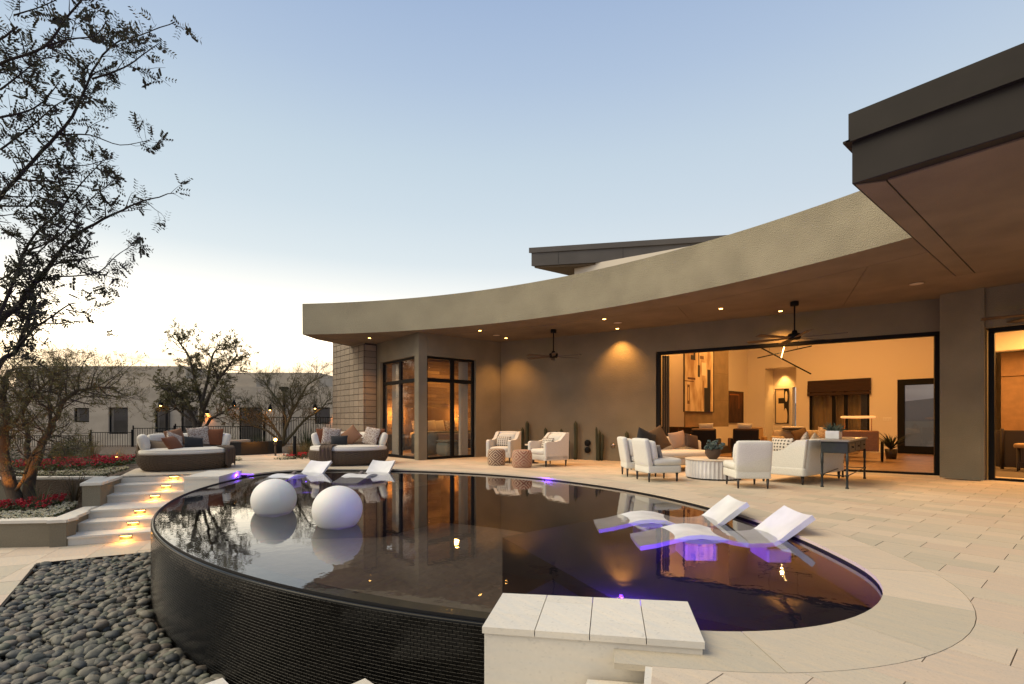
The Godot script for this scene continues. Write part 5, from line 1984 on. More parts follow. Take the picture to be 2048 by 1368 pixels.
func build_fittings():
	fan("black porch fan over the pair of armchairs", Vector3(-8.05, CEIL, 3.94), 0.76, 0.86, 0.3)
	fan("black porch fan in front of the living room chandelier", Vector3(-2.145, CEIL, 2.22), 0.78, 1.0, 0.12)
	fan("black porch fan cut by the picture edge above the kitchen opening", Vector3(1.75, CEIL, 1.2), 0.72, 0.95, 0.2)
	var spots := [[-12.92, 7.43, "first porch downlight, by the concrete block wall", 2.2], [-9.56, 5.49, "porch downlight over the house corner post", 2.2], [-10.11, 4.05, "porch downlight in the inner corner over the armchair", 2.6], [-6.12, 3.98, "porch downlight at the outer edge between the two fans", 2.2], [-6.76, 2.63, "porch downlight washing the wall above the cacti", 3.2], [-3.55, 2.81, "porch downlight over the curved sofa", 2.2], [-2.76, 1.44, "porch downlight above the wide living room opening", 3.2]]
	for s in spots:
		var o := thing("downlight", s[2], "downlight", Vector3(s[0], CEIL - 0.004, s[1]), 0, "recessed porch downlights")
		var mb := MB.new(true)
		mb.lathe([Vector2(0.045, -0.001), Vector2(0.075, -0.006), Vector2(0.078, 0.0), Vector2(0.045, 0.002)], 24)
		part("trim_ring", mb, M.soffit, o)
		mb = MB.new(true)
		mb.cyl(Vector3(0, -0.004, 0), 0.042, 0.004, 20)
		part("lens", mb, M.warm_lamp, o)
		spot("downlight_beam", Vector3(0, -0.02, 0), Vector3(0.001, -1, 0), Color(1.0, 0.70, 0.36), s[3] * 2.0, 52.0, 0.9, 0.03, o)
	for s in [[-9.86, 4.64, "flush round speaker in the porch ceiling by the inner corner"], [-6.19, 3.33, "flush round speaker in the porch ceiling above the cacti"], [-0.03, 1.98, "flush round speaker in the porch ceiling near the metal roof"]]:
		var o := thing("ceiling_speaker", s[2], "speaker", Vector3(s[0], CEIL, s[1]), 0, "round porch ceiling speakers")
		var mb := MB.new(true)
		mb.cyl(Vector3(0, -0.01, 0), 0.115, 0.0098, 28, 0.003)
		part("grille", mb, mat("speaker_paint", lin(.50, .42, .34), 0.8), o)
		mb = MB.new(true)
		mb.lathe([Vector2(0.115, -0.013), Vector2(0.128, -0.010), Vector2(0.128, -0.001), Vector2(0.115, -0.001)], 28)
		part("bezel", mb, M.soffit, o)
	# wall fittings near the cacti
	var d := (WALL_B - WALL_A).normalized()
	var yaw := atan2(-d.y, d.x) + PI
	var nrm := Vector2(d.y, -d.x)
	for f in [["upper black round vent cap on the stucco wall", -7.903, 0.515, 2.56], ["lower black round vent cap on the stucco wall", -7.903, 0.30, 2.56]]:
		var o := thing("vent_cap", f[0], "vent", Vector3(f[1], f[2], f[3]) + Vector3(nrm.x, 0, nrm.y) * 0.085, yaw, "black vent caps on the wall")
		var mb := MB.new(true)
		mb.x = Transform3D(Basis(Vector3.RIGHT, PI / 2), Vector3.ZERO)
		mb.lathe([Vector2(0, 0.0), Vector2(0.095, 0.0), Vector2(0.095, 0.05), Vector2(0.06, 0.075), Vector2(0, 0.08)], 20)
		part("hood", mb, M.black_frame, o)
		mb = MB.new()
		mb.box(Vector3(0, -0.055, 0.045), Vector3(0.15, 0.05, 0.05), 0.01)
		part("louver", mb, M.black_frame, o)
	var ob := thing("hose_bib", "small round metal tap fitting on the stucco wall beside the cacti", "tap", Vector3(-7.137, 0.455, 2.311) + Vector3(nrm.x, 0, nrm.y) * 0.085, yaw)
	var mb := MB.new(true)
	mb.x = Transform3D(Basis(Vector3.RIGHT, PI / 2), Vector3.ZERO)
	mb.lathe([Vector2(0, 0.0), Vector2(0.065, 0.0), Vector2(0.06, 0.02), Vector2(0, 0.025)], 20)
	part("plate", mb, mat("nickel", lin(.35, .30, .27), 0.3, 0.9), ob)
	mb = MB.new(true)
	mb.ball(Vector3(0, 0, 0.04), Vector3(0.025, 0.025, 0.03), 12, 8)
	part("valve", mb, M.nickel, ob)
const FORE := [
	[[[-1.933, 2.309, 14.804], [-1.847, 2.542, 14.669], [-1.807, 2.672, 14.590], [-1.707, 2.895, 14.438], [-1.648, 3.068, 14.336], [-1.623, 3.256, 14.275], [-1.613, 3.391, 14.232], [-1.562, 3.555, 14.138], [-1.480, 3.627, 14.009], [-1.364, 3.724, 13.837]], 0.0134, 0.0024],
	[[[-1.571, 3.295, 14.244], [-1.475, 3.377, 14.096], [-1.415, 3.481, 13.993], [-1.382, 3.561, 13.921]], 0.0061, 0.0018],
	[[[-1.641, 3.085, 14.766], [-1.491, 3.170, 14.633], [-1.295, 3.239, 14.444], [-1.165, 3.400, 14.333], [-1.039, 3.525, 14.229]], 0.0084, 0.0042],
	[[[-1.309, 3.246, 14.444], [-1.258, 3.313, 14.336], [-1.210, 3.352, 14.232], [-1.202, 3.466, 14.175]], 0.0055, 0.0021],
	[[[-1.478, 3.206, 14.726], [-1.420, 3.264, 14.625], [-1.388, 3.351, 14.555]], 0.0067, 0.0040],
	[[[-1.768, 2.922, 14.763], [-1.719, 2.969, 14.656], [-1.671, 3.019, 14.551], [-1.637, 3.103, 14.463], [-1.616, 3.248, 14.391]], 0.0087, 0.0022],
	[[[-2.392, 1.466, 14.887], [-2.273, 1.848, 14.713], [-2.231, 1.952, 14.631], [-2.189, 2.104, 14.549], [-2.160, 2.213, 14.483], [-2.073, 2.429, 14.347], [-1.967, 2.569, 14.187], [-1.828, 2.697, 13.990], [-1.710, 2.768, 13.816]], 0.0279, 0.0026],
	[[[-2.098, 2.531, 14.847], [-2.003, 2.537, 14.685], [-1.895, 2.550, 14.508], [-1.857, 2.547, 14.415], [-1.789, 2.505, 14.286], [-1.780, 2.482, 14.229]], 0.0077, 0.0022],
	[[[-2.184, 1.681, 14.793], [-2.132, 1.978, 14.669], [-2.097, 2.356, 14.564], [-2.041, 2.559, 14.433], [-1.983, 2.783, 14.301], [-1.941, 2.964, 14.188]], 0.0127, 0.0024],
	[[[-1.818, 2.666, 14.572], [-1.700, 2.667, 14.367], [-1.580, 2.623, 14.160]], 0.0061, 0.0018],
	[[[-2.119, 2.204, 14.481], [-2.118, 2.264, 14.416], [-1.999, 2.321, 14.211]], 0.0083, 0.0033],
	[[[-2.102, 2.154, 14.460], [-2.085, 2.170, 14.393], [-1.982, 2.202, 14.222], [-1.936, 2.324, 14.119], [-1.905, 2.410, 14.035]], 0.0067, 0.0020],
	[[[-2.021, 2.211, 14.221], [-1.955, 2.171, 14.080]], 0.0034, 0.0017],
	[[[-2.662, 1.134, 14.900], [-2.571, 1.594, 14.743], [-2.551, 1.682, 14.671], [-2.547, 1.829, 14.620], [-2.547, 2.015, 14.573], [-2.579, 2.120, 14.565]], 0.0192, 0.0105],
	[[[-2.537, 1.681, 14.670], [-2.492, 1.849, 14.570], [-2.458, 1.934, 14.481], [-2.413, 2.037, 14.380], [-2.418, 2.055, 14.339]], 0.0124, 0.0027],
	[[[-2.368, 1.996, 14.389], [-2.309, 1.974, 14.271], [-2.323, 2.017, 14.241]], 0.0054, 0.0018],
	[[[-1.818, 2.817, 14.666], [-1.759, 2.974, 14.532], [-1.697, 3.151, 14.395], [-1.641, 3.223, 14.265]], 0.0060, 0.0018],
	[[[-1.534, 3.043, 14.637], [-1.519, 3.155, 14.556], [-1.501, 3.268, 14.472], [-1.463, 3.326, 14.364]], 0.0056, 0.0017],
	[[[-1.724, 2.963, 14.396], [-1.671, 2.991, 14.254], [-1.614, 2.956, 14.107], [-1.553, 3.016, 13.956]], 0.0054, 0.0017],
	[[[-1.822, 2.778, 14.514], [-1.791, 2.803, 14.398], [-1.746, 2.829, 14.266], [-1.708, 2.903, 14.142]], 0.0049, 0.0017],
	[[[-1.980, 2.287, 14.548], [-1.912, 2.397, 14.403], [-1.840, 2.641, 14.255], [-1.787, 2.791, 14.128]], 0.0064, 0.0019],
	[[[-1.340, 3.381, 14.560], [-1.292, 3.468, 14.439], [-1.240, 3.584, 14.315]], 0.0040, 0.0016],
	[[[-2.102, 2.096, 14.695], [-2.036, 2.236, 14.552], [-1.986, 2.412, 14.430], [-1.956, 2.625, 14.331]], 0.0064, 0.0019],
]
const PLANTER_TREE := [
	[[[-11.663, -0.520, 15.406], [-11.759, -0.138, 15.522], [-11.836, 0.264, 15.615], [-11.862, 0.617, 15.645], [-11.836, 1.059, 15.615], [-11.836, 1.411, 15.615], [-11.868, 1.814, 15.653], [-11.778, 2.216, 15.545]], 0.1308, 0.0453],
	[[[-11.659, -0.456, 15.245], [-11.701, -0.013, 15.248], [-11.651, 0.423, 15.141], [-11.601, 0.790, 15.034], [-11.504, 1.200, 14.870], [-11.406, 1.623, 14.705], [-11.182, 1.862, 14.388], [-10.790, 1.884, 13.870]], 0.1107, 0.0151],
	[[[-11.672, 0.347, 15.261], [-11.816, 0.657, 15.308], [-11.907, 0.870, 15.293], [-12.084, 1.325, 15.381], [-12.156, 1.734, 15.342], [-12.145, 2.214, 15.204]], 0.0604, 0.0201],
	[[[-11.569, 0.428, 15.136], [-11.291, 1.109, 14.927], [-11.195, 1.610, 14.937], [-11.011, 2.202, 14.840]], 0.0453, 0.0151],
	[[[-11.830, 0.989, 15.607], [-11.789, 1.312, 15.402], [-11.798, 1.621, 15.255], [-11.737, 1.935, 15.026], [-11.607, 2.309, 14.712]], 0.0453, 0.0151],
	[[[-11.714, -0.249, 15.468], [-11.478, 0.015, 15.340], [-11.182, 0.618, 15.140], [-10.807, 0.917, 14.845]], 0.0352, 0.0151],
	[[[-11.849, 0.808, 15.630], [-11.956, 1.210, 15.915], [-12.064, 1.604, 16.202]], 0.0453, 0.0201],
]
const GARDEN_TREE := [
	[[[-19.777, 0.367, 11.245], [-19.801, 0.803, 11.274], [-19.861, 1.181, 11.347], [-20.019, 1.692, 11.536], [-20.260, 2.165, 11.827], [-20.502, 2.638, 12.119]], 0.1230, 0.0378],
	[[[-19.801, 0.803, 11.274], [-19.772, 1.409, 11.083], [-19.925, 1.984, 11.111], [-20.189, 2.757, 11.272], [-20.454, 3.635, 11.435], [-20.858, 4.327, 11.764]], 0.1041, 0.0284],
	[[[-19.692, 1.314, 11.143], [-19.419, 1.972, 10.971], [-19.124, 2.529, 10.772], [-18.712, 3.174, 10.433], [-18.362, 3.627, 10.168]], 0.0852, 0.0284],
	[[[-19.740, 0.500, 11.202], [-19.301, 1.219, 10.908], [-18.890, 1.442, 10.648], [-18.389, 1.736, 10.278]], 0.0662, 0.0237],
	[[[-19.861, 1.124, 11.347], [-20.441, 1.695, 11.888], [-20.866, 1.984, 12.244]], 0.0568, 0.0189],
	[[[-19.680, 1.881, 11.129], [-19.708, 2.745, 10.928], [-19.759, 3.718, 10.754], [-19.746, 4.028, 10.504]], 0.0662, 0.0237],
]
const BARE_TREE := [
	[[[-18.239, 0.209, 8.612], [-18.367, 0.538, 8.687], [-18.607, 1.024, 8.898], [-18.874, 1.415, 9.141], [-19.216, 1.710, 9.475]], 0.0777, 0.0194],
	[[[-18.239, 0.248, 8.612], [-18.137, 0.832, 8.567], [-17.960, 1.316, 8.433], [-17.723, 1.894, 8.225], [-17.425, 2.565, 7.945], [-17.068, 2.849, 7.593]], 0.0777, 0.0194],
	[[[-18.264, 0.345, 8.642], [-18.271, 1.122, 8.493], [-18.502, 1.808, 8.615], [-18.885, 2.403, 8.920], [-19.183, 2.805, 9.122]], 0.0583, 0.0194],
	[[[-18.215, 0.287, 8.582], [-18.025, 0.790, 8.229], [-17.833, 1.259, 7.873], [-17.564, 1.613, 7.424], [-17.456, 2.009, 7.168]], 0.0680, 0.0194],
	[[[-18.252, 0.287, 8.627], [-18.516, 0.794, 9.101], [-18.776, 1.027, 9.572], [-18.850, 1.506, 9.816]], 0.0583, 0.0194],
	[[[-18.190, 0.870, 8.552], [-17.899, 1.702, 8.358], [-17.855, 2.276, 8.463], [-17.628, 2.845, 8.345]], 0.0486, 0.0146],
]

# ---------------------------------------------------------------- plants
class LB:
	# leaves as folded diamonds, gathered into plain arrays
	var v := PackedVector3Array()
	var n := PackedVector3Array()
	var c := PackedColorArray()
	var i := PackedInt32Array()
	func leaf(p: Vector3, d: Vector3, s: Vector3, l: float, w: float, col: Color):
		var b := v.size()
		var nr := d.cross(s).normalized()
		var m := p + d * l * 0.5
		v.append(p); v.append(m + s * w * 0.5 + nr * w * 0.12); v.append(p + d * l); v.append(m - s * w * 0.5 + nr * w * 0.12)
		for k in 4:
			n.append(nr)
			c.append(col)
		i.append_array([b, b + 1, b + 2, b, b + 2, b + 3])
	func blade(p: Vector3, d: Vector3, s: Vector3, l: float, w: float, bend: Vector3, col: Color, seg := 3):
		# a narrow grass or agave blade that bends over
		var b := v.size()
		for k in seg + 1:
			var t := float(k) / seg
			var q := p + d * l * t + bend * l * t * t
			var ww := w * (1.0 - t * 0.94) * 0.5
			var nr := (d + bend * 2.0 * t).cross(s).normalized()
			v.append(q - s * ww); v.append(q + s * ww)
			n.append(-nr); n.append(-nr)
			c.append(col); c.append(col)
		for k in seg:
			var e := b + k * 2
			i.append_array([e, e + 2, e + 3, e, e + 3, e + 1])
	func mesh() -> ArrayMesh:
		var a := []
		a.resize(Mesh.ARRAY_MAX)
		a[Mesh.ARRAY_VERTEX] = v
		a[Mesh.ARRAY_NORMAL] = n
		a[Mesh.ARRAY_COLOR] = c
		a[Mesh.ARRAY_INDEX] = i
		var m := ArrayMesh.new()
		if v.size():
			m.add_surface_from_arrays(Mesh.PRIMITIVE_TRIANGLES, a)
		return m

func leaf_mat() -> StandardMaterial3D:
	if M.has("leaves"):
		return M.leaves
	var m := mat("leaves", Color.WHITE, 0.75)
	m.vertex_color_use_as_albedo = true
	m.backlight_enabled = true
	m.backlight = Color(0.6, 0.6, 0.4)
	m.cull_mode = BaseMaterial3D.CULL_DISABLED
	return m

func green(base: Vector3, vary: float) -> Color:
	var k := 1.0 + rng.randf_range(-vary, vary)
	return Color(base.x * k * rng.randf_range(0.9, 1.15), base.y * k, base.z * k * rng.randf_range(0.8, 1.2))

func pts3(a: Array, off: Vector3) -> Array:
	var out := []
	for p in a:
		out.append(Vector3(p[0], p[1], p[2]) - off)
	return out

func pinnate(lb: LB, p: Vector3, d: Vector3, pairs: int, l: float, w: float, col: Vector3, spacing: float):
	# compound leaf: pairs of leaflets along a short stalk
	var s := d.cross(Vector3(rng.randfn(0, 1), rng.randfn(0, 1), rng.randfn(0, 1))).normalized()
	var up := d.cross(s).normalized()
	for k in pairs:
		var q := p + d * spacing * (k + 0.6)
		for e in [-1.0, 1.0]:
			lb.leaf(q, (s * e + d * 0.45).normalized(), up, l * rng.randf_range(0.75, 1.15), w, green(col, 0.25))

func twigs(mb: MB, lb: LB, path: Array, r0: float, r1: float, o: Dictionary, depth: int):
	# side shoots along a limb; the last generation carries the leaves
	var total := 0.0
	for k in path.size() - 1:
		total += path[k].distance_to(path[k + 1])
	var count := int(total * o.per_m[depth])
	for c in count:
		var t := rng.randf_range(o.from[depth], 1.0)
		var f := t * (path.size() - 1)
		var k := mini(int(f), path.size() - 2)
		var p: Vector3 = path[k].lerp(path[k + 1], f - k)
		var d: Vector3 = (path[k + 1] - path[k]).normalized()
		var side := d.cross(Vector3(rng.randfn(0, 1), rng.randfn(0, 1), rng.randfn(0, 1))).normalized()
		var nd: Vector3 = (d * o.along[depth] + side + Vector3(0, o.up, 0)).normalized()
		var l: float = o.len[depth] * rng.randf_range(0.55, 1.2) * (1.15 - 0.5 * t)
		var path2 := [p]
		var q := p
		var e := nd
		var seg := 4
		for s in seg:
			e = (e + Vector3(rng.randfn(0, o.wob), rng.randfn(0, o.wob) + o.up * 0.25, rng.randfn(0, o.wob))).normalized()
			q += e * l / seg
			path2.append(q)
		var ra: float = lerpf(r0, r1, t) * 0.55
		ra = clampf(ra, o.rmin, o.rmax[depth])
		var rs := []
		for s in seg + 1:
			rs.append(lerpf(ra, maxf(o.rmin * 0.7, ra * 0.3), float(s) / seg))
		mb.tube(path2, rs, 4 if depth > 0 else 5, false)
		if depth + 1 < o.per_m.size():
			twigs(mb, lb, path2, ra, ra * 0.3, o, depth + 1)
		elif o.leaf > 0.0:
			for z in int(l * o.leaves_per_m):
				var f2 := rng.randf_range(0.1, 1.0) * seg
				var k2 := mini(int(f2), seg - 1)
				var lp: Vector3 = path2[k2].lerp(path2[k2 + 1], f2 - k2)
				var ld := (e + Vector3(rng.randfn(0, 0.8), rng.randfn(0.1, 0.8), rng.randfn(0, 0.8))).normalized()
				pinnate(lb, lp, ld, o.pairs, o.leaf, o.leaf * o.slim, o.col, o.leaf * 0.62)

func tree(called: String, label: String, limbs: Array, base: Vector3, o: Dictionary, bark: Material):
	var t := thing(called, label, "tree", base)
	var trunk := MB.new(true)
	var fine := MB.new(true)
	var lb := LB.new()
	for l in limbs:
		var p := pts3(l[0], base)
		# round off the corners
		var sm := [p[0]]
		for k in p.size() - 1:
			var a: Vector3 = p[maxi(k - 1, 0)]
			var d: Vector3 = p[mini(k + 2, p.size() - 1)]
			for s in 4:
				sm.append(p[k].cubic_interpolate(p[k + 1], a, d, (s + 1) / 4.0))
		var rs := []
		for k in sm.size():
			sm[k] += Vector3(rng.randfn(0, 1), rng.randfn(0, 1), rng.randfn(0, 1)) * l[1] * 0.10
			rs.append(lerpf(l[1], l[2], pow(float(k) / (sm.size() - 1), 0.8)))
		trunk.tube(sm, rs, 8, true)
		twigs(fine, lb, sm, l[1], l[2], o, 0)
	part("trunk", trunk, bark, t)
	part("twigs", fine, bark, t).set_meta("kind", "stuff")
	if lb.v.size():
		part("crown", lb.mesh(), leaf_mat(), t).set_meta("kind", "stuff")
	return t

func build_trees():
	# near tree whose limbs reach in from the left edge
	var root := Vector3(-2.05, -0.95, 16.9)
	var limbs := FORE.duplicate()
	var trunk := [[-2.05, -0.95, 16.9], [-2.0, -0.2, 16.75], [-1.9, 0.6, 16.55], [-1.75, 1.1, 16.4]]
	limbs.append([trunk, 0.085, 0.06])
	for l in FORE:
		if l[0][0][2] > 15.5 and l[1] > 0.008:
			limbs.append([[trunk[3], [lerpf(-1.75, l[0][0][0], 0.5), lerpf(1.1, l[0][0][1], 0.55), lerpf(16.4, l[0][0][2], 0.5)], l[0][0]], maxf(l[1] * 1.5, 0.03), l[1]])
	tree("ironwood_tree", "dark thorny tree whose leafy limbs reach in high from the left edge", limbs, root, {per_m = [22.0, 13.0], from = [0.04, 0.15], along = [0.5, 0.7], len = [0.20, 0.085], up = 0.12, wob = 0.22, rmin = 0.0012, rmax = [0.005, 0.0022], leaf = 0.028, slim = 0.46, pairs = 4, leaves_per_m = 62.0, col = Vector3(.040, .042, .026)}, M.bark_dark)
	tree("planter_tree", "many-stemmed olive green tree growing in the lower planter", PLANTER_TREE, Vector3(-11.64, -0.53, 15.40), {per_m = [8.0, 9.0, 8.0], from = [0.4, 0.15, 0.1], along = [0.5, 0.7, 0.8], len = [1.15, 0.50, 0.22], up = 0.10, wob = 0.2, rmin = 0.0022, rmax = [0.016, 0.006, 0.003], leaf = 0.055, slim = 0.20, pairs = 3, leaves_per_m = 17.0, col = Vector3(.12, .105, .04)}, M.bark)
	tree("garden_tree", "airy small-leaved tree behind the daybed above the steps", GARDEN_TREE, Vector3(-21.8, -0.08, 11.6) * 0.0 + Vector3(GARDEN_TREE[0][0][0][0], -0.08, GARDEN_TREE[0][0][0][2]), {per_m = [8.0, 8.0, 5.0], from = [0.3, 0.2, 0.1], along = [0.6, 0.7, 0.8], len = [1.0, 0.45, 0.22], up = 0.22, wob = 0.2, rmin = 0.004, rmax = [0.018, 0.008, 0.005], leaf = 0.07, slim = 0.42, pairs = 3, leaves_per_m = 26.0, col = Vector3(.10, .09, .036)}, M.bark)
	tree("palo_verde", "fan of thin bare branches between the black basin and the block wall", BARE_TREE, Vector3(BARE_TREE[0][0][0][0], -0.08, BARE_TREE[0][0][0][2]), {per_m = [8.0, 8.0, 7.0], from = [0.3, 0.15, 0.1], along = [0.9, 0.9, 0.9], len = [1.0, 0.5, 0.26], up = 0.25, wob = 0.14, rmin = 0.0035, rmax = [0.015, 0.008, 0.005], leaf = 0.045, slim = 0.2, pairs = 2, leaves_per_m = 22.0, col = Vector3(.10, .085, .035)}, mat("bark_green", lin(.13, .115, .06), 0.9, 0, T.speck, 4.0))

func grass_tuft(label: String, at: Vector3, r: float, h: float, n: int, col: Vector3, w := 0.006, called := "grass_clump", cat := "grass clump", group := "ornamental grasses", stiff := 0.5):
	var lb := LB.new()
	for k in n:
		var a := rng.randf() * TAU
		var rr := sqrt(rng.randf()) * r * 0.35
		var lean := rng.randf_range(0.05, 1.0)
		var d := Vector3(cos(a) * lean * 0.55, 1.0, sin(a) * lean * 0.55).normalized()
		var s := Vector3(-sin(a), 0, cos(a))
		var bend := Vector3(cos(a), -0.35, sin(a)) * lean * (1.0 - stiff)
		lb.blade(Vector3(cos(a) * rr, -0.01, sin(a) * rr), d, s, h * rng.randf_range(0.6, 1.1), w, bend, green(col, 0.3), 3)
	var o := thing(called, label, cat, at, 0, group)
	part("blades", lb.mesh(), leaf_mat(), o).set_meta("kind", "stuff")
	return o

func agave(label: String, at: Vector3, h: float, n: int, col: Vector3, w := 0.035):
	var o := thing("spiky_plant", label, "plant", at, 0, "sword-leaved plants")
	var m := cloth("agave_leaf", lin(col.x, col.y, col.z), 0.7)
	for k in n:
		var lb := LB.new()
		var a := TAU * k * 0.382 + rng.randf_range(-0.2, 0.2)
		var lean := rng.randf_range(0.1, 0.62)
		var d := Vector3(cos(a) * lean, 1.0, sin(a) * lean).normalized()
		var s := Vector3(-sin(a), 0, cos(a))
		lb.blade(Vector3(cos(a), 0, sin(a)) * 0.03, d, s, h * rng.randf_range(0.7, 1.1), w, Vector3(cos(a), -0.2, sin(a)) * 0.16, green(col, 0.2), 5)
		part("leaf", lb.mesh(), leaf_mat(), o)
	return o

func flower_bed(called: String, label: String, area_: Array, y: float, n: int, col: Vector3, bloom: Vector3, size: float, hgt: float, clump := 0.0):
	# low bedding plants: a mat of leaves with small open blooms
	var poly := PackedVector2Array(area_)
	var lo := poly[0]
	var hi := poly[0]
	for p in poly:
		lo = lo.min(p)
		hi = hi.max(p)
	var c := (lo + hi) * 0.5
	var o := thing(called, label, "flowers", v3(c, y))
	var lv := LB.new()
	var bl := LB.new()
	var nz := FastNoiseLite.new()
	nz.seed = label.hash() & 0xfff
	nz.frequency = 1.6
	var made := 0
	var tries := 0
	while made < n and tries < n * 12:
		tries += 1
		var p := Vector2(rng.randf_range(lo.x, hi.x), rng.randf_range(lo.y, hi.y))
		if not Geometry2D.is_point_in_polygon(p, poly):
			continue
		if clump > 0.0 and nz.get_noise_2d(p.x * 1.5, p.y * 1.5) < clump - 0.25:
			continue
		made += 1
		var top := hgt * rng.randf_range(0.55, 1.1)
		for k in 7:
			var d := Vector3(rng.randfn(0, 1), rng.randf_range(0.0, 0.9), rng.randfn(0, 1)).normalized()
			lv.leaf(v3(p - c, top * rng.randf_range(0.1, 0.85)), d, d.cross(Vector3(rng.randfn(0, 1), 1, rng.randfn(0, 1))).normalized(), size * 1.3, size * 0.7, green(col, 0.35))
		for k in 9:
			var d := Vector3(rng.randfn(0, 0.7), rng.randf_range(0.2, 1.0), rng.randfn(0, 0.7)).normalized()
			var q := v3(p - c, top) + Vector3(rng.randfn(0, 0.5), rng.randfn(0, 0.25), rng.randfn(0, 0.5)) * size
			bl.leaf(q, d, d.cross(Vector3(rng.randfn(0, 1), 1, rng.randfn(0, 1))).normalized(), size * 0.7, size * 0.6, green(bloom, 0.25))
	part("foliage", lv.mesh(), leaf_mat(), o).set_meta("kind", "stuff")
	part("blossoms", bl.mesh(), leaf_mat(), o).set_meta("kind", "stuff")

func cactus(label: String, base: Vector2, stems: Array):
	var o := thing("column_cactus", label, "cactus", v3(base, 0.0), 0, "column cacti along the stucco wall")
	var m: Material = mat("cactus_skin", lin(.055, .060, .028), 0.8, 0, T.speck, 5.0) if not M.has("cactus_skin") else M.cactus_skin
	for s in stems:
		var mb := MB.new(true)
		var rings := []
		var ribs := 7
		var hh: float = s[2]
		var r: float = s[3]
		for i in 13:
			var t := i / 12.0
			var cap := sqrt(maxf(0.0, 1.0 - pow(maxf(0.0, (t - 0.9) / 0.1), 2.0)))
			var ring := []
			for k in ribs * 4:
				var a := -TAU * k / (ribs * 4)
				var rr := r * (0.86 + 0.14 * cos(a * ribs)) * maxf(cap, 0.05) * (0.92 + 0.08 * sin(t * 9.0 + s[0] * 40.0))
				ring.append(Vector3(s[0] + cos(a) * rr + 0.02 * sin(t * 3.0 + s[1] * 50.0), t * hh, s[1] + sin(a) * rr))
			rings.append(ring)
		mb.loft(rings)
		part("stem", mb, m, o)

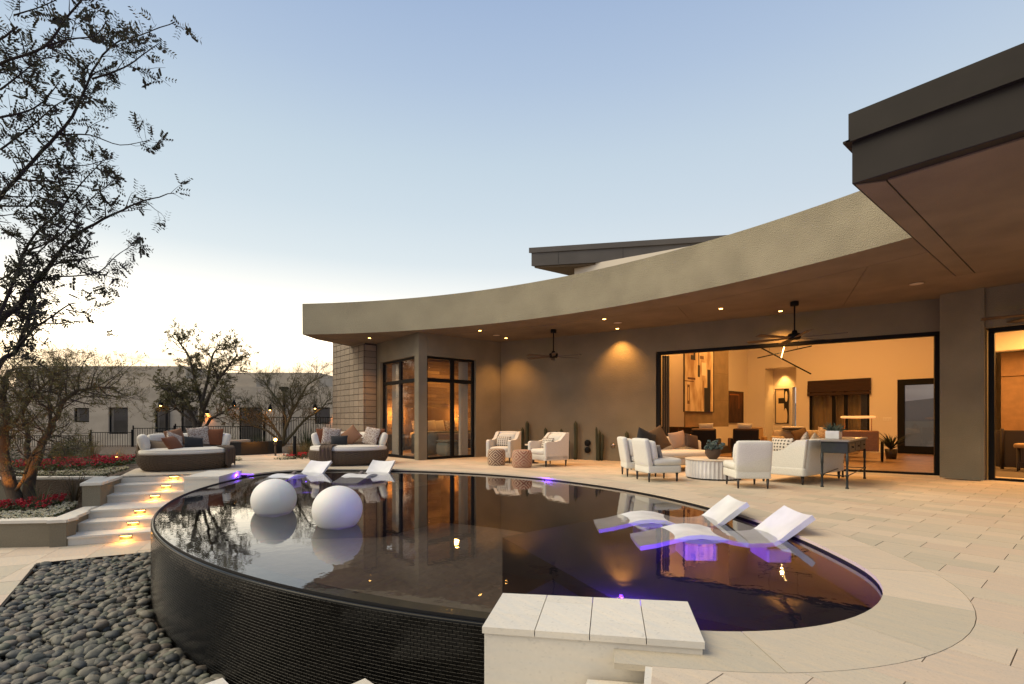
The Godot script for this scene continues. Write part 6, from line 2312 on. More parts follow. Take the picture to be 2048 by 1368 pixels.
func build_plants():
	var d := (WALL_B - WALL_A).normalized()
	var nrm := Vector2(d.y, -d.x)
	# cacti, planted in a narrow strip of gravel at the wall
	for c in [[Vector2(-9.90, 3.20), "tall cactus pair behind the armchair by the house corner", [[0.0, 0.0, 1.19, 0.062], [-0.15, 0.06, 0.98, 0.055]]], [Vector2(-9.25, 2.99), "single cactus between the two armchairs", [[0.0, 0.0, 0.98, 0.06], [-0.12, 0.02, 0.62, 0.05]]], [Vector2(-8.72, 2.82), "short cactus pair just behind the second armchair", [[0.0, 0.0, 0.95, 0.06], [-0.13, 0.05, 0.88, 0.05]]], [Vector2(-8.25, 2.67), "tallest lone cactus right of the second armchair", [[0.0, 0.0, 1.19, 0.064], [-0.22, 0.07, 0.60, 0.045]]], [Vector2(-7.50, 2.43), "cluster of four thin cactus stems between vent and tap", [[-0.09, 0.02, 1.02, 0.04], [0.0, 0.0, 0.91, 0.042], [0.09, -0.02, 0.82, 0.04], [0.04, 0.07, 0.86, 0.036]]], [Vector2(-6.70, 2.17), "cactus peeking over the white armless chairs", [[0.0, 0.0, 0.89, 0.06]]]]:
		cactus(c[1], c[0] + nrm * 0.20, c[2])
	# the lower planter
	agave("spiky plant with arching sword leaves by the upper wall end", Vector3(-11.36, -0.5, 14.56), 0.66, 26, Vector3(.10, .075, .045))
	agave("spiky sword-leaved plant at the foot of the planter tree", Vector3(-10.62, -0.5, 15.02), 0.52, 20, Vector3(.085, .085, .045))
	agave("small spiky plant at the left picture edge in the planter", Vector3(-11.0, -0.5, 15.95), 0.40, 14, Vector3(.06, .06, .035))
	flower_bed("white_flowers", "carpet of tiny white flowers edging the lower planter", [Vector2(-10.85, 14.46), Vector2(-9.1, 14.80), Vector2(-9.55, 15.5), Vector2(-9.9, 16.0), Vector2(-10.5, 16.0), Vector2(-10.05, 15.05), Vector2(-10.85, 14.72)], -0.52, 620, Vector3(.04, .06, .02), Vector3(.62, .60, .50), 0.022, 0.10)
	flower_bed("red_flowers", "deep red geraniums behind the white edging flowers in the lower planter", [Vector2(-11.2, 14.6), Vector2(-10.1, 14.95), Vector2(-10.5, 15.8), Vector2(-11.0, 15.3)], -0.5, 120, Vector3(.05, .075, .028), Vector3(.36, .010, .028), 0.045, 0.20, 0.25)
	# the upper bed
	flower_bed("white_flowers", "strip of white flowers along the upper stone cap", [Vector2(-11.55, 14.12), Vector2(-13.15, 13.60), Vector2(-13.9, 13.5), Vector2(-12.9, 14.3), Vector2(-14.0, 16.2), Vector2(-13.1, 16.0), Vector2(-12.0, 14.6)], -0.05, 420, Vector3(.045, .06, .022), Vector3(.60, .57, .46), 0.026, 0.10, 0.2)
	flower_bed("red_flowers", "bank of crimson geraniums above the upper planter wall", [Vector2(-13.9, 16.2), Vector2(-13.1, 14.4), Vector2(-14.2, 13.6), Vector2(-15.8, 13.15), Vector2(-15.3, 14.3), Vector2(-14.9, 16.4)], -0.03, 300, Vector3(.055, .08, .03), Vector3(.38, .010, .036), 0.06, 0.24, 0.2)
	flower_bed("red_flowers", "few red geraniums between the daybed above the steps and the path", [Vector2(-14.4, 11.9), Vector2(-14.9, 11.9), Vector2(-14.9, 11.2), Vector2(-14.45, 11.2)], -0.05, 22, Vector3(.04, .06, .022), Vector3(.55, .014, .035), 0.05, 0.26)
	flower_bed("mixed_flowers", "red and white flowers at the foot of the black bollard", [Vector2(-13.6, 9.6), Vector2(-14.35, 9.7), Vector2(-14.5, 8.2), Vector2(-13.9, 8.1)], -0.03, 50, Vector3(.04, .06, .022), Vector3(.55, .014, .035), 0.045, 0.20)
	flower_bed("white_flowers", "small white flowers at the edge of the path behind the rear lounger", [Vector2(-13.7, 9.9), Vector2(-14.3, 10.0), Vector2(-14.3, 9.5), Vector2(-13.75, 9.4)], -0.03, 60, Vector3(.04, .06, .022), Vector3(.58, .56, .46), 0.026, 0.10)
	flower_bed("white_flowers", "small white flowers beside the throw of the daybed above the steps", [Vector2(-14.2, 11.5), Vector2(-14.5, 11.3), Vector2(-14.5, 10.8), Vector2(-14.15, 10.9)], -0.03, 60, Vector3(.04, .06, .022), Vector3(.58, .56, .46), 0.026, 0.12)
	var straw := Vector3(.16, .125, .055)
	var olive := Vector3(.085, .088, .032)
	grass_tuft("pale green grass clump in the middle of the upper bed", Vector3(-15.95, -0.05, 14.75), 0.7, 0.62, 360, olive, 0.008)
	grass_tuft("golden grass clump lit from within by a garden lamp", Vector3(-15.5, -0.05, 13.72), 0.5, 0.52, 240, Vector3(.20, .15, .05), 0.008)
	grass_tuft("narrow tan grass clump at the iron fence", Vector3(-19.2, -0.05, 14.36), 0.5, 0.85, 220, Vector3(.13, .085, .035), 0.010)
	grass_tuft("straw coloured grass at the right end of the black basin", Vector3(-15.9, -0.05, 8.75), 0.8, 0.62, 420, straw, 0.008)
	grass_tuft("straw coloured grass behind the black bollard", Vector3(-15.0, -0.05, 8.4), 0.7, 0.60, 360, straw, 0.008)
	grass_tuft("tall dull grass between the bollard and the block wall", Vector3(-15.6, -0.05, 7.7), 0.8, 0.8, 380, Vector3(.12, .10, .045), 0.009)
	grass_tuft("green rush clump behind the basin nearer the garden tree", Vector3(-18.3, 0.0, 10.6), 0.4, 0.95, 110, Vector3(.05, .065, .025), 0.022, "rush_clump", "plant", "rushes behind the basin", 0.85)
	grass_tuft("green rush clump behind the basin nearer the palo verde", Vector3(-18.2, 0.0, 9.5), 0.4, 0.80, 100, Vector3(.05, .065, .025), 0.022, "rush_clump", "plant", "rushes behind the basin", 0.85)
	grass_tuft("tall green rush clump at the foot of the bare branches", Vector3(-17.6, -0.05, 7.9), 0.5, 1.15, 130, Vector3(.035, .055, .022), 0.026, "rush_clump", "plant", "rushes behind the basin", 0.85)
	# shrubs along the fence
	var sh := [[Vector3(-18.2, -0.05, 17.3), 0.62, "dark round shrub behind the planter tree"], [Vector3(-20.2, -0.05, 16.6), 0.55, "dark shrub at the first iron fence post"], [Vector3(-21.4, -0.05, 14.9), 0.55, "low dark shrub right of the tan grass by the fence"], [Vector3(-17.5, -0.05, 15.0), 0.34, "small dark shrub among the crimson geraniums"], [Vector3(-17.3, -0.05, 6.4), 0.6, "green shrub against the fence near the block wall"], [Vector3(-16.2, -0.05, 6.5), 0.75, "tall green shrub right beside the block wall"], [Vector3(-16.6, -0.05, 18.6), 0.8, "large dark shrub at the left picture edge behind the tree"]]
	for s in sh:
		var o := thing("shrub", s[2], "shrub", s[0], 0, "dark shrubs along the fence")
		var lb := LB.new()
		var mb := MB.new(true)
		for k in 14:
			var dd := Vector3(rng.randfn(0, 0.6), 1.0, rng.randfn(0, 0.6)).normalized()
			mb.tube([Vector3.ZERO, dd * s[1] * 0.6, dd * s[1] * 1.1 + Vector3(0, 0.05, 0)], [0.012, 0.008, 0.003], 4, false)
		part("stems", mb, M.bark_dark, o)
		for k in 900:
			var u: Vector3 = Vector3(rng.randfn(0, 1), rng.randfn(0, 1), rng.randfn(0, 1)).normalized() * pow(rng.randf(), 0.4) * s[1]
			u.y = absf(u.y) * 1.15 + 0.04
			var dd: Vector3 = (u.normalized() + Vector3(rng.randfn(0, 0.7), rng.randfn(0, 0.7), rng.randfn(0, 0.7))).normalized()
			lb.leaf(u, dd, dd.cross(Vector3(rng.randfn(0, 1), 1, rng.randfn(0, 1))).normalized(), 0.075, 0.03, green(Vector3(.035, .045, .02), 0.35))
		part("foliage", lb.mesh(), leaf_mat(), o).set_meta("kind", "stuff")

# ---------------------------------------------------------------- garden and neighbours
func build_garden():
	# raised black water basin
	var o := thing("water_basin", "long black raised water basin at the end of the path", "basin", Vector3(-17.3, -0.06, 10.2))
	var poly := PackedVector2Array([Vector2(-2.2, 1.9), Vector2(0.35, 1.15), Vector2(0.70, 0.2), Vector2(0.55, -0.7), Vector2(0.0, -1.3), Vector2(-2.4, -1.2)])
	var mb := MB.new()
	mb.prism(poly, 0.0, 0.52)
	part("wall", mb, mat("basin_black", lin(.012, .012, .012), 0.35), o)
	mb = MB.new()
	mb.prism(Geometry2D.offset_polygon(poly, -0.10)[0], 0.521, 0.528)
	part("water", mb, mat("basin_water", lin(.01, .012, .014), 0.03), o)
	mb = MB.new()
	mb.box(Vector3(-0.55, 0.545, 0.2), Vector3(0.5, 0.03, 1.0), 0.006)
	part("float_slab", mb, M.stone2, o)
	# bollard and small path lamp
	var b := thing("bollard", "slim black bollard among red flowers beside the path", "bollard", Vector3(-14.0, -0.05, 9.42))
	mb = MB.new(true)
	mb.cyl(Vector3(0, 0, 0), 0.052, 0.74, 18, 0.006)
	part("post", mb, M.black_frame, b)
	mb = MB.new(true)
	mb.cyl(Vector3(0, 0.742, 0), 0.056, 0.02, 18, 0.004)
	part("cap", mb, M.black_frame, b)
	var warm := Color(1.0, 0.62, 0.24)
	var pl := thing("path_lamp", "little lit path lamp at the end of the black basin", "garden lamp", Vector3(-15.75, -0.05, 9.53))
	mb = MB.new(true)
	mb.tube([Vector3.ZERO, Vector3(0, 0.42, 0)], 0.03, 10)
	part("stem", mb, M.rattan_dark, pl)
	mb = MB.new(true)
	mb.ball(Vector3(0, 0.60, 0), Vector3(0.05, 0.05, 0.05), 14, 10)
	part("bulb", mb, M.warm_lamp, pl)
	mb = MB.new(true)
	mb.cyl(Vector3(0, 0.42, 0), 0.05, 0.12, 14)
	part("collar", mb, M.rattan_dark, pl)
	omni("path_lamp_light", Vector3(0, 0.60, 0), warm, 0.35, 0.045, pl)
	# small spike lamps that light the tree and the grass from below
	for u in [["lit spike lamp under the planter tree at the picture edge", Vector3(-11.35, -0.52, 15.75), Vector3(-0.25, 1.0, -0.35), 1.3], ["spike lamp hidden in the golden grass clump", Vector3(-15.35, -0.05, 13.75), Vector3(-0.2, 1.0, 0.1), 0.8]]:
		var s := thing("spike_lamp", u[0], "garden lamp", u[1], 0, "garden spike lamps")
		mb = MB.new(true)
		mb.tube([Vector3.ZERO, Vector3(0, 0.13, 0)], 0.016, 8)
		part("spike", mb, M.black_frame, s)
		var dir: Vector3 = u[2].normalized()
		mb = MB.new(true)
		mb.tube([Vector3(0, 0.13, 0) - dir * 0.02, Vector3(0, 0.13, 0) + dir * 0.10], [0.036, 0.042], 14)
		part("can", mb, M.black_frame, s)
		mb = MB.new(true)
		mb.tube([Vector3(0, 0.13, 0) + dir * 0.1005, Vector3(0, 0.13, 0) + dir * 0.106], 0.036, 14)
		part("lens", mb, M.warm_lamp, s)
		spot("spike_beam", Vector3(0, 0.13, 0) + dir * 0.12, dir, warm, u[3], 48.0, 0.7, 0.03, s)
	# bell lanterns hung in the trees
	for l in [["bell lantern hung at the left side of the garden tree", Vector3(-20.18, 1.85, 12.36), 0], ["bell lantern hung at the right side of the garden tree", Vector3(-18.44, 1.85, 10.27), 1], ["bell lantern hung over the bare branches near the orange leaves", Vector3(-18.24, 1.70, 9.08), 1], ["bell lantern hung at the right of the bare branches", Vector3(-17.55, 1.77, 7.62), 0]]:
		var s := thing("hanging_lantern", l[0], "lantern", l[1], 0, "bell lanterns hung in the trees")
		mb = MB.new(true)
		mb.lathe([Vector2(0.085, -0.10), Vector2(0.07, 0.0), Vector2(0.03, 0.07), Vector2(0.012, 0.13), Vector2(0.0, 0.14)], 16)
		part("bell", mb, M.black_frame, s)
		mb = MB.new(true)
		mb.ball(Vector3(0, -0.09, 0), Vector3(0.035, 0.035, 0.035), 12, 8)
		part("bulb", mb, M.warm_lamp, s)
		mb = MB.new(true)
		mb.tube([Vector3(0, 0.13, 0), Vector3(0, 0.5, 0)], 0.004, 5)
		part("cord", mb, M.black_frame, s)
		omni("lantern_light", Vector3(0, -0.09, 0), warm, 0.30 if l[2] else 0.10, 0.03, s)
	build_fence()
	build_neighbour()

func build_fence():
	var runs := [[Vector2(-33.0, 19.3), Vector2(-28.9, 14.4), 0.50, -0.75, "black iron fence run behind the planter tree"], [Vector2(-28.9, 14.4), Vector2(-27.6, 12.85), 0.66, -0.6, "black iron fence run left of the daybed, two posts"], [Vector2(-27.6, 12.85), Vector2(-26.3, 11.3), 0.86, -0.45, "black iron fence run right behind the daybed back"], [Vector2(-26.3, 11.3), Vector2(-23.6, 8.0), 0.95, -0.3, "black iron fence run behind the garden tree"], [Vector2(-23.6, 8.0), Vector2(-20.6, 4.4), 1.38, -0.05, "raised black iron fence run ending at the block wall"]]
	for r in runs:
		var a: Vector2 = r[0]
		var b: Vector2 = r[1]
		var o := thing("iron_fence", r[4], "fence", v3(a, r[3]), 0, "black iron picket fence runs")
		var d := (b - a).normalized()
		var l := a.distance_to(b)
		var h: float = r[2] - r[3]
		for e in [0.0, l - 0.06]:
			var p := MB.new()
			var c: Vector2 = d * (e + 0.03)
			p.box(Vector3(c.x, (h + 0.10) * 0.5 - 0.3, c.y), Vector3(0.06, h + 0.70, 0.06), 0.006)
			part("post", p, M.black_frame, o)
		for y in [0.12, h - 0.03]:
			var m := MB.new()
			bar(m, Vector3(0, y, 0), Vector3(d.x * l, y, d.y * l), 0.03, 0.035)
			part("rail", m, M.black_frame, o)
		var n := int(l / 0.115)
		var pk := MB.new()
		pk.box(Vector3.ZERO, Vector3(0.018, h - 0.14, 0.018))
		var mesh := pk.mesh()
		for k in range(1, n):
			var q := part("picket", mesh, M.black_frame, o)
			var c: Vector2 = d * (l * k / n)
			q.position = Vector3(c.x, h * 0.5 + 0.045, c.y)

func build_neighbour():
	var wallm := mat("neighbour_stucco", lin(.50, .43, .34), 0.95, 0, T.blotch, 0.3, T.grain, 1.0)
	var o := thing("neighbouring_house", "flat roofed taupe stucco house beyond the fence with dark windows", "house", Vector3(-34, -1.2, 12))
	# front plane runs from the far left towards the block wall
	var a := Vector2(-40.0, 18.6) - Vector2(-34, 12)
	var b := Vector2(-24.6, -0.2) - Vector2(-34, 12)
	var d := (b - a).normalized()
	var n := Vector2(d.y, -d.x)
	if n.x > 0:
		n = -n
	var back := n * 9.0
	var at := func(t: float, out := 0.0) -> Vector2: return a + d * t - n * out
	# openings: distance along, width, sill, head
	var wins := [[4.4, 0.9, 2.3, 3.15], [6.45, 1.15, 1.6, 3.18], [9.2, 0.9, 1.7, 3.15], [10.75, 1.0, 0.8, 3.18], [14.2, 1.35, 0.9, 3.18], [18.7, 0.9, 2.2, 3.18], [20.2, 0.8, 0.8, 3.18]]
	var edges := [0.0]
	for w in wins:
		edges.append(w[0])
		edges.append(w[0] + w[1])
	edges.append(a.distance_to(b))
	var body := MB.new()
	for k in range(0, edges.size(), 2):
		body.prism(PackedVector2Array([at.call(edges[k]), at.call(edges[k + 1]), at.call(edges[k + 1]) + n * 0.4, at.call(edges[k]) + n * 0.4]), 0.0, 4.42)
	for w in wins:
		for y in [[0.0, w[2]], [w[3], 4.42]]:
			body.prism(PackedVector2Array([at.call(w[0]), at.call(w[0] + w[1]), at.call(w[0] + w[1]) + n * 0.4, at.call(w[0]) + n * 0.4]), y[0], y[1] - 0.001)
	part("wall", body, wallm, o)
	var core := MB.new()
	core.prism(PackedVector2Array([at.call(0.0) + n * 3.4, at.call(edges[-1]) + n * 3.4, at.call(edges[-1]) + back, at.call(0.0) + back]), 0.0, 4.40)
	core.prism(PackedVector2Array([at.call(0.0) + n * 0.38, at.call(edges[-1]) + n * 0.38, at.call(edges[-1]) + n * 3.39, at.call(0.0) + n * 3.39]), 4.15, 4.39)
	core.prism(PackedVector2Array([at.call(0.0), at.call(0.3), at.call(0.3) + n * 3.39, at.call(0.0) + n * 3.39]), 0.0, 4.14)
	part("inner_walls", core, wallm, o)
	for p in [[0.0, 10.4, 5.75, 1.0], [10.41, 18.2, 5.45, 2.0], [9.9, 15.0, 4.95, 0.45]]:
		var pr := MB.new()
		pr.prism(PackedVector2Array([at.call(p[0]) + n * p[3], at.call(p[1]) + n * p[3], at.call(p[1]) + back, at.call(p[0]) + back]), 4.30, p[2])
		part("parapet", pr, wallm, o)
	for w in wins:
		var win := Node3D.new()
		win.name = "window"
		o.add_child(win, true)
		var f := MB.new()
		var p0: Vector2 = at.call(w[0]) + n * 0.12
		var p1: Vector2 = at.call(w[0] + w[1]) + n * 0.12
		bar(f, v3(p0, w[2] + 0.03), v3(p1, w[2] + 0.03), 0.06, 0.06)
		bar(f, v3(p0, w[3] - 0.03), v3(p1, w[3] - 0.03), 0.06, 0.06)
		for e in [p0 + d * 0.03, p1 - d * 0.03]:
			f.prism(PackedVector2Array([e - d * 0.03 - n * 0.03, e + d * 0.03 - n * 0.03, e + d * 0.03 + n * 0.03, e - d * 0.03 + n * 0.03]), w[2] + 0.06, w[3] - 0.06)
		part("frame", f, M.black_frame, win)
		var g := MB.new()
		g.quad(v3(p0, w[3]), v3(p1, w[3]), v3(p1, w[2]), v3(p0, w[2]))
		part("pane", g, M.pane, win)
	for t in [9.95, 16.9]:
		var dp := MB.new()
		var c: Vector2 = at.call(t, 0.09)
		dp.box(v3(c, 2.15), Vector3(0.16, 4.0, 0.12), 0.01)
		part("downspout", dp, M.dark_metal, o)
		var sc := MB.new()
		sc.x = Transform3D(Basis(Vector3.UP, atan2(-d.y, d.x)), v3(c, 4.18))
		sc.prism(PackedVector2Array([Vector2(-0.24, -0.1), Vector2(0.24, -0.1), Vector2(0.24, 0.1), Vector2(-0.24, 0.1)]), 0.06, 0.22)
		sc.prism(PackedVector2Array([Vector2(-0.13, -0.09), Vector2(0.13, -0.09), Vector2(0.13, 0.09), Vector2(-0.13, 0.09)]), -0.05, 0.059)
		part("scupper", sc, M.dark_metal, o)
	for t in [12.35, 19.95]:
		var c: Vector2 = at.call(t, 0.02)
		var s := thing("wall_sconce", "lit black wall sconce on the neighbouring house, %s the garden tree" % ("left of" if t < 15 else "right of"), "wall lamp", v3(c, 0) + Vector3(-34, 1.62, 12), atan2(-n.x, -n.y), "sconces of the neighbouring house")
		var mb := MB.new()
		mb.box(Vector3(0, 0.1, 0.07), Vector3(0.16, 0.24, 0.12), 0.01)
		part("can", mb, M.black_frame, s)
		mb = MB.new()
		mb.box(Vector3(0, -0.026, 0.07), Vector3(0.12, 0.01, 0.09))
		part("lens", mb, M.warm_lamp, s)
		spot("sconce_beam", Vector3(0, -0.045, 0.07), Vector3(0, -1, -0.08), Color(1.0, 0.58, 0.20), 1.2, 62.0, 0.8, 0.04, s)
	# distant ridge
	var hl := MB.new(true)
	var rows := []
	for i in 81:
		var t := i / 80.0
		var ang := lerpf(-PI, PI * 0.15, t)
		var h := 70.0 + 55.0 * sin(t * 17.0) * sin(t * 5.0 + 1.0) + 30.0 * absf(sin(t * 43.0))
		var u := Vector3(cos(ang), 0, sin(ang))
		rows.append([u * 2600.0 + Vector3(0, -3, 0), u * 2750.0 + Vector3(0, maxf(h, 14.0), 0), u * 3100.0 + Vector3(0, -3, 0)])
	for i in 80:
		for k in 2:
			hl.quad(rows[i][k + 1], rows[i + 1][k + 1], rows[i + 1][k], rows[i][k])
	struct("mountains", hl, mat("ridge", lin(.10, .085, .085), 1.0))

# ---------------------------------------------------------------- inside the rooms
func painting(kind: String) -> StandardMaterial3D:
	var s := 192
	var im := Image.create(s, s, false, Image.FORMAT_RGB8)
	var n := FastNoiseLite.new()
	n.seed = kind.hash() & 0xff
	n.frequency = 0.02
	for y in s:
		for x in s:
			var w := n.get_noise_2d(x, y * 0.35)
			var c := Color(0.80, 0.70, 0.54).lerp(Color(0.60, 0.46, 0.30), clampf(w * 1.6 + 0.3, 0, 1))
			if kind == "bronze":
				c = Color(0.36, 0.22, 0.11).lerp(Color(0.20, 0.11, 0.05), clampf(float(y) / s + w, 0, 1))
			elif kind == "curves":
				c = Color(0.84, 0.76, 0.62)
				if x > s * 0.66 or Vector2(x, y).distance_to(Vector2(s * 0.55, s * 0.15)) < s * 0.0:
					c = Color(0.08, 0.06, 0.05)
				if Vector2((x - s * 0.78) * 1.6, y - s * 0.8).length() < s * 0.24 or Vector2((x - s * 0.84) * 1.5, y - s * 0.22).length() < s * 0.16:
					c = Color(0.86, 0.78, 0.64)
				if x > s * 0.2 and x < s * 0.66 and y > s * 0.26 and y < s * 0.42:
					c = Color(0.09, 0.07, 0.06)
			im.set_pixel(x, y, c)
	if kind == "abstract":
		for r in [[150, 60, 22, 132, Color(0.10, 0.08, 0.07)], [128, 118, 30, 74, Color(0.08, 0.06, 0.06)], [90, 0, 5, 50, Color(0.08, 0.06, 0.05)], [86, 50, 14, 36, Color(0.10, 0.07, 0.06)], [40, 22, 30, 14, Color(0.12, 0.10, 0.09)], [58, 8, 12, 28, Color(0.12, 0.10, 0.09)], [0, 100, 60, 3, Color(0.35, 0.22, 0.13)], [18, 112, 16, 58, Color(0.40, 0.26, 0.15)], [22, 120, 8, 40, Color(0.72, 0.60, 0.42)], [20, 90, 50, 6, Color(0.30, 0.15, 0.10)], [112, 40, 30, 40, Color(0.86, 0.78, 0.64)], [120, 96, 4, 90, Color(0.46, 0.32, 0.18)], [100, 20, 26, 10, Color(0.40, 0.28, 0.18)]]:
			im.fill_rect(Rect2i(r[0], r[1], r[2], r[3]), r[4])
	elif kind == "bronze":
		im.fill_rect(Rect2i(10, 14, 130, 7), Color(0.62, 0.38, 0.18))
		im.fill_rect(Rect2i(133, 14, 7, 90), Color(0.62, 0.38, 0.18))
	var m := mat("painting_" + kind, Color.WHITE, 0.7)
	m.albedo_texture = ImageTexture.create_from_image(im)
	return m

func art(label: String, kind: String, at: Vector3, w: float, h: float, yaw: float):
	var o := thing("wall_art", label, "painting", at, yaw)
	var mb := MB.new()
	for e in [[0.0, h * 0.5 + 0.012, w + 0.05, 0.025], [0.0, -h * 0.5 - 0.012, w + 0.05, 0.025], [w * 0.5 + 0.012, 0.0, 0.025, h], [-w * 0.5 - 0.012, 0.0, 0.025, h]]:
		mb.box(Vector3(e[0], e[1], 0.025), Vector3(e[2], e[3], 0.05))
	part("frame", mb, M.espresso, o)
	mb = MB.new()
	mb.quad(Vector3(-w * 0.5, h * 0.5, 0.03), Vector3(w * 0.5, h * 0.5, 0.03), Vector3(w * 0.5, -h * 0.5, 0.03), Vector3(-w * 0.5, -h * 0.5, 0.03))
	part("canvas", mb, painting(kind), o)

func club_chair(label: String, at: Vector3, yaw: float, m: Material, seat: Material):
	var o := thing("club_chair", label, "armchair", at, yaw, "living room armchairs")
	var mb := MB.new(true)
	mb.rbox(Vector3(0, 0.30, 0), Vector3(0.78, 0.30, 0.76), 0.04)
	part("seat_base", mb, m, o)
	mb = MB.new(true)
	mb.x = Transform3D(Basis(Vector3.RIGHT, -0.15), Vector3(0, 0.4, -0.33))
	mb.rbox(Vector3(0, 0.24, 0), Vector3(0.76, 0.62, 0.14), 0.05)
	part("backrest", mb, m, o)
	for sx in [-1, 1]:
		mb = MB.new(true)
		mb.rbox(Vector3(sx * 0.38, 0.46, 0), Vector3(0.11, 0.32, 0.74), 0.04)
		part("arm", mb, m, o)
	mb = MB.new(true)
	mb.rbox(Vector3(0, 0.91, -0.40), Vector3(0.70, 0.07, 0.16), 0.03)
	part("head_roll", mb, seat, o)
	four_legs(o, 0.3, 0.3, 0.16, 0.015, 0.02, M.espresso)

func build_interior():
	art("tall abstract painting in cream, brown and black on the chimney breast", "abstract", Vector3(-6.985, 2.62, -2.17), 1.92, 2.2, PI / 2)
	art("brown and bronze painting on the wall beyond the fireplace", "bronze", Vector3(-8.185, 1.78, -7.28), 1.26, 1.33, PI / 2)
	art("narrow black and cream painting in the lit hall recess", "curves", Vector3(-7.05, 1.84, -9.285), 0.52, 1.50, 0.0)
	# chandelier of crossing bars
	var ch := thing("bar_chandelier", "chandelier of crossed black bars with one lit tube", "chandelier", Vector3(-4.1, 2.6, -2.15))
	var o0 := ch.position
	for b in [[Vector3(-4.615, 3.485, -1.529), Vector3(-3.579, 2.636, -2.776)], [Vector3(-4.635, 3.13, -1.506), Vector3(-3.569, 3.5, -2.788)]]:
		var mb := MB.new()
		bar(mb, b[0] - o0, b[1] - o0, 0.035, 0.035)
		part("bar", mb, M.black_frame, ch)
	var lt := MB.new(true)
	lt.tube([Vector3(-4.06, 3.62, -2.12) - o0, Vector3(-4.17, 3.11, -2.06) - o0], 0.014, 8)
	part("lit_tube", lt, glow("tube_lamp", Color(1.0, 0.83, 0.55), 6.0), ch)
	for q in [Vector3(-4.4, 3.31, -1.78), Vector3(-3.85, 3.40, -2.45)]:
		var w := MB.new()
		w.tube([q - o0, Vector3(q.x, 5.6, q.z) - o0], 0.004, 5)
		part("wire", w, M.black_frame, ch)
	omni("chandelier_light", Vector3(-4.12, 3.38, -2.02) - o0, Color(1.0, 0.78, 0.46), 0.8, 0.03, ch)
	# roman shade
	var sh := thing("roman_shade", "dark brown folded roman shade above the back window", "shade", Vector3(-4.6, 2.2, -8.40))
	for k in 4:
		var mb := MB.new()
		mb.box(Vector3(0, 0.06 + k * 0.16, 0.012 * (3 - k)), Vector3(2.2, 0.165 if k else 0.12, 0.03 + 0.012 * (3 - k)), 0.01)
		part("fold", mb, mat("shade_brown", lin(.040, .020, .014), 0.95, 0, T.weave, 6.0) if not M.has("shade_brown") else M.shade_brown, sh)
	# fire
	var fi := thing("fire", "open flames at the edge of the dark hearth behind the black pillow", "fire", Vector3(-6.95, 0.25, -1.30))
	for k in 7:
		var mb := MB.new(true)
		var h := rng.randf_range(0.25, 0.5)
		mb.tube([Vector3(0, 0, k * -0.06), Vector3(rng.randf_range(-0.03, 0.03), h * 0.35, k * -0.06 + rng.randf_range(-0.03, 0.03)), Vector3(rng.randf_range(-0.04, 0.04), h * 0.7, k * -0.06 + rng.randf_range(-0.04, 0.04)), Vector3(rng.randf_range(-0.05, 0.05), h, k * -0.06 + rng.randf_range(-0.05, 0.05))], [0.03, 0.045, 0.022, 0.003], 8)
		part("flame", mb, glow("flame_glow", Color(1.0, 0.60, 0.22), 5.0) if not M.has("flame_glow") else M.flame_glow, fi)
	for k in 3:
		var mb := MB.new(true)
		mb.tube([Vector3(-0.1, 0.03 + 0.02 * k, 0.1 - k * 0.05), Vector3(0.1, 0.04 + 0.02 * k, -0.45 + k * 0.08)], 0.035, 8)
		part("log", mb, M.bark_dark, fi)
	omni("fire_light", Vector3(0.05, 0.25, -0.2), Color(1.0, 0.5, 0.16), 0.7, 0.08, fi)
	var black := cloth("club_black", lin(.02, .016, .014))
	var tan := cloth("club_tan", lin(.36, .22, .10))
	club_chair("black armchair with tan headroll in front of the fireplace", Vector3(-6.15, 0, -1.15), deg_to_rad(200), black, tan)
	club_chair("black armchair with tan headroll right of the first by the fireplace", Vector3(-5.35, 0, -2.1), deg_to_rad(215), black, cloth("club_brown", lin(.10, .055, .03)))
	club_chair("caramel armchair turned away behind the black ones", Vector3(-6.1, 0, -4.4), deg_to_rad(30), cloth("caramel", lin(.42, .26, .11)), tan)
	cushion("white pillow on top of the black armchair nearest the fire", Vector3(-6.02, 1.0, -0.95), 0.46, 0.22, 0.14, deg_to_rad(40), 0.1, 0.05, cloth("fur_white", lin(.70, .62, .50)))
	cushion("white pillow on top of the other black armchair", Vector3(-5.25, 1.0, -1.95), 0.46, 0.22, 0.14, deg_to_rad(30), 0.1, -0.05, M.fur_white)
	var so := thing("living_room_sofa", "beige living room sofa seen over the white patio sofa", "sofa", Vector3(-4.0, 0, -4.2), deg_to_rad(40))
	var mb := MB.new(true)
	mb.rbox(Vector3(0, 0.27, 0), Vector3(2.3, 0.34, 0.95), 0.06)
	part("seat_base", mb, cloth("sofa_beige", lin(.52, .42, .30)), so)
	mb = MB.new(true)
	mb.rbox(Vector3(0, 0.58, -0.40), Vector3(2.3, 0.58, 0.2), 0.08)
	part("backrest", mb, M.sofa_beige, so)
	for sx in [-1, 1]:
		mb = MB.new(true)
		mb.rbox(Vector3(sx * 1.12, 0.42, 0.02), Vector3(0.2, 0.50, 0.92), 0.07)
		part("arm", mb, M.sofa_beige, so)
	cushion("brown pillow on the beige living room sofa", Vector3(-4.3, 0.72, -3.9), 0.5, 0.4, 0.16, deg_to_rad(40), 0.3, 0.3, M.tobacco)
	cushion("vine print pillow on the beige living room sofa", Vector3(-3.7, 0.74, -4.35), 0.5, 0.45, 0.16, deg_to_rad(40), 0.3, -0.2, print_tex("vine"))
	var thr := thing("draped_throw", "black and cream throw draped over the living room sofa back", "blanket", Vector3(-4.55, 0.86, -3.95), deg_to_rad(40))
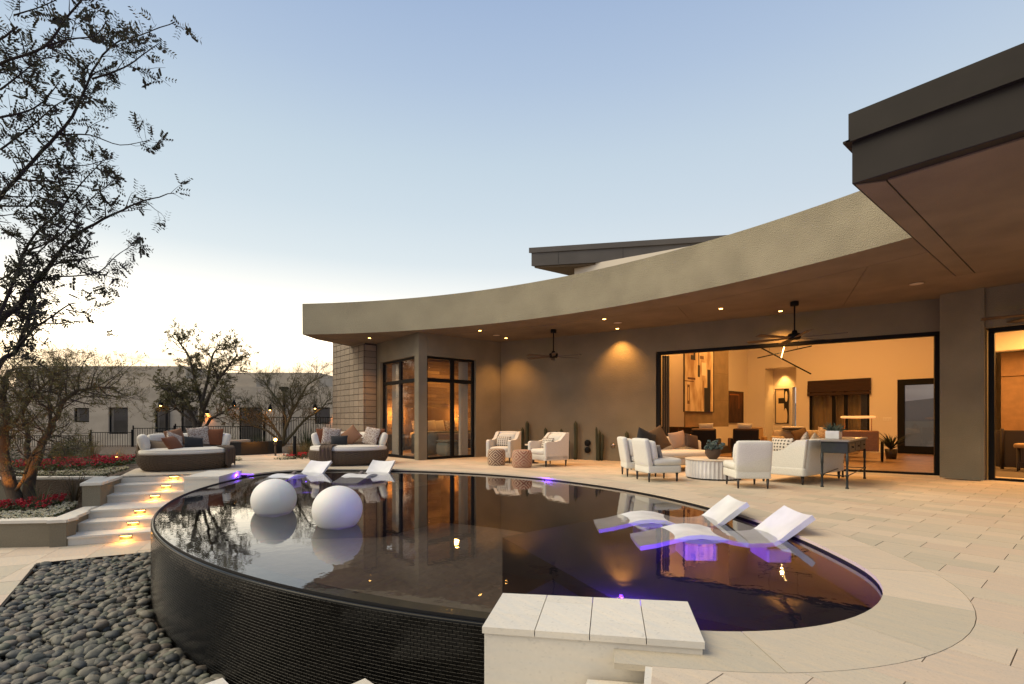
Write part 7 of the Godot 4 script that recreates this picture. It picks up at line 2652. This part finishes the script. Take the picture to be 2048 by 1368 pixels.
	for q in [[0.0, M.club_black, -0.06], [0.055, M.fur_white, 0.0]]:
		mb = MB.new(true)
		mb.rbox(Vector3(0, 0.05 + q[0], -0.05), Vector3(0.62 + q[2], 0.05, 0.34), 0.02, 0.012)
		part("layer", mb, q[1], thr)
	# wooden cart with a canopy lamp and black wheels
	var ca := thing("bar_cart", "wooden wheeled cart with a lit canopy shade behind the console table", "cart", Vector3(-2.46, 0, -3.2), deg_to_rad(15))
	var wood := mat("cart_wood", lin(.26, .12, .05), 0.5, 0, T.blotch, 3.0)
	mb = MB.new()
	mb.box(Vector3(0, 0.60, 0), Vector3(1.0, 0.60, 0.5), 0.02)
	part("box", mb, wood, ca)
	for sx in [-1, 1]:
		mb = MB.new(true)
		mb.x = Transform3D(Basis(Vector3.BACK, PI / 2), Vector3(sx * 0.58, 0.30, 0))
		mb.lathe([Vector2(0.21, -0.035), Vector2(0.29, -0.03), Vector2(0.30, 0.0), Vector2(0.29, 0.03), Vector2(0.21, 0.035), Vector2(0.21, -0.035)], 32)
		var wh := part("wheel", mb, M.black_frame, ca)
		mb = MB.new(true)
		mb.x = Transform3D(Basis(Vector3.BACK, PI / 2), Vector3(sx * 0.58, 0.30, 0))
		mb.cyl(Vector3(0, -0.02, 0), 0.05, 0.04, 16)
		part("hub", mb, wood, wh)
		for k in 6:
			mb = MB.new()
			var a := TAU * k / 6.0
			mb.tube([Vector3(sx * 0.58, 0.30, 0), Vector3(sx * 0.58, 0.30 + sin(a) * 0.22, cos(a) * 0.22)], 0.01, 5)
			part("spoke", mb, wood, wh)
	for sx in [-1, 1]:
		mb = MB.new()
		mb.tube([Vector3(sx * 0.33, 0.9, 0), Vector3(sx * 0.33, 1.27, 0)], 0.012, 8)
		part("upright", mb, wood, ca)
	mb = MB.new(true)
	mb.rbox(Vector3(0, 1.30, 0), Vector3(0.86, 0.07, 0.3), 0.03)
	part("canopy_shade", mb, glow("canopy_glow", Color(1.0, 0.80, 0.52), 0.5), ca)
	omni("canopy_light", Vector3(0, 1.22, 0), Color(1.0, 0.72, 0.38), 0.25, 0.05, ca)
	for q in [[Vector3(-2.05, 0.0, -4.9), "dark strappy plant right of the wooden cart", 1.05], [Vector3(-3.3, 0.0, -3.6), "dark strappy plant left of the wooden cart", 0.95]]:
		var pl := thing("potted_fern", q[1], "potted plant", q[0], 0, "dark houseplants beside the cart")
		mb = MB.new(true)
		mb.lathe([Vector2(0, 0), Vector2(0.13, 0), Vector2(0.17, 0.3), Vector2(0.15, 0.31), Vector2(0, 0.29)], 20)
		part("pot", mb, M.espresso, pl)
		var lb := LB.new()
		for k in 60:
			var a := rng.randf() * TAU
			var d := Vector3(cos(a), rng.randf_range(0.6, 2.2), sin(a)).normalized()
			lb.blade(Vector3(0, 0.3, 0), d, Vector3(-sin(a), 0, cos(a)), q[2] * rng.randf_range(0.5, 0.8), 0.07, Vector3(cos(a), -0.6, sin(a)) * 0.35, green(Vector3(.02, .026, .014), 0.3), 5)
		part("fronds", lb.mesh(), leaf_mat(), pl)
	var sw := thing("switch_plate", "pale switch plate on the back wall beside the glass door", "switch", Vector3(-3.0, 1.25, -8.447))
	mb = MB.new()
	mb.box(Vector3(0, 0, 0.004), Vector3(0.26, 0.13, 0.008), 0.002)
	part("plate", mb, M.trim_paint, sw)
	for k in 3:
		mb = MB.new()
		mb.box(Vector3(-0.08 + k * 0.08, 0, 0.0095), Vector3(0.03, 0.06, 0.003))
		part("rocker", mb, M.plaster, sw)
	# ---- kitchen wing
	var cab := thing("kitchen_cabinet", "tall brown wood cabinet wall inside the right opening", "cabinet", Vector3(1.8, 0, -5.0))
	var cw := mat("cabinet_wood", lin(.22, .12, .05), 0.55, 0, T.blotch, 1.2)
	for k in 4:
		for r in [[0.0, 2.38], [2.39, 3.04]]:
			mb = MB.new()
			mb.box(Vector3(-1.02 + k * 0.68, (r[0] + r[1]) * 0.5, 0), Vector3(0.674, r[1] - r[0] - 0.008, 0.6), 0.004)
			part("door", mb, cw, cab)
	var ban := thing("dark_bench", "black wooden bench back with turned post inside the right opening", "bench", Vector3(1.55, 0, -3.2))
	mb = MB.new()
	mb.box(Vector3(0, 0.50, 0), Vector3(2.1, 0.92, 0.06), 0.01)
	part("back_panel", mb, M.espresso, ban)
	for x in [-0.92, 0.92]:
		mb = MB.new(true)
		mb.tube([Vector3(x, 0, 0.06), Vector3(x, 0.98, 0.06), Vector3(x, 1.0, 0.06)], [0.035, 0.035, 0.028], 12)
		part("post", mb, M.espresso, ban)
	var stl := thing("counter_stool", "backless stool with tan seat in front of the black bench", "stool", Vector3(1.25, 0, -2.75))
	four_legs(stl, 0.30, 0.16, 0.56, 0.02, 0.022, M.espresso)
	mb = MB.new()
	bar(mb, Vector3(-0.30, 0.2, 0.16), Vector3(0.30, 0.2, 0.16), 0.025, 0.03)
	part("stretcher", mb, M.espresso, stl)
	mb = MB.new(true)
	mb.rbox(Vector3(0, 0.60, 0), Vector3(0.74, 0.11, 0.42), 0.04, 0.01)
	part("seat", mb, cloth("stool_tan", lin(.30, .20, .11)), stl)
	var sc := thing("kitchen_sconce", "lit tube sconce on the pale wall just inside the right opening", "wall lamp", Vector3(0.30, 1.9, -3.4))
	mb = MB.new(true)
	mb.cyl(Vector3(0, -0.1, 0), 0.035, 0.42, 14, 0.006)
	part("tube", mb, glow("sconce_glow", Color(1.0, 0.82, 0.52), 5.0), sc)
	mb = MB.new()
	mb.box(Vector3(-0.05, 0.1, 0), Vector3(0.06, 0.1, 0.06))
	part("bracket", mb, M.dark_metal, sc)
	omni("kitchen_sconce_light", Vector3(0, 0.1, 0), Color(1.0, 0.75, 0.42), 0.35, 0.03, sc)
	# ---- bedroom
	var bd := thing("bed", "upholstered bed with tall brown headboard inside the corner window", "bed", Vector3(-15.3, 0, 3.2))
	mb = MB.new(true)
	mb.rbox(Vector3(0, 0.26, 0), Vector3(2.2, 0.36, 2.0), 0.04)
	part("base", mb, cloth("bed_brown", lin(.10, .06, .035)), bd)
	mb = MB.new(true)
	mb.rbox(Vector3(0.05, 0.58, 0), Vector3(2.1, 0.32, 2.02), 0.1, 0.03)
	part("duvet", mb, cloth("duvet", lin(.62, .52, .40)), bd)
	mb = MB.new(true)
	mb.rbox(Vector3(-1.15, 0.95, 0), Vector3(0.12, 1.65, 2.3), 0.03)
	part("headboard", mb, cloth("headboard", lin(.20, .12, .06)), bd)
	mb = MB.new(true)
	mb.rbox(Vector3(0.75, 0.72, 0), Vector3(0.6, 0.10, 2.06), 0.04, 0.02)
	part("folded_throw", mb, cloth("sage", lin(.16, .17, .13)), bd)
	for k in 4:
		cushion("%s bed pillow counted from the window side" % ["first", "second", "third", "fourth"][k], Vector3(-16.02 + 0.13 * (k % 2), 0.98, 3.95 - k * 0.5), 0.55, 0.48, 0.2, PI / 2, 0.3, 0.05, print_tex("vine") if k % 3 == 0 else M.duvet, "pillows on the bed")
	var gc := thing("tub_chair", "sage green round tub chair behind the corner window glass", "armchair", Vector3(-13.0, 0, 5.35), deg_to_rad(250))
	mb = MB.new(true)
	mb.lathe([Vector2(0, 0.02), Vector2(0.40, 0.02), Vector2(0.44, 0.08), Vector2(0.44, 0.36), Vector2(0.40, 0.42), Vector2(0, 0.44)], 28)
	part("seat", mb, cloth("sage_chair", lin(.17, .19, .15)), gc)
	mb = MB.new(true)
	var rings := []
	for i in 19:
		var a := deg_to_rad(160.0 + 220.0 * i / 18.0)
		var u := Vector3(cos(a), 0, sin(a))
		rings.append([u * 0.47 + Vector3(0, 0.06, 0), u * 0.47 + Vector3(0, 0.70, 0), u * 0.42 + Vector3(0, 0.75, 0), u * 0.36 + Vector3(0, 0.70, 0), u * 0.36 + Vector3(0, 0.3, 0)])
	mb.loft(rings)
	part("backrest", mb, M.sage_chair, gc)
	var ot := thing("ottoman", "pale green ottoman behind the side window glass", "ottoman", Vector3(-12.1, 0, 4.95))
	mb = MB.new(true)
	mb.rbox(Vector3(0, 0.24, 0), Vector3(0.75, 0.46, 0.62), 0.12, 0.02)
	part("body", mb, M.sage_chair, ot)
	mb = MB.new(true)
	mb.rbox(Vector3(0, 0.50, 0), Vector3(0.72, 0.07, 0.60), 0.03, 0.01)
	part("top_pad", mb, M.sage, ot)
	for n in [[4.85, "bedside table with lamp nearer the front window"], [1.75, "bedside table with lamp beyond the bed"]]:
		var ns := thing("bedside_table", n[1], "nightstand", Vector3(-16.2, 0, n[0]), 0, "bedside tables")
		mb = MB.new()
		mb.box(Vector3(0, 0.33, 0), Vector3(0.45, 0.64, 0.55), 0.01)
		part("box", mb, M.espresso, ns)
		mb = MB.new()
		mb.box(Vector3(0.228, 0.42, 0), Vector3(0.012, 0.22, 0.50), 0.004)
		part("drawer", mb, M.bed_brown, ns)
		var lp := thing("bedside_lamp", "small lit lamp over the " + n[1].replace(" with lamp", ""), "lamp", Vector3(-16.2, 0.651, n[0]), 0, "bedside lamps")
		mb = MB.new(true)
		mb.lathe([Vector2(0, 0), Vector2(0.07, 0), Vector2(0.02, 0.03), Vector2(0.014, 0.72), Vector2(0, 0.72)], 14)
		part("stand", mb, M.black_frame, lp)
		mb = MB.new(true)
		mb.lathe([Vector2(0.0, 0.70), Vector2(0.06, 0.70), Vector2(0.075, 0.76), Vector2(0.05, 0.84), Vector2(0, 0.85)], 16)
		part("shade", mb, glow("bed_lamp", Color(1.0, 0.80, 0.48), 7.0) if not M.has("bed_lamp") else M.bed_lamp, lp)
		omni("bedside_light", Vector3(0, 0.77, 0), Color(1.0, 0.68, 0.32), 1.3, 0.05, lp)
	for c in [[Vector2(-13.5, 6.32), Vector2(-13.05, 6.32), "sheer curtain gathered at the left end of the front bedroom window"], [Vector2(-11.32, 4.70), Vector2(-11.32, 5.05), "sheer curtain gathered at the inner end of the side bedroom window"]]:
		var a: Vector2 = c[0]
		var b: Vector2 = c[1]
		var o := thing("curtain", c[2], "curtain", v3(a, 0.02))
		mb = MB.new(true)
		var d := (b - a).normalized()
		var n2 := Vector2(-d.y, d.x)
		var pr := []
		for i in 61:
			var t := i / 60.0
			pr.append((b - a) * t + n2 * 0.045 * sin(t * 40.0))
		for i in 60:
			mb.quad(v3(pr[i], 3.1), v3(pr[i + 1], 3.1), v3(pr[i + 1], 0), v3(pr[i], 0))
		part("panel", mb, cloth("linen", lin(.50, .47, .38)), o)
		mb = MB.new()
		mb.tube([v3(-d * 0.05, 3.12), v3(b - a + d * 0.4, 3.12)], 0.014, 8)
		part("rod", mb, M.black_frame, o)

func _ready():
	rng.seed = 20240611
	set_stage()
	set_materials()
	build_pool()
	build_patio()
	build_terraces()
	build_steps()
	build_house()
	build_patio_furniture()
	build_daybeds()
	build_pool_things()
	build_fittings()
	build_trees()
	build_plants()
	build_garden()
	build_interior()
